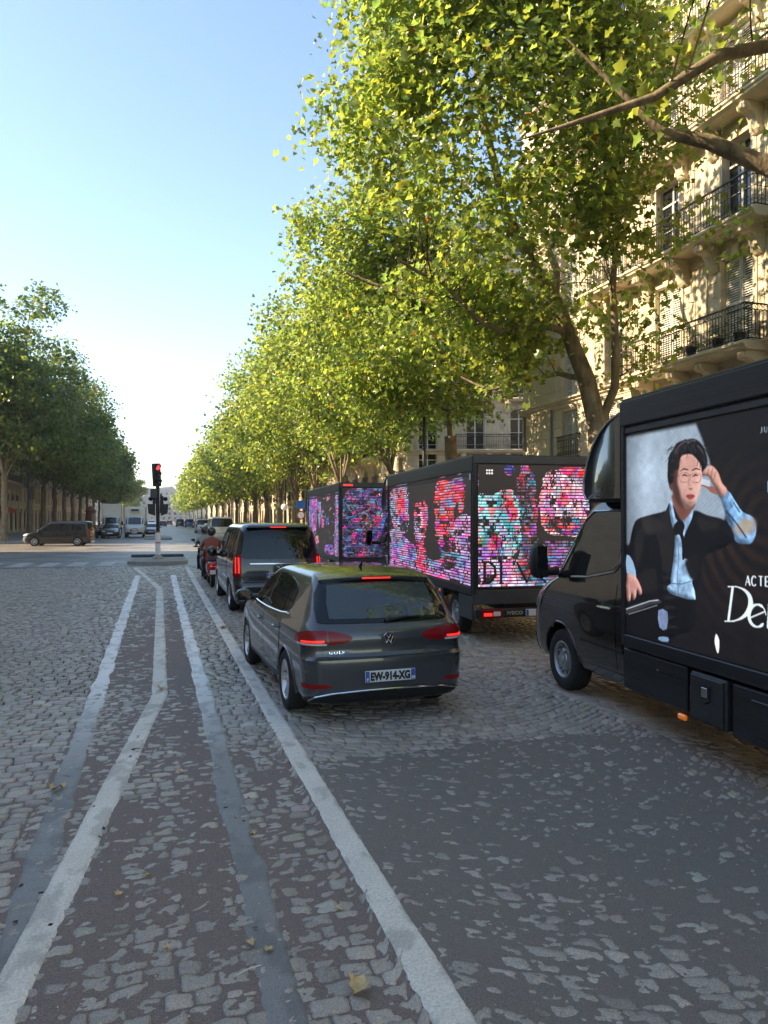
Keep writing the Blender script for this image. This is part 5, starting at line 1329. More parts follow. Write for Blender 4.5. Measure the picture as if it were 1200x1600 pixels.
def facade(root, T, L, storeys, bays, stone, detail=2, seed=0, blocks=None, depth=9.0, top=True, closed=.45):
    """T: facade frame (x along the wall, y inward, z up) in the root's space. bays: window centres along x"""
    r = random.Random(seed); WD = .34
    H = storeys[-1]['z']+storeys[-1]['h']
    MB().box(.02, L-.02, WD, depth, 0, H-.02).xf(T).build('core', stone, root)
    for st in storeys:
        z0, h, ww, wh, sill = st['z'], st['h'], st['w'], st['wh'], st['sill']
        edges = []
        for b in bays: edges += [(b-ww/2, b+ww/2)]
        wall = MB(); x = 0
        piers = []
        for a, c in edges:
            piers.append((x, a)); x = c
        piers.append((x, L))
        for a, c in piers: wall.box(a, c, 0, WD, z0, z0+h)
        for a, c in edges:
            if sill > .02: wall.box(a, c, .004, WD, z0, z0+sill)
            if st.get('arch'):
                top_ = z0+sill+wh; n = 10; rise = .22; v = []
                for i in range(n+1):
                    t = i/n; xx = a+(c-a)*t; zz = top_-rise*(2*t-1)**2
                    v += [(xx, .004, zz), (xx, .004, z0+h), (xx, WD, zz), (xx, WD, z0+h)]
                wall.add(v, [(4*i, 4*i+4, 4*i+5, 4*i+1) for i in range(n)]+[(4*i, 4*i+2, 4*i+6, 4*i+4) for i in range(n)])
            else: wall.box(a, c, .004, WD, z0+sill+wh, z0+h)
        wall.xf(T).build('wall', stone, root)
        # dressed stone: blocks with sunk joints, or moulded panels
        ch = st.get('rust')
        if ch:
            stock = MB(); n = max(1, int(h/ch)); ch = h/n
            for k in range(n):
                za, zb = z0+k*ch+.012, z0+(k+1)*ch-.012
                spans = list(piers)
                if za >= z0+sill+wh+.02 or zb <= z0+sill-.02:
                    spans = [(0, L)]
                for a, c in spans:
                    m_ = max(1, round((c-a)/.95)); q = (c-a)/m_; sh = (q*.5 if (k % 2 and m_ > 1) else 0)
                    cuts = sorted(set([a, c]+[a+i*q+sh for i in range(0, m_+1) if a+.15 < a+i*q+sh < c-.15]))
                    for i0, i1 in zip(cuts, cuts[1:]):
                        if blocks and blocks(i0, i1, za, zb):
                            key = ('blk', round(i1-i0, 1), round(zb-za, 2)); w_ = i1-i0-.02
                            me = cached(key, lambda: MB().cbox(-.5, .5, -.035, 0, 0, zb-za, .012).mesh('stone_block'))
                            o = put(me, 'stone_block', stone, root, T @ Matrix.Translation(((i0+i1)/2, 0, za)) @ Matrix.Diagonal((w_, 1+r.uniform(-.12, .12), 1, 1)))
                        elif detail >= 2: stock.cbox(i0+.01, i1-.01, -.035, 0, za, zb, .012)
                        else: stock.box(i0+.01, i1-.01, -.03, 0, za, zb)
            if stock.f:
                o = stock.xf(T).build('stone_courses', stone, root); o['kind'] = 'stuff'
        elif detail >= 1:
            mould = MB(); quo = MB()
            for a, c in piers:
                w_ = c-a
                if w_ > .9 and detail >= 2:
                    # toothed quoins each side of the windows and a framed panel between
                    n = max(2, int(h/.42)); q = h/n
                    for k in range(n):
                        e = .30 if k % 2 else .20
                        if a > .1: quo.cbox(a+.16, a+.16+e, -.03, 0, z0+k*q+.012, z0+(k+1)*q-.012, .01)
                        if c < L-.1: quo.cbox(c-.16-e, c-.16, -.03, 0, z0+k*q+.012, z0+(k+1)*q-.012, .01)
                    if w_ > 1.3:
                        x0, x1, za, zb = a+.58, c-.58, z0+.5, z0+h-.55
                        if x1-x0 > .25:
                            for bx in ((x0, x0+.06, za, zb), (x1-.06, x1, za, zb), (x0+.06, x1-.06, za, za+.06), (x0+.06, x1-.06, zb-.06, zb)): mould.box(bx[0], bx[1], -.03, 0, bx[2], bx[3])
                # architrave round the window
            for a, c in edges:
                zt = z0+sill+wh
                mould.box(a-.14, a-.002, -.05, 0, z0+max(0, sill-.02), zt+.02); mould.box(c+.002, c+.14, -.05, 0, z0+max(0, sill-.02), zt+.02); mould.box(a-.14, c+.14, -.06, 0, zt+.02, zt+.17)
                if st.get('key'): mould.prism([(a+(c-a)/2-.10, zt-.02), (a+(c-a)/2+.10, zt-.02), (a+(c-a)/2+.15, zt+.30), (a+(c-a)/2-.15, zt+.30)], 'y', -.12, -.055)
            if mould.f: mould.xf(T).build('window_surround', stone, root)
            if quo.f: o = quo.xf(T).build('quoins', stone, root); o['kind'] = 'stuff'
        # cornice at the head of the storey
        cz = z0+h
        P = [(0, -.30), (-.05, -.28), (-.05, -.16), (-.12, -.12), (-.12, -.06), (-.20, -.02), (-.20, .03), (0, .05)] if st.get('band', 1) else None
        if P: MB().prism([(y*st.get('proj', 1), cz+z) for y, z in P], 'x', -.02, L+.02).xf(T).build('cornice', stone, root)
        # windows
        for bi, b in enumerate(bays):
            Tw = T @ Matrix.Translation((b, 0, z0+sill))
            if st.get('shop'):
                fr = put(cached(('shop', ww, wh), lambda: MB().box(-ww/2, -ww/2+.1, .12, .24, 0, wh).box(ww/2-.1, ww/2, .12, .24, 0, wh).box(-ww/2+.1, ww/2-.1, .12, .24, wh-.5, wh).box(-ww/2+.1, ww/2-.1, .12, .24, 0, .4).box(-.04, .04, .14, .24, .4, wh-.5).mesh('shop_window')), 'shop_window', 'shopfront', root, Tw)
                put(cached(('shopp', ww, wh), lambda: MB().box(-ww/2+.1, ww/2-.1, .20, .22, .4, wh-.5).mesh('pane')), 'pane', 'win_glass', fr, Matrix.Identity(4)); continue
            fr = put(cached(('fr', ww, wh, st.get('arch'), detail), lambda: win_frame(ww, wh, st.get('arch'), detail >= 2).mesh('window')), 'window', 'frame', root, Tw)
            put(cached(('pn', ww, wh), lambda: pane_mb(ww, wh).mesh('pane')), 'pane', 'win_glass', fr, Matrix.Identity(4))
            if detail >= 2 and r.random() < .5:
                put(cached(('cu', ww, wh), lambda: MB().box(-ww/2+.06, -ww/2+ww*.34, .241, .244, .06, wh-.06).mesh('curtain')), 'curtain', 'curtain', fr, Matrix.Identity(4))
            if st.get('shut') and detail >= 1:
                sm = cached(('sh', ww, wh), lambda: shutter_mb(ww/2-.02, wh-.04, int(wh/.075)).mesh('shutter'))
                q = r.random()
                for s_ in (-1, 1):
                    if q < closed: A = Matrix.Translation((-ww/2+.01 if s_ < 0 else .01, .14, .02))
                    else:
                        A = Matrix.Translation((s_*(ww/2-.02), .12, .02)) @ Matrix.Rotation(R(-78 if s_ < 0 else 258), 4, 'Z')
                        A = Matrix.Translation((s_*(ww/2-.022), .16, .02)) @ Matrix.Rotation(-PI/2*.96 if s_ < 0 else -PI/2*1.04, 4, 'Z')
                        A = A @ Matrix.Diagonal((.24, 1, 1, 1)) if False else A
                        A = A @ Matrix.Scale(.36, 4, Vector((1, 0, 0)))
                    put(sm, 'shutter', 'shutter', root, Tw @ A)
        # balconies
        bl = st.get('balc')
        if bl and detail >= 1:
            spans = [(x0, x1) for x0, x1 in bl] if isinstance(bl, list) else [(b-ww/2-.18, b+ww/2+.18) for b in bays]
            for x0, x1 in spans:
                dep = st.get('dep', .8); Lb = x1-x0
                if st.get('guard'):
                    me = cached(('rl', round(Lb, 2), .16, detail), lambda: railing_mb(Lb, .16, .95, .12, detail >= 2).mesh('railing')); put(me, 'railing', 'iron', root, T @ Matrix.Translation((x0, 0, z0+sill))); continue
                P = [(0, 0), (-dep-.02, 0), (-dep-.06, -.04), (-dep-.06, -.09), (-dep, -.13), (-dep, -.18), (-dep+.10, -.24), (0, -.24)]
                MB().prism([(y, z0+z+.002) for y, z in P], 'x', x0-.05, x1+.05).xf(T).build('balcony', stone, root)
                me = cached(('rl', round(Lb, 2), dep, detail), lambda: railing_mb(Lb, dep-.04, 1.02, .115 if detail >= 2 else .16, detail >= 2).mesh('railing'))
                put(me, 'railing', 'iron', root, T @ Matrix.Translation((x0, 0, z0)))
                if st.get('brk'):
                    me = cached(('bk', dep), lambda: bracket_mb(.30, dep*.85, .80).mesh('bracket'))
                    xs = [x for b in bays if x0-.1 < b < x1+.1 for x in (b-ww/2-.24, b+ww/2+.24)]
                    for xx in xs: put(me, 'bracket', stone, root, T @ Matrix.Translation((xx, 0, z0-.24)))
    if top:
        # mansard in zinc with dormers
        P = [(-.25, H+.02), (-.3, H+.12), (.1, H+.16), (1.1, H+2.9), (2.4, H+3.4), (depth, H+3.4), (depth, H)]
        MB().prism(P, 'x', .02, L-.02).xf(T).build('roof', 'zinc', root)
        for b in bays:
            d = put(cached('dorm', lambda: MB().box(-.75, -.5, .0, 1.4, 0, 1.75).box(.5, .75, .0, 1.4, 0, 1.75).box(-.85, .85, -.1, 1.5, 1.75, 1.95).mesh('dormer')), 'dormer', 'zinc', root, T @ Matrix.Translation((b, .25, H+.3)))
            put(cached('dormw', lambda: MB().box(-.5, .5, .12, .16, .0, 1.75).mesh('pane')), 'pane', 'win_glass', d, Matrix.Identity(4))

def bays_for(L, pitch, margin=1.4):
    n = max(1, int((L-2*margin)/pitch)+1); s_ = (L-2*margin)/max(1, n-1)
    return [margin+i*s_ for i in range(n)]
def std_storeys(shop=True, dz=0, full2=None, full5=None, shut=1, arch1=0):
    return [dict(z=0, h=3.9, w=1.7, wh=3.1, sill=.25, rust=.42, shop=shop, band=1),
            dict(z=3.9, h=2.85, w=1.15, wh=1.95, sill=.45, rust=.34, balc='each', guard=1, shut=shut, arch=arch1, proj=1.5),
            dict(z=6.75, h=3.45, w=1.20, wh=2.65, sill=.06, balc=full2 or 'each', brk=1, shut=shut, key=1),
            dict(z=10.2, h=3.3, w=1.20, wh=2.5, sill=.06, balc='each', brk=1, dep=.55, shut=shut, key=1),
            dict(z=13.5, h=3.05, w=1.15, wh=2.2, sill=.35, balc='each', guard=1, shut=shut),
            dict(z=16.55, h=2.9, w=1.1, wh=2.1, sill=.06, balc=full5 or 'each', brk=1, dep=.6, shut=shut, proj=1.8)]
FX = 15.65
# the nearest building on the right, its front looking across the street
BY1, BY0 = 29.7, -22.0
b1 = thing('apartment_building', 'cream stone apartment house with iron balconies and white shutters above the nearest truck', 'building', (FX, BY1, 0), 0)
T1 = Matrix.Rotation(-PI/2, 4, 'Z')                # x runs back towards the camera, y into the building
bays1 = [3.95+2.95*i for i in range(16)]
sts = std_storeys(full2=[(7.85-.95+1.0, 14.1)], full5=[(.3, 21)])
sts[2]['balc'] = [(7.9, 13.85), (16.6, 21)]
sts[3]['balc'] = [(6.4, 14.2), (16.6, 21)]; sts[3]['dep'] = .8
sts[4]['balc'] = [(4.3, 21)]; sts[4].pop('guard'); sts[4]['brk'] = 1; sts[4]['dep'] = .75; sts[4]['sill'] = .06; sts[4]['wh'] = 2.4
facade(b1, T1, BY1-BY0, sts, bays1, 'stone', 2, 3, blocks=lambda a, c, za, zb: a < 13.5 and 2.6 < za < 6.8, closed=.6)
MB().box(.34, 12, .0, .34, 0, 19.4).xf(Matrix.Identity(4)).build('side_wall', 'stone', b1)
for xx in (.25, 2.6, 5.45):
    MB().tube([(-.09, -xx, 2.2), (-.09, -xx, 6.5)], .05, 8).build('drain_pipe', 'zinc', b1)
# flower pots on the balcony are things of their own
def flower_pot(x, y, z, label):
    p = thing('flower_pot', label, 'flower pot', (x, y, z), 0, 'pots standing on the second floor balcony')
    MB().lathe([(0, 0), (.11, 0), (.15, .26), (.165, .27), (.165, .31), (.13, .31), (.12, .2), (0, .2)], 14, Matrix.Rotation(-PI/2, 4, 'Y')).build('pot', 'plastic', p, 40)
    r = random.Random(int(y*100)); mb = MB()
    for _ in range(90):
        a, q, zz = r.uniform(0, 2*PI), r.uniform(0, .26), r.uniform(.28, .75); c = Vector((q*math.cos(a), q*math.sin(a), zz))
        d = Vector((r.gauss(0, 1), r.gauss(0, 1), r.gauss(0, 1))).normalized()*.07; e = d.orthogonal().normalized()*.03
        mb.add([c-d, c+e, c+d, c-e], [(0, 1, 2, 3)])
    me = mb.mesh('plant', fix=False); a = me.attributes.new('tone', 'FLOAT_COLOR', 'POINT'); a.data.foreach_set('color', np.ones(len(me.vertices)*4, np.float32))
    link_mesh('plant', me, X['leaf_dark'], p)
flower_pot(FX-.45, 16.35, 6.76, 'dark flower pot at the near end of the second floor balcony')
flower_pot(FX-.5, 17.1, 6.76, 'dark flower pot second from the near end of the second floor balcony')
flower_pot(FX-.5, 18.2, 6.76, 'dark flower pot between two shutters on the second floor balcony')
# corner building beyond the side street: a canted front facing us, then its long front along the boulevard
CA = -YAW
b2 = thing('corner_building', 'shaded stone corner building with arched white windows behind the middle screen truck', 'building', (16.3, 47.4, 0), 0)
T2 = Matrix.Rotation(CA, 4, 'Z')
st2 = std_storeys(shut=0, shop=True, arch1=0)
st2[1]['balc'] = None
st2[2].update(z=6.75, arch=1, balc=[(3.2, 8.7)], brk=1, w=1.25, wh=2.75)
st2[1].update(w=1.25, wh=1.9); st2[3]['arch'] = 1; st2[5]['arch'] = 0
for s_, (z, h) in zip(st2, ((0, 4.1), (4.1, 2.55), (6.65, 3.5), (10.15, 3.3), (13.45, 3.05), (16.5, 2.9))): s_['z'] = z; s_['h'] = h
facade(b2, T2, 10.5, st2, [1.3, 4.55, 7.55], 'stone2', 2, 5, depth=7)
T2b = Matrix.Translation((0, 27.5, 0)) @ Matrix.Rotation(-PI/2, 4, 'Z')
st3 = [dict(s_) for s_ in std_storeys(full2=[(6, 21.0)], full5=[(.4, 27)])]
facade(b2, T2b, 27.4, st3, bays_for(27.4, 2.9), 'stone2', 2, 6)
k = 0
for (y0, y1, m, lab) in ((75.5, 104, 'stone', 'cream apartment block beyond the corner building, behind the street trees'), (104.6, 140, 'stone2', 'tan apartment block half way down the right side behind the trees'), (140.6, 190, 'stone3', 'greyish apartment block far down the right side'), (190.6, 260, 'stone', 'farthest cream block on the right side of the boulevard')):
    b = thing('apartment_block', lab, 'building', (16.6, y1, 0), 0, 'blocks along the right side')
    st = std_storeys(full2=[(1, y1-y0-1)], full5=[(1, y1-y0-1)])
    facade(b, Matrix.Rotation(-PI/2, 4, 'Z'), y1-y0, st, bays_for(y1-y0, 3.0 if y0 < 130 else 4.2), m, 1 if y0 < 130 else 0, 20+k); k += 1
# left side, in the shade: beyond the sunny side street
for (y0, y1, m, lab, dt) in ((66.2, 112, 'stone3', 'brown shaded stone block with the red cafe awning on the left', 1), (112.6, 150, 'stone3', 'shaded stone block behind the left street trees', 0), (150.6, 230, 'stone3', 'farthest shaded block on the left side', 0)):
    b = thing('apartment_block', lab, 'building', (-18.5, y0, 0), 0, 'blocks along the left side')
    facade(b, Matrix.Rotation(PI/2, 4, 'Z'), y1-y0, std_storeys(full2=[(1, y1-y0-1)], full5=[(1, y1-y0-1)]), bays_for(y1-y0, 3.2), m, dt, 40+k); k += 1
for (y0, y1, lab) in ((-46, 2, 'stone block on the left behind the viewpoint shading the street'), (2.5, 50.2, 'stone block on the near left corner shading the street')):
    b = thing('apartment_block', lab, 'building', (-18.5, y0, 0), 0, 'blocks along the left side')
    facade(b, Matrix.Rotation(PI/2, 4, 'Z'), y1-y0, std_storeys(), bays_for(y1-y0, 4.2), 'stone', 0, 40+k); k += 1
# cafe awning and its frame, hung on the left block
aw = thing('awning', 'red awning over the cafe pavement at the left edge', 'awning', (-18.5, 92.0, 2.75))
MB().prism([(0, .95), (2.2, .25), (2.2, .20), (0, .90)], 'y', -5.5, 5.5).build('canvas', 'awning', aw)
MB().box(2.18, 2.21, -5.5, 5.5, -.10, .20).build('valance', 'awning', aw)
for yy in (-5.3, 5.3): MB().tube([(0, yy, .1), (2.15, yy, .19)], .025, 6).build('arm', 'iron', aw)
# far end of the boulevard
hill = MB(); vs = []; n = 40
for i in range(n+1):
    x = -260+520*i/n; h = 20+9*math.sin(i*.7)+6*math.sin(i*1.9)
    vs += [(x, 640, 0), (x, 660, h*.5), (x, 720, h)]
hill.add(vs, [(3*i+a, 3*i+3+a, 3*i+4+a, 3*i+1+a) for i in range(n) for a in (0, 1)])
props(hill.build('hill', mat('far_hill', (.10, .13, .10), .9, var=.3, scale=.03), smooth=60), kind='structure')
def far_house(x, y, w, d, h, lab, m='far_stone'):
    b = thing('distant_building', lab, 'building', (x, y, 0), 0, 'pale buildings closing the street')
    MB().box(-w/2, w/2, 0, d, 0, h).build('wall', m, b)
    MB().prism([(-w/2-.3, h), (w/2+.3, h), (w/2-2, h+3), (-w/2+2, h+3)], 'y', -.3, d+.3).build('roof', 'zinc', b)
    me = cached(('fw',), lambda: MB().box(-.8, .8, -.06, .02, 0, 2.0).mesh('window'))
    for k in range(int(h/3.4)):
        for i in range(int(w/4)): put(me, 'window', 'win_glass', b, Matrix.Translation((-w/2+2+i*4, 0, 1.2+k*3.4)))
far_house(-16, 520, 22, 15, 14, 'pale building closing the street, left of the signal mast')
far_house(10, 560, 24, 15, 15, 'pale building closing the street, just right of the signal mast')
far_house(-36, 480, 20, 15, 22, 'pale building mostly behind the left trees')
far_house(2, 640, 26, 15, 24, 'tallest pale building on the rise at the end of the street')
# ---------------------------------------------------------------- trees
def leaf_template(kind):
    if kind == 'full':
        p = [(0, -.42), (.10, -.30), (.38, -.32), (.31, -.06), (.55, .16), (.26, .24), (.0, .62), (-.26, .24), (-.55, .16), (-.31, -.06), (-.40, -.34), (-.10, -.30)]
    elif kind == 'mid':
        p = [(0, -.40), (.42, -.28), (.20, .0), (.52, .22), (0, .6), (-.52, .22), (-.20, .0), (-.42, -.28)]
    else:
        p = [(0, -.5), (.46, .0), (0, .55), (-.46, .0)]
    if kind == 'far':
        V = np.array([(x, y, .12*abs(x)) for x, y in p]); F = np.array([(0, 1, 2), (0, 2, 3)])
    else:
        V = np.array([(0, -.05, 0)]+[(x, y, +.34*abs(x)-.22*y*y) for x, y in p]); n = len(p)
        F = np.array([(0, 1+i, 1+(i+1) % n) for i in range(n)])
        if kind == 'mid':          # five pieces: the two halves of the blade round the midrib
            V = V[1:]; F = np.array([(0, 1, 2), (0, 2, 4), (2, 3, 4), (0, 4, 6), (6, 4, 5), (0, 6, 7)])
    return V, F
LT = {k: leaf_template(k) for k in ('full', 'mid', 'far')}
def leaf_frames(rg, n, outward):
    nrm = rg.normal(0, .75, (n, 3))+np.array([0, 0, .75])+outward*.45
    nrm /= np.linalg.norm(nrm, axis=1)[:, None]
    t = rg.normal(0, 1, (n, 3))+np.array([0, 0, -.6]); t -= nrm*(t*nrm).sum(1)[:, None]; t /= np.linalg.norm(t, axis=1)[:, None]
    b = np.cross(t, nrm)
    return b, t, nrm
def leaf_tones(rg, n):
    t = np.clip(rg.normal(1, .28, n), .45, 1.8); hue = rg.normal(0, .14, n)
    c = np.stack([t*(1+hue*.9), t*(1+hue*.1), t*(1-hue*.6)], -1)
    k = rg.random(n); c[k > .996] = np.array([2.6, .75, .5]); c[(k > .985) & (k <= .996)] *= np.array([1.7, 1.25, .8])
    return np.clip(c, .1, 3)
def bez(p0, p1, p2, n):
    return [(p0*(1-t)**2+p1*2*t*(1-t)+p2*t*t) for t in np.linspace(0, 1, n)]

def plane_tree(name, label, x, y, h, rx, ry, seed, nleaf, size, kind, crown0=5.0, cx=0., lean=(0, 0), limbs=None, fork=4.9, tr=.30, group=None, lm='leaf', solo=0, branches=True, cut=None, rand=7, lr=(.30, .45), extra=()):
    rg = np.random.default_rng(seed); root = thing(name, label, 'tree', (x, y, 0.1), 0, group)
    cz = (h+crown0)/2; rz = (h-crown0)/2; C = np.array([cx, 0, cz]); Rd = np.array([rx, ry, rz])
    # trunk
    lean3 = np.array([lean[0], lean[1], 0.]); F0 = np.array([0, 0, 0.])+lean3*.5+np.array([0, 0, fork])
    nt = 8
    tp = [np.array([0, 0, 0])+(F0-0)*t+np.array([rg.normal(0, .04), rg.normal(0, .04), 0])*(0 < t < 1) for t in np.linspace(0, 1, nt)]
    trunk = MB(); trunk.tube(tp, [tr*1.45, tr*1.12]+[tr*(1.05-.12*i/nt) for i in range(2, nt)], 12)
    br = MB(); twigs = MB()
    # limbs
    paths = []
    if limbs:
        for pts, r0, r1 in limbs: paths.append((np.array(pts, float), r0, r1))
    nl = rand if not limbs else 1
    for i in range(nl):
        a = 2*PI*(i+rg.uniform(-.3, .3))/nl; el = rg.uniform(.15, .95)
        d = np.array([math.cos(a)*math.cos(el), math.sin(a)*math.cos(el), math.sin(el)])
        e = C+d*Rd*rg.uniform(.6, .8)
        if cut and np.mean([cut(e*t+F0*(1-t), rg) for t in (.5, .6, .7, .8, .9, 1)]) > .34: continue
        mid = F0+(e-F0)*.45+np.array([0, 0, rg.uniform(.4, 1.6)])
        paths.append((np.array(bez(F0-np.array([0, 0, .25]), mid, e, 9)), tr*rg.uniform(*lr), .03))
    skel = []
    for P, r0, r1 in paths:
        if len(P) < 7:
            Q = []
            for a, b in zip(P, P[1:]):
                for t in (0, .5): Q.append(a+(b-a)*t+rg.normal(0, .03, 3)*(t > 0))
            Q.append(P[-1]); P = np.array(Q)
        (trunk if False else br).tube(P, list(np.linspace(r0, r1, len(P))), 9 if kind != 'far' else 6)
        for i in range(2, len(P)):
            for t in (0, .25, .5, .75): skel.append((P[i-1]+(P[i]-P[i-1])*t, r0+(r1-r0)*i/len(P)))
    SK = np.array([s[0] for s in skel]); SR = np.array([s[1] for s in skel])
    # lobes, clumps
    nlobe = 11; lob = []
    for i in range(nlobe):
        d = rg.normal(0, 1, 3); d /= np.linalg.norm(d); lob.append((C+d*Rd*np.array([.58, .58, .58]), rg.uniform(.38, .55)))
    nclump = int(nleaf/42); cl = []
    while len(cl) < nclump:
        if rg.random() < .75:
            c, q = lob[rg.integers(nlobe)]; d = rg.normal(0, 1, 3); d /= np.linalg.norm(d); p = c+d*Rd*q*rg.uniform(.55, 1)**.5
        else:
            d = rg.normal(0, 1, 3); d /= np.linalg.norm(d); p = C+d*Rd*rg.uniform(.2, .92)
        e = (p-C)/Rd
        if np.linalg.norm(e) > 1.05 or p[2] < crown0-.3+rg.uniform(0, 1): continue
        if fbm(np.array([p[0]*.45+p[2]*.3]), np.array([p[1]*.45-p[2]*.35]), seed+5, 3)[0] < .36: continue
        if cut and cut(p, rg): continue
        cl.append(p)
    for (c0, r0, k0) in extra:
        for _ in range(k0):
            d = rg.normal(0, 1, 3); d /= np.linalg.norm(d); cl.append(np.array(c0)+d*np.array(r0)*rg.uniform(0, 1)**.4)
    cl = np.array(cl)
    if branches:
        for p in cl[::1 if kind != 'far' else 4]:
            d = np.linalg.norm(SK-p, axis=1)+np.maximum(0, SK[:, 2]-p[2])*.8; j = int(np.argsort(d)[:6][rg.integers(min(6, len(d)))]); s = SK[j]
            L = np.linalg.norm(p-s)
            if L < .3 or L > 2.1: continue
            mid = (s+p)/2+np.array([0, 0, .12*L])+rg.normal(0, .08*L, 3)
            twigs.tube(bez(s, mid, p, 5), list(np.linspace(min(.03, .008+.007*L), .005, 5)), 4, False)
    trunk.build('trunk', 'bark', root, 60, False); br.build('limbs', 'bark', root, 60, False)
    if twigs.f: o = twigs.build('twigs', 'twig', root, None, False); o['kind'] = 'stuff'
    # leaves
    per = 42
    ctr = np.repeat(cl, per, axis=0); n = len(ctr)
    pos = ctr+rg.normal(0, 1, (n, 3))*np.array([.42, .42, .30])*(1 if kind != 'far' else 1.5)
    out = (pos-C)/Rd; out /= np.linalg.norm(out, axis=1)[:, None]+1e-6
    b, t, nn = leaf_frames(rg, n, out); sz = size*np.clip(rg.normal(1, .25, n), .5, 1.6); tone = leaf_tones(rg, n)
    V, F = LT[kind]; idx = np.arange(n)
    if solo:
        # the leaves that show largest are objects of their own
        wp = pos+np.array([x, y, .1-2.0]); z = wp[:, 0]*math.sin(YAW)+wp[:, 1]*math.cos(YAW); u = wp[:, 0]*math.cos(YAW)-wp[:, 1]*math.sin(YAW)
        inside = (z > 1) & (np.abs(u) < z*.52) & (wp[:, 2] < z*.695)
        sc = np.where(inside, sz/np.maximum(z, .1), 0); big = np.argsort(-sc)[:solo]
        tm = []
        for k in range(10):
            tt = leaf_tones(rg, 1)[0]; me = np_mesh('leaf', V, F, np.tile(tt, (len(V), 1))); me.materials.append(X[lm]); tm.append(me)
        for i in big:
            o = bpy.data.objects.new('leaf', tm[int(rg.integers(10))]); col.objects.link(o); o.parent = root
            M_ = np.eye(4); M_[:3, 0] = b[i]*sz[i]; M_[:3, 1] = t[i]*sz[i]; M_[:3, 2] = nn[i]*sz[i]; M_[:3, 3] = pos[i]; o.matrix_local = Matrix(M_.tolist())
        idx = np.setdiff1d(idx, big)
    b, t, nn, sz, pos, tone = b[idx], t[idx], nn[idx], sz[idx], pos[idx], tone[idx]; n = len(idx)
    VV = pos[:, None]+sz[:, None, None]*(V[None, :, :1]*b[:, None]+V[None, :, 1:2]*t[:, None]+V[None, :, 2:]*nn[:, None])
    FF = (F[None]+(np.arange(n)*len(V))[:, None, None]).reshape(-1, 3)
    me = np_mesh('foliage', VV.reshape(-1, 3), FF, np.repeat(tone, len(V), 0))
    o = link_mesh('foliage', me, X[lm], root); o['kind'] = 'stuff'
    return root
def tunnel(ty):
    # the side towards the house is thin, and clumps in the sun's path are dropped to put light on its front
    def cut(p, g):
        if ty == 17.4 and p.dot(RV) < -7.8+max(0, p[2]-10.5)*.40: return True
        if p[0] > .0 and g.random() < .88: return True
        t = (15.65-11.5-p[0])/-sdir.x; yy = p[1]+ty-sdir.y*t; zz = p[2]-sdir.z*t
        return (15.2 < yy < 25.8 and 3.5 < zz < 15 and g.random() < .95) or (24 < yy < 29.5 and 2.8 < zz < 7.2 and g.random() < .8)
    return cut
RV = np.array([math.cos(YAW), -math.sin(YAW), 0]); UP = np.array([0, 0, 1.]); FW = np.array([math.sin(YAW), math.cos(YAW), 0])
def lm(pts, r0, r1): return ([RV*a+UP*(b_-.1)+FW*c for a, b_, c in pts], r0, r1)
TX = 11.5
# tree whose forked trunk rises behind the nearest truck
plane_tree('plane_tree', 'plane tree whose forked trunk rises behind the nearest truck', TX, 17.4, 20.0, 6.3, 4.8, 11, 24000, .165, 'mid', 6.2, -1.2, cut=tunnel(17.4), extra=[(RV*-3.4+UP*7.9, (2.6, 1.6, 1.1), 34), (RV*-2.6+UP*6.2, (1.5, 1.2, .6), 12), (RV*1.0+UP*7.2+FW*.5, (1.5, 1, 1.6), 12), (RV*-6.0+UP*12.2, (2.0, 1.6, 2.0), 50), (RV*-5.0+UP*15.5, (2.2, 1.6, 2), 50)],
    limbs=[lm([(-.1, 4.6, 0), (-.35, 5.8, .1), (-.75, 6.9, .2), (-1.1, 7.9, .2), (-1.7, 8.9, .3), (-2.5, 10.4, .2), (-3.1, 12.6, 0), (-3.6, 15, -.5)], .27, .07), lm([(.05, 4.7, 0), (.30, 5.5, -.3), (.25, 6.5, -.6), (.10, 8.0, -.8), (.15, 9.6, -1), (.0, 11.7, -1.4), (.3, 14, -1.8)], .13, .04),
           lm([(-1.0, 7.6, .2), (-1.9, 7.5, .6), (-2.9, 7.5, 1.0), (-4.2, 8.1, 1.2), (-5.4, 8.6, 1.4), (-7, 9.2, 1.5)], .12, .04), lm([(-.8, 7.1, .2), (-1.9, 7.2, -.4), (-2.9, 6.9, -.8), (-3.5, 7.1, -1.2), (-4.4, 7.9, -1.6), (-5.6, 8.4, -2.0)], .10, .035),
           lm([(-.4, 5.9, .1), (-1.0, 6.05, .5), (-1.7, 5.95, .9), (-2.8, 5.75, 1.4), (-3.6, 6.2, 1.8)], .09, .03), lm([(-1.2, 8.0, .2), (-.9, 9.2, 1.2), (-1.2, 11, 2.2), (-1.6, 13.5, 3)], .14, .05)],
    fork=4.75, tr=.31, lean=(-.15, 0), group='plane trees along the right pavement')
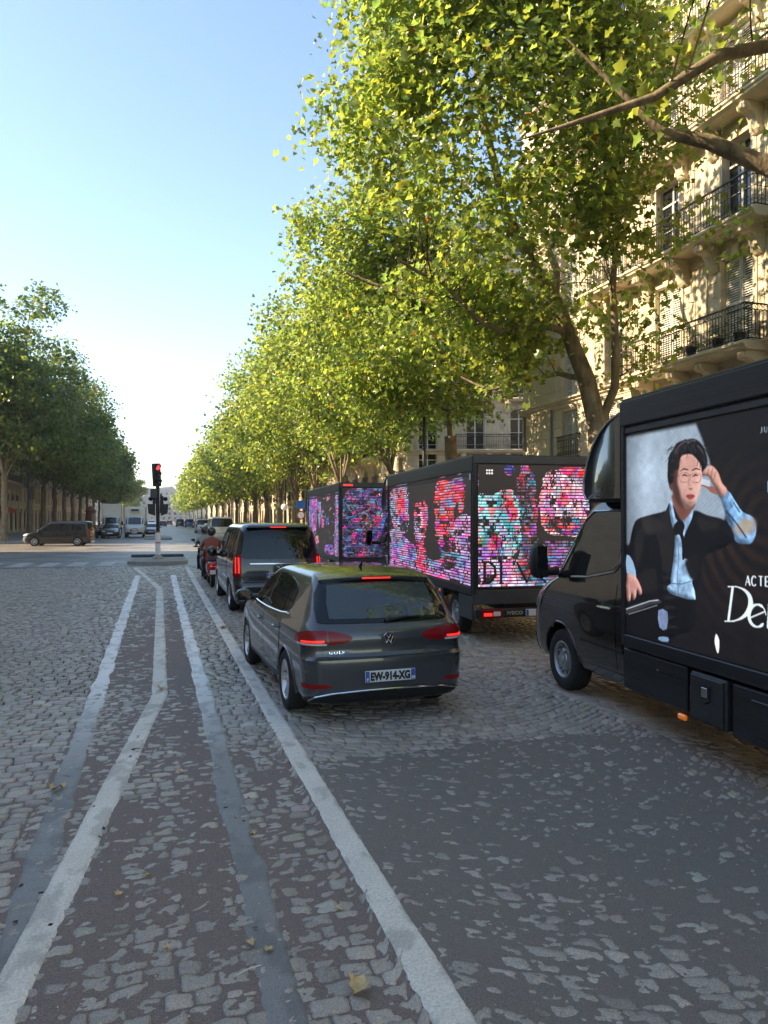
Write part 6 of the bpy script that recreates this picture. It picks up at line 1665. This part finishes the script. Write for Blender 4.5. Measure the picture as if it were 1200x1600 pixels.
# the tree just out of the frame to the right, whose boughs hang across the top right
plane_tree('plane_tree', 'nearest plane tree whose boughs reach into the picture from the right edge', TX+.2, 8.2, 18.0, 6.4, 5.4, 23, 11500, .195, 'full', 6.6, -1.6,
    limbs=[lm([(-.1, 4.8, 0), (-1.4, 6.2, 0), (-2.6, 7.3, 0), (-3.7, 7.9, .2), (-4.4, 8.1, .3), (-5.0, 8.7, .3), (-5.9, 9.6, .3)], .22, .012), lm([(-.2, 5.0, 0), (-1.6, 7.6, -.3), (-2.9, 8.95, -.6), (-3.9, 8.75, -.6), (-4.8, 8.2, -.5), (-6.0, 7.9, -.3), (-6.8, 7.7, -.2)], .18, .008),
           lm([(0, 5.0, 0), (-.8, 8.0, .5), (-1.6, 11.0, .9), (-2.6, 13.8, 1.2)], .14, .03)], fork=4.9, tr=.33, group='plane trees along the right pavement', solo=300,
    cut=lambda p, g: (p[0] > -1.0 and g.random() < .82) or (p[2] < 13 and p[0] > -3.2 and g.random() < .5) or (p[2] < 8.5 and g.random() < .35) or (p[1] > 3.2 and g.random() < .8))
plane_tree('plane_tree', 'plane tree with a pale trunk behind the middle screen truck', TX, 27.4, 17.2, 6.0, 5.6, 31, 21000, .175, 'mid', 5.6, -1.3, cut=tunnel(27.4), extra=[((-.6, -.5, 7.4), (3.2, 2.0, 1.5), 60), ((-3.0, 0, 8.4), (2.2, 2, 1.6), 40), ((1.5, .5, 9.5), (2.2, 2, 2), 50)], fork=5.2, tr=.26, lean=(-.5, .2), group='plane trees along the right pavement')
plane_tree('plane_tree', 'plane tree between the two farther screen trucks', TX, 36.6, 15.8, 5.9, 5.4, 37, 16000, .19, 'mid', 5.0, -1.0, fork=4.4, tr=.25, lean=(.2, 0), group='plane trees along the right pavement')
rowl = ['third', 'fourth', 'fifth', 'sixth', 'seventh', 'eighth', 'ninth', 'tenth', 'eleventh', 'twelfth', 'thirteenth', 'fourteenth', 'fifteenth', 'sixteenth', 'seventeenth', 'eighteenth', 'nineteenth', 'twentieth', 'twenty-first']
ys = [47, 57, 66, 75, 85, 95, 106, 118, 131, 145, 160, 176, 195, 216, 240, 270, 305, 350]
for i, yy in enumerate(ys):
    far = yy > 80
    plane_tree('plane_tree', f'sunlit plane tree, {(["first", "second"]+rowl)[i]} along the row beyond the screen trucks' if i else 'sunlit plane tree just before the sunny junction on the right', TX+(.4 if i else 0), yy, 16.5+((i*37) % 5)*.45, 6.0, 5.4, 50+i, 16000 if yy < 60 else 16000 if yy < 80 else 9500 if yy < 130 else 4200, .21 if yy < 60 else .25 if yy < 80 else .36 if yy < 130 else .5, 'mid' if yy < 60 else 'far', 4.4, -.8, fork=4.0, tr=.24, group='plane trees along the right pavement')
ysl = [66.5, 79, 88, 97, 107, 117, 128, 140, 153, 168, 185, 205, 230, 262, 300, 345]
for i, yy in enumerate(ysl):
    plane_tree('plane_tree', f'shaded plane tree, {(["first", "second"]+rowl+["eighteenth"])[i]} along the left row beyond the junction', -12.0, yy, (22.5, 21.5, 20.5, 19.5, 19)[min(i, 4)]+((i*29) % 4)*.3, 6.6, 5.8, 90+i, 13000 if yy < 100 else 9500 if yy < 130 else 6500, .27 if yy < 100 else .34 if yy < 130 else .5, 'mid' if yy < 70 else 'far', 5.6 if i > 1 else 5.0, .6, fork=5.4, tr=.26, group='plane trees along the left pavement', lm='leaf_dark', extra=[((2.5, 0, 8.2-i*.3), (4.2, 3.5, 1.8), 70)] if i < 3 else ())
plane_tree('plane_tree', 'plane tree behind the viewpoint on the right', TX, -2.5, 17.5, 6.6, 5.4, 71, 5000, .30, 'far', 6.0, -1.0, group='plane trees along the right pavement')  # unseen tree, added for reflections in the car glass and for shade
# ---------------------------------------------------------------- traffic island, signal and street furniture
isl = MB(); pts = []
for i in range(13):
    t = PI+PI*i/12; pts.append((1.28*math.cos(t), 34.0+1.25*math.sin(t)*.75))
pts += [(1.28, 38.2), (-1.28, 38.2)]
isl.prism(pts, 'z', -.05, .14); island = props(isl.build('traffic_island', 'concrete'), 'low concrete traffic island with a rounded nose holding the signal mast', 'traffic island')
ins = [(x*.86, 34.0+(y-34.0)*.9 if y < 34 else min(y, 37.95)) for x, y in pts]
MB().prism(ins, 'z', .13, .146).build('paving', 'pavement', island)
MB().cbox(-1.22, 1.2, 37.0, 37.35, .14, .27, .03).build('low_kerb', 'concrete_dark', island)
isl2 = MB(); isl2.prism([(x*1.0, y+38.5) for x, y in pts[:13]]+[(1.28, 80), (-1.28, 80)], 'z', -.05, .14); i2 = props(isl2.build('traffic_island', 'concrete'), 'far traffic island beyond the sunny strip', 'traffic island')
def signal_head(parent, T, lit=0, n=3, s=1.0):
    h = MB(); H = n*.34*s+.04; W = .18*s
    h.cbox(-W, W, -.10*s, .13*s, 0, H, .03)
    o = h.xf(T).build('signal_head', 'plastic', parent, 40)
    for k in range(n):
        z = H-.02-.17*s-k*.34*s
        c = MB().lathe([(0, -.115*s), (.105*s, -.112*s), (.118*s, -.098*s)], 20, T @ Matrix.Translation((0, 0, z)) @ Matrix.Rotation(PI/2, 4, 'Z') )
        c.v = c.v
        c.build('lens', ('red_signal' if k == lit else 'glass') , o, 40)
        v = MB(); vs = []; m = 15
        for j in range(m):
            a = R(-35)+R(250)*j/(m-1); r_ = .128*s; x, zz = r_*math.cos(a), r_*math.sin(a)
            vs += [(x, -.09*s, z+zz), (x*.97, -.09*s-.20*s*max(.05, math.sin(a)*.6+.4), z+zz*.97)]
        v.add([T @ Vector(p) for p in vs], [(2*j, 2*j+2, 2*j+3, 2*j+1) for j in range(m-1)]); v.build('visor', 'plastic', o, 50)
    return o
mast = thing('traffic_light', 'traffic light showing red on a black mast with a white banded foot', 'traffic light', (.0, 35.4, .14))
MB().lathe([(0, 0), (.28, 0), (.27, .06), (.16, .14), (.13, .20), (0, .2)], 20, Matrix.Rotation(-PI/2, 4, 'Y')).build('foot', 'concrete', mast, 40)
MB().tube([(0, 0, .1), (0, 0, 1.22)], .118, 16).build('white_sleeve', 'sign_white', mast, 40)
for z in (.72, 1.20): MB().tube([(0, 0, z), (0, 0, z+.06)], .122, 16).build('orange_band', 'orange_band', mast, 40)
MB().tube([(0, 0, 1.2), (-.02, 0, 3.45)], .085, 14).build('mast', 'plastic', mast, 40)
signal_head(mast, Matrix.Translation((-.03, -.02, 3.33)) @ Matrix.Rotation(R(38), 4, 'Z') @ Matrix.Rotation(R(-4), 4, 'Y'), 0, 3, 1.0)
MB().cbox(-.34, -.06, -.20, .12, 2.78, 3.22, .03).build('control_box', 'truck_grey', mast)
for sx in (-1, 1):
    k = MB(); k.prism([(sx*.12, 1.98), (sx*.42, 2.08), (sx*.46, 2.52), (sx*.12, 2.52)], 'y', -.12, .14); o = k.build('pedestrian_signal', 'plastic', mast)
    for z in (2.30, 2.66): MB().ball((sx*.33, .02, z+.10), .10, 12, 8, (1, .8, 1)).build('lamp_housing', 'plastic', o, 50)
    MB().cbox(*sorted((sx*.10, sx*.24)), -.06, .08, 2.52, 2.9, .02).build('bracket_box', 'plastic', mast)
MB().tube([(.12, 0, 2.1), (.13, 0, 3.0)], .04, 8).build('conduit', 'plastic', mast)
# street lamps and signs
def lamp_post(x, y, h, label, arm=1):
    p = thing('street_lamp', label, 'street lamp', (x, y, .13)); MB().tube([(0, 0, 0), (0, 0, .9), (0, 0, 1.0), (0, 0, h)], [.13, .12, .085, .06], 12).build('post', 'iron', p, 40)
    MB().tube([(0, 0, h-.1), (-arm*.3, 0, h+.45), (-arm*1.2, 0, h+.6)], [.05, .045, .04], 8).build('arm', 'iron', p, 50)
    MB().ball((-arm*1.4, 0, h+.55), .26, 14, 8, (1.3, .7, .45)).build('lantern', 'iron', p, 50); return p
lamp_post(10.15, 27.6, 8.6, 'tall black lamp post behind the middle screen truck')
lp = lamp_post(-11.0, 71.8, 8.6, 'dark lamp post with signal boxes at the left corner of the junction', -1)
MB().cbox(.1, .45, -.15, .15, 3.6, 4.7, .03).build('signal_box', 'plastic', lp); MB().cbox(-.42, -.1, -.15, .15, 4.6, 5.4, .03).build('signal_box', 'plastic', lp); MB().cbox(.1, .4, -.12, .12, 5.1, 6.0, .03).build('signal_box', 'plastic', lp)
lamp_post(10.3, 62, 8.6, 'black lamp post on the far right pavement before the distant trees')
gl = thing('globe_lamp', 'white globe lamp left of the farthest screen truck', 'street lamp', (8.9, 54.0, .13))
MB().tube([(0, 0, 0), (0, 0, 2.45)], [.08, .05], 10).build('post', 'iron', gl, 40); MB().ball((0, 0, 2.70), .25, 16, 10).build('globe', 'sign_white', gl, 50)
sg = thing('road_sign', 'blue square sign over a red ringed disc on one post', 'road sign', (9.75, 52.0, .13))
MB().tube([(0, 0, 0), (0, 0, 3.2)], .035, 8).build('post', 'alu', sg, 40); MB().cbox(-.3, .3, -.06, -.035, 2.55, 3.15, .01).build('panel', 'sign_blue', sg)
c = MB().lathe([(0, -.05), (.32, -.05), (.32, -.03), (0, -.03)], 24, Matrix.Translation((0, 0, 2.1)) @ Matrix.Rotation(PI/2, 4, 'Z')); d = c.build('disc', 'paint_red', sg)
MB().lathe([(0, -.056), (.23, -.055)], 24, Matrix.Translation((0, 0, 2.1)) @ Matrix.Rotation(PI/2, 4, 'Z')).build('disc_face', 'sign_white', d)
kc = thing('advertising_column', 'red brown advertising column under the left trees', 'advertising column', (-10.9, 134, .13))
MB().lathe([(0, 0), (.85, 0), (.85, .5), (.78, .55), (.78, 3.0), (.95, 3.05), (.95, 3.2), (.6, 3.5), (.2, 3.9), (0, 4.1)], 20, Matrix.Rotation(-PI/2, 4, 'Y')).build('drum', 'paint_rust', kc, 40)
MB().lathe([(.79, .8), (.795, .8), (.795, 2.7), (.79, 2.7)], 20, Matrix.Rotation(-PI/2, 4, 'Y'), 3.4, 5.0).build('poster', 'curtain', kc, 40)
for i, yy in enumerate([-3, 3, 9, 15, 21, 27]):
    pass

# ---------------------------------------------------------------- people and two-wheelers
def person(name, label, loc, rz, J, top, legs, group=None, helmet=None, hair='hair', skirt=None):
    """one continuous body grown round a jointed skeleton"""
    root = thing(name, label, 'person', loc, rz, group)
    rad = dict(pelvis=.15, waist=.135, chest=.165, neck=.058, chin=.072, head=.098, crown=.082, shl=.072, shr=.072, ell=.048, elr=.048, wrl=.036, wrr=.036, hal=.040, har=.040, hil=.10, hir=.10, knl=.066, knr=.066, anl=.045, anr=.045, tol=.040, tor=.040)
    E = [('pelvis', 'waist'), ('waist', 'chest'), ('chest', 'neck'), ('neck', 'chin'), ('chin', 'head'), ('head', 'crown'), ('chest', 'shl'), ('shl', 'ell'), ('ell', 'wrl'), ('wrl', 'hal'), ('chest', 'shr'), ('shr', 'elr'), ('elr', 'wrr'), ('wrr', 'har'),
         ('pelvis', 'hil'), ('hil', 'knl'), ('knl', 'anl'), ('anl', 'tol'), ('pelvis', 'hir'), ('hir', 'knr'), ('knr', 'anr'), ('anr', 'tor')]
    names = list(J); me = bpy.data.meshes.new('b'); me.from_pydata([J[n] for n in names], [(names.index(a), names.index(b)) for a, b in E], [])
    ob = bpy.data.objects.new('b', me); col.objects.link(ob); md = ob.modifiers.new('s', 'SKIN')
    for i, n in enumerate(names):
        v = me.skin_vertices[0].data[i]; v.radius = (rad[n], rad[n]*(.8 if n in ('chest', 'waist', 'pelvis') else 1)); v.use_root = n == 'pelvis'
    ob.modifiers.new('u', 'SUBSURF').levels = 1
    dg = bpy.context.evaluated_depsgraph_get(); m2 = bpy.data.meshes.new_from_object(ob.evaluated_get(dg)); m2.name = 'body'
    bpy.data.objects.remove(ob); bpy.data.meshes.remove(me)
    m2.materials.clear()
    for k in ('skin', top, legs, 'cloth_dark'): m2.materials.append(X[k])
    seg = [(Vector(J[a]), Vector(J[b]), 0 if a in ('neck', 'chin', 'head') or b in ('hal', 'har') else 2 if b in ('knl', 'knr', 'anl', 'anr') else 3 if b in ('tol', 'tor') else 1) for a, b in E]
    for p in m2.polygons:
        c = p.center; best = min(seg, key=lambda s_: (c-(s_[0]+(s_[1]-s_[0])*max(0, min(1, (c-s_[0]).dot(s_[1]-s_[0])/max(1e-6, (s_[1]-s_[0]).length_squared))))).length)
        p.material_index = best[2]; p.use_smooth = True
    o = bpy.data.objects.new('body', m2); col.objects.link(o); o.parent = root
    h = Vector(J['head'])
    for s_ in (-1, 1): MB().ball((h.x+s_*.035, h.y+.085, h.z+.01), .012, 8, 6).build('eye', 'ink', root, 50)
    MB().ball((h.x, h.y+.105, h.z-.02), .018, 8, 6, (.8, 1, 1.3)).build('nose', 'skin', root, 50)
    if helmet: MB().ball((h.x, h.y-.01, h.z+.035), .145, 18, 12, (.95, 1.08, 1.0)).build('helmet', helmet, root, 60)
    else: MB().ball((h.x, h.y-.022, h.z+.045), .112, 14, 10, (.95, 1, 1)).build('hair', hair, root, 60)
    if skirt: MB().lathe([(.15, .98), (.20, .8), (.25, .45), (.30, .18), (.29, .18), (.2, .5)], 16, Matrix.Rotation(-PI/2, 4, 'Y')).build('skirt', skirt, root, 60)
    return root
SIT = dict(pelvis=(0, 0, .82), waist=(0, .03, 1.0), chest=(0, .07, 1.24), neck=(0, .10, 1.42), chin=(0, .13, 1.50), head=(0, .14, 1.58), crown=(0, .13, 1.66), shl=(-.19, .07, 1.34), ell=(-.27, .24, 1.13), wrl=(-.27, .48, 1.05), hal=(-.27, .56, 1.05), shr=(.19, .07, 1.34), elr=(.27, .24, 1.13), wrr=(.27, .48, 1.05), har=(.27, .56, 1.05),
           hil=(-.10, .03, .80), knl=(-.19, .42, .74), anl=(-.19, .45, .34), tol=(-.19, .58, .30), hir=(.10, .03, .80), knr=(.19, .42, .74), anr=(.19, .45, .34), tor=(.19, .58, .30))
STAND = dict(pelvis=(0, 0, .95), waist=(0, 0, 1.10), chest=(0, .0, 1.32), neck=(0, .01, 1.48), chin=(0, .03, 1.55), head=(0, .04, 1.63), crown=(0, .03, 1.71), shl=(-.18, 0, 1.41), ell=(-.24, -.03, 1.14), wrl=(-.24, .10, .92), hal=(-.24, .13, .84), shr=(.18, 0, 1.41), elr=(.25, .02, 1.15), wrr=(.20, .22, 1.02), har=(.17, .29, 1.02),
             hil=(-.09, 0, .92), knl=(-.10, .10, .52), anl=(-.10, .06, .09), tol=(-.10, .22, .05), hir=(.09, 0, .92), knr=(.10, -.05, .52), anr=(.10, -.16, .10), tor=(.10, -.02, .05))
def scooter(label, loc, rz, m, group='scooters and motorbikes', box=True):
    root = thing('scooter', label, 'scooter', (loc[0], loc[1], 0), rz, group)
    for yy in (-.66, .68):
        w = bpy.data.objects.new('wheel', None); col.objects.link(w); w.parent = root; w.location = (0, yy, .26)
        MB().lathe([(.13, -.05), (.22, -.065), (.26, -.03), (.26, .03), (.22, .065), (.13, .05)], 24).build('tyre', 'rubber', w, 40); MB().lathe([(0, -.04), (.13, -.05), (.13, .05), (0, .04)], 20).build('rim', 'alloy', w, 40)
    S = Shell([(.34, -.85, .0, .12, .08, .06), (.45, -.92, .02, .17, .1, .08), (.58, -.98, .0, .19, .1, .1), (.70, -1.0, -.02, .18, .1, .1), (.76, -.95, -.06, .14, .1, .08)], .03, .03, .1)
    S.body([.34, .4, .45, .52, .58, .64, .70, .73, .76], 14, []).build('body', m, root, 40)
    MB().cbox(-.15, .15, -.80, .06, .745, .83, .05).build('seat', 'plastic', root, 40)
    MB().cbox(-.16, .16, -.05, .45, .26, .34, .03).build('footboard', 'plastic', root)
    k = MB(); k.prism([(.42, .30), (.50, .30), (.62, .62), (.56, .98), (.50, 1.0), (.54, .62)], 'x', -.20, .20); k.build('leg_shield', m, root)
    k = MB(); k.prism([(.46, .50), (.86, .44), (.92, .34), (.62, .30)], 'x', -.075, .075); k.build('mudguard', m, root)
    MB().tube([(0, .68, .26), (0, .60, .6), (0, .50, 1.02)], .035, 8).build('fork', 'plastic', root, 40)
    MB().tube([(-.34, .44, 1.05), (-.15, .50, 1.03), (.15, .50, 1.03), (.34, .44, 1.05)], .022, 8).build('handlebar', 'plastic', root, 40)
    for sx in (-1, 1):
        k = MB(); k.tube([(sx*.24, .50, 1.05), (sx*.33, .48, 1.24)], .012, 6); k.ball((sx*.35, .48, 1.27), .07, 12, 8, (1, .4, .65)); k.build('mirror', 'plastic', root, 50)
    MB().cbox(-.10, .10, -1.02, -.96, .60, .69, .02).build('tail_light', 'red_lit' if box else 'red_lens', root)
    MB().cbox(-.10, .10, -1.03, -1.015, .40, .52, .005).build('licence_plate', 'plate', root)
    MB().cbox(-.08, .08, .90-.38, .62, .84, .96, .03).build('headlight', 'white_lens', root)
    MB().tube([(.14, -.3, .33), (.16, -.9, .40)], .05, 8).build('exhaust', 'alu', root, 40)
    return root
scooter('red scooter stopped at the front left corner of the black passenger van', (1.52, 22.6), 0, 'paint_red')
person('person', 'rider with a black helmet and a red brown sleeve sitting on the red scooter', (1.52, 22.4, 0), 0, SIT, 'cloth_red', 'cloth_dark', 'riders on the scooters', 'helmet')
scooter('black scooter waiting just ahead of the red scooter', (1.50, 25.4), 0, 'paint_black')
person('person', 'rider in a pale grey green jacket sitting on the black scooter', (1.50, 25.2, 0), 0, SIT, 'cloth_grey', 'cloth_dark', 'riders on the scooters', 'helmet')
person('person', 'pedestrian in a long dark skirt and pale top on the left pavement', (-14.3, 72.5, .13), R(70), STAND, 'cloth_white', 'cloth_dark', 'people on the left pavement', None, 'hair', 'cloth_dark')
person('person', 'pedestrian dressed all in dark clothes at the left edge of the picture', (-15.2, 73.4, .13), R(-60), STAND, 'cloth_dark', 'cloth_dark', 'people on the left pavement')
for i, (x, y) in enumerate([(-5.6, 80.0), (-6.3, 81.0), (-5.0, 83.0)]):
    scooter(('dark motorbike parked leftmost under the left trees', 'dark motorbike parked in the middle of three under the left trees', 'dark motorbike parked beside the oncoming white truck')[i], (x, y), R(160+i*12), ('paint_black', 'paint_grey', 'paint_black')[i], box=False)

# ---------------------------------------------------------------- traffic farther off
def box_truck(label, x, y, rz, L, H, cab_m='paint_white', cooler=False):
    root = thing('box_truck', label, 'truck', (x, y, 0), rz, 'white delivery trucks')
    MB().cbox(-1.08, 1.08, 0, L, .85, H, .04).build('box_body', 'paint_white', root)
    for xx in (-1.09, 1.09):
        for yy in (.03, L-.03): MB().tube([(xx, yy, .86), (xx, yy, H-.02)], .035, 6).build('corner_post', 'alu', root)
    MB().box(-.5, .5, .2, L+1, .5, .84).build('chassis', 'plastic', root)
    for sx in (-1, 1): add_wheel(root, sx*.84, 1.1, .355, .22, .215, steel_mb, 'steel_rim', sx); MB().cbox(sx*.8-.15, sx*.8+.15, -.05, .0, .5, .62, .01).build('tail_light', 'red_lens', root)
    truck_cab(root, L+1.43, cab_m)
    pl = MB().cbox(-.26, .26, L+2.55, L+2.57, .45, .56, .003).build('licence_plate', 'plate', root)
    if cooler:
        c = MB().cbox(-.55, .55, L, L+.45, H-.60, H-.12, .05).build('cooling_unit', 'paint_white', root); MB().box(-.4, .4, L+.45, L+.46, H-.50, H-.25).build('grille', 'truck_grey', c)
    return root
box_truck('white delivery truck with a roof cooling unit coming towards us beyond the junction', -2.35, 87.4, PI, 4.2, 3.25, cooler=True)
box_truck('taller white box truck behind and left of the oncoming delivery truck', -5.2, 97.0, PI, 5.0, 3.7)
def car(label, x, y, rz, m, group='cars farther along the boulevard'):
    r_, s_ = build_hatchback('parked_car', label, (x, y, 0), rz, m, badge=False); r_['group'] = group
    return r_
car('dark car parked nose towards us left of the oncoming white truck', -4.6, 80.5, PI, 'paint_black')
car('pale grey green car coming towards us right of the white truck', -.75, 88, PI, 'paint_green')
car('light silver car parked behind the white van on the right', 5.6, 84, 0, 'paint_silver')
car('dark car with lit lamps far off in the middle of the boulevard', 1.2, 190, 0, 'paint_black')
car('silver car far off left of the distant blue van', -1.6, 205, PI, 'paint_silver')
car('red car far off at the end of the traffic', 3.2, 225, 0, 'paint_red')
car('white car far off beside the distant red car', -4.2, 232, PI, 'paint_white')
def far_van(label, x, y, rz, m, sc=1):
    r_, s_ = build_van('delivery_van', label, (x, y, 0), rz, m, group='vans parked along the right side'); r_.scale = (sc,)*3
    return r_
far_van('white van parked on the right beyond the silver car', 5.9, 106, 0, 'paint_white')
far_van('tall cream van parked just beyond the scooter riders', 5.2, 66.5, 0, 'paint_cream', 1.12)
far_van('bright blue van far down the right side', 6.6, 168, 0, 'paint_blue')
far_van('red brown van beside the distant blue van', 8.0, 152, 0, 'paint_rust', 1.05)
far_van('black van far down the right side', 5.0, 182, 0, 'paint_black')

# ---------------------------------------------------------------- litter on the road
def gpt(u, v):
    z = 2300/(v-810); xc = (u-600)/1150
    return xc*z*math.cos(YAW)+z*math.sin(YAW), -xc*z*math.sin(YAW)+z*math.cos(YAW)
rl = random.Random(5)
LV, LF = leaf_template('full')
leaf_spots = [(560, 1547, 'large curled dry leaf at the bottom of the picture right of the grey line', .105), (85, 1236, 'brown leaf on the cobbles left of the white line', .10), (98, 1232, 'small tan leaf beside the brown leaf left of the white line', .07), (392, 1475, 'pale leaf on the grey overpainted line', .05), (420, 1486, 'yellow leaf scrap on the grey overpainted line lower down', .05), (395, 1306, 'tan leaf scrap at the edge of the grey line', .05),
              (232, 1371, 'tan leaf scrap in the middle of the brown strip', .045), (186, 1399, 'orange leaf scrap on the brown strip near the white line', .045), (350, 983, 'dry brown leaf on the lane line left of the grey hatchback', .16), (356, 1027, 'pale leaf on the lane line left of the grey hatchback front wheel', .10), (262, 1484, 'orange leaf scrap low on the brown strip', .04), (528, 1420, 'dark leaf scrap on the right lane line', .04), (283, 1207, 'dark leaf scrap on the brown strip near the kinked line', .06), (252, 1079, 'dry leaf where the white line kinks', .12)]
for u, v, lab, s_ in leaf_spots:
    gx_, gy_ = gpt(u, v); V = LV.copy()*s_; V[:, 2] = np.abs(V[:, 0])*rl.uniform(.5, 1.1)+.35*np.abs(V[:, 1])
    me = np_mesh('fallen_leaf', V, LF); me.materials.append(X['dry_leaf']); o = bpy.data.objects.new('fallen_leaf', me); col.objects.link(o)
    o.location = (gx_, gy_, .012); o.rotation_euler = (rl.uniform(-.2, .2), rl.uniform(-.2, .2), rl.uniform(0, 6)); props(o, lab, 'leaf', 'dry leaves on the road')
tw = thing('twig', 'pale dry twig lying across the brown strip beside the grey line', 'twig', (*gpt(390, 1516), .012), R(20)); MB().tube([(-.06, 0, 0), (0, .004, .004), (.06, 0, 0)], .003, 5).build('stick', 'pebble', tw)
gr = MB(); rg2 = np.random.default_rng(12)
for _ in range(420):
    x, y = rg2.uniform(-1.6, 4.5), rg2.uniform(1.8, 7.5)**1.0; s_ = rg2.uniform(.002, .006)
    gr.add([(x-s_, y, .004), (x, y-s_, .004), (x+s_*.8, y, .004), (x, y+s_*1.2, .004), (x, y, .004+s_*1.3)], [(0, 1, 4), (1, 2, 4), (2, 3, 4), (3, 0, 4)])
o = gr.build('grit', 'pebble', None, None, False); props(o, kind='stuff')

# ---------------------------------------------------------------- air: a thin even haze over the whole street
hm = bpy.data.materials.new('thin_haze'); hm.use_nodes = True; hn = hm.node_tree; hn.nodes.clear()
ho = node(hn, 'ShaderNodeOutputMaterial'); hv = node(hn, 'ShaderNodeVolumePrincipled')
hv.inputs['Color'].default_value = (.93, .95, 1, 1); hv.inputs['Density'].default_value = .00042; hv.inputs['Anisotropy'].default_value = .3
hn.links.new(hv.outputs[0], ho.inputs['Volume'])
X['haze'] = hm
props(MB().box(-905, 905, -305, 1505, -1.2, 62).build('haze', 'haze'), kind='stuff')
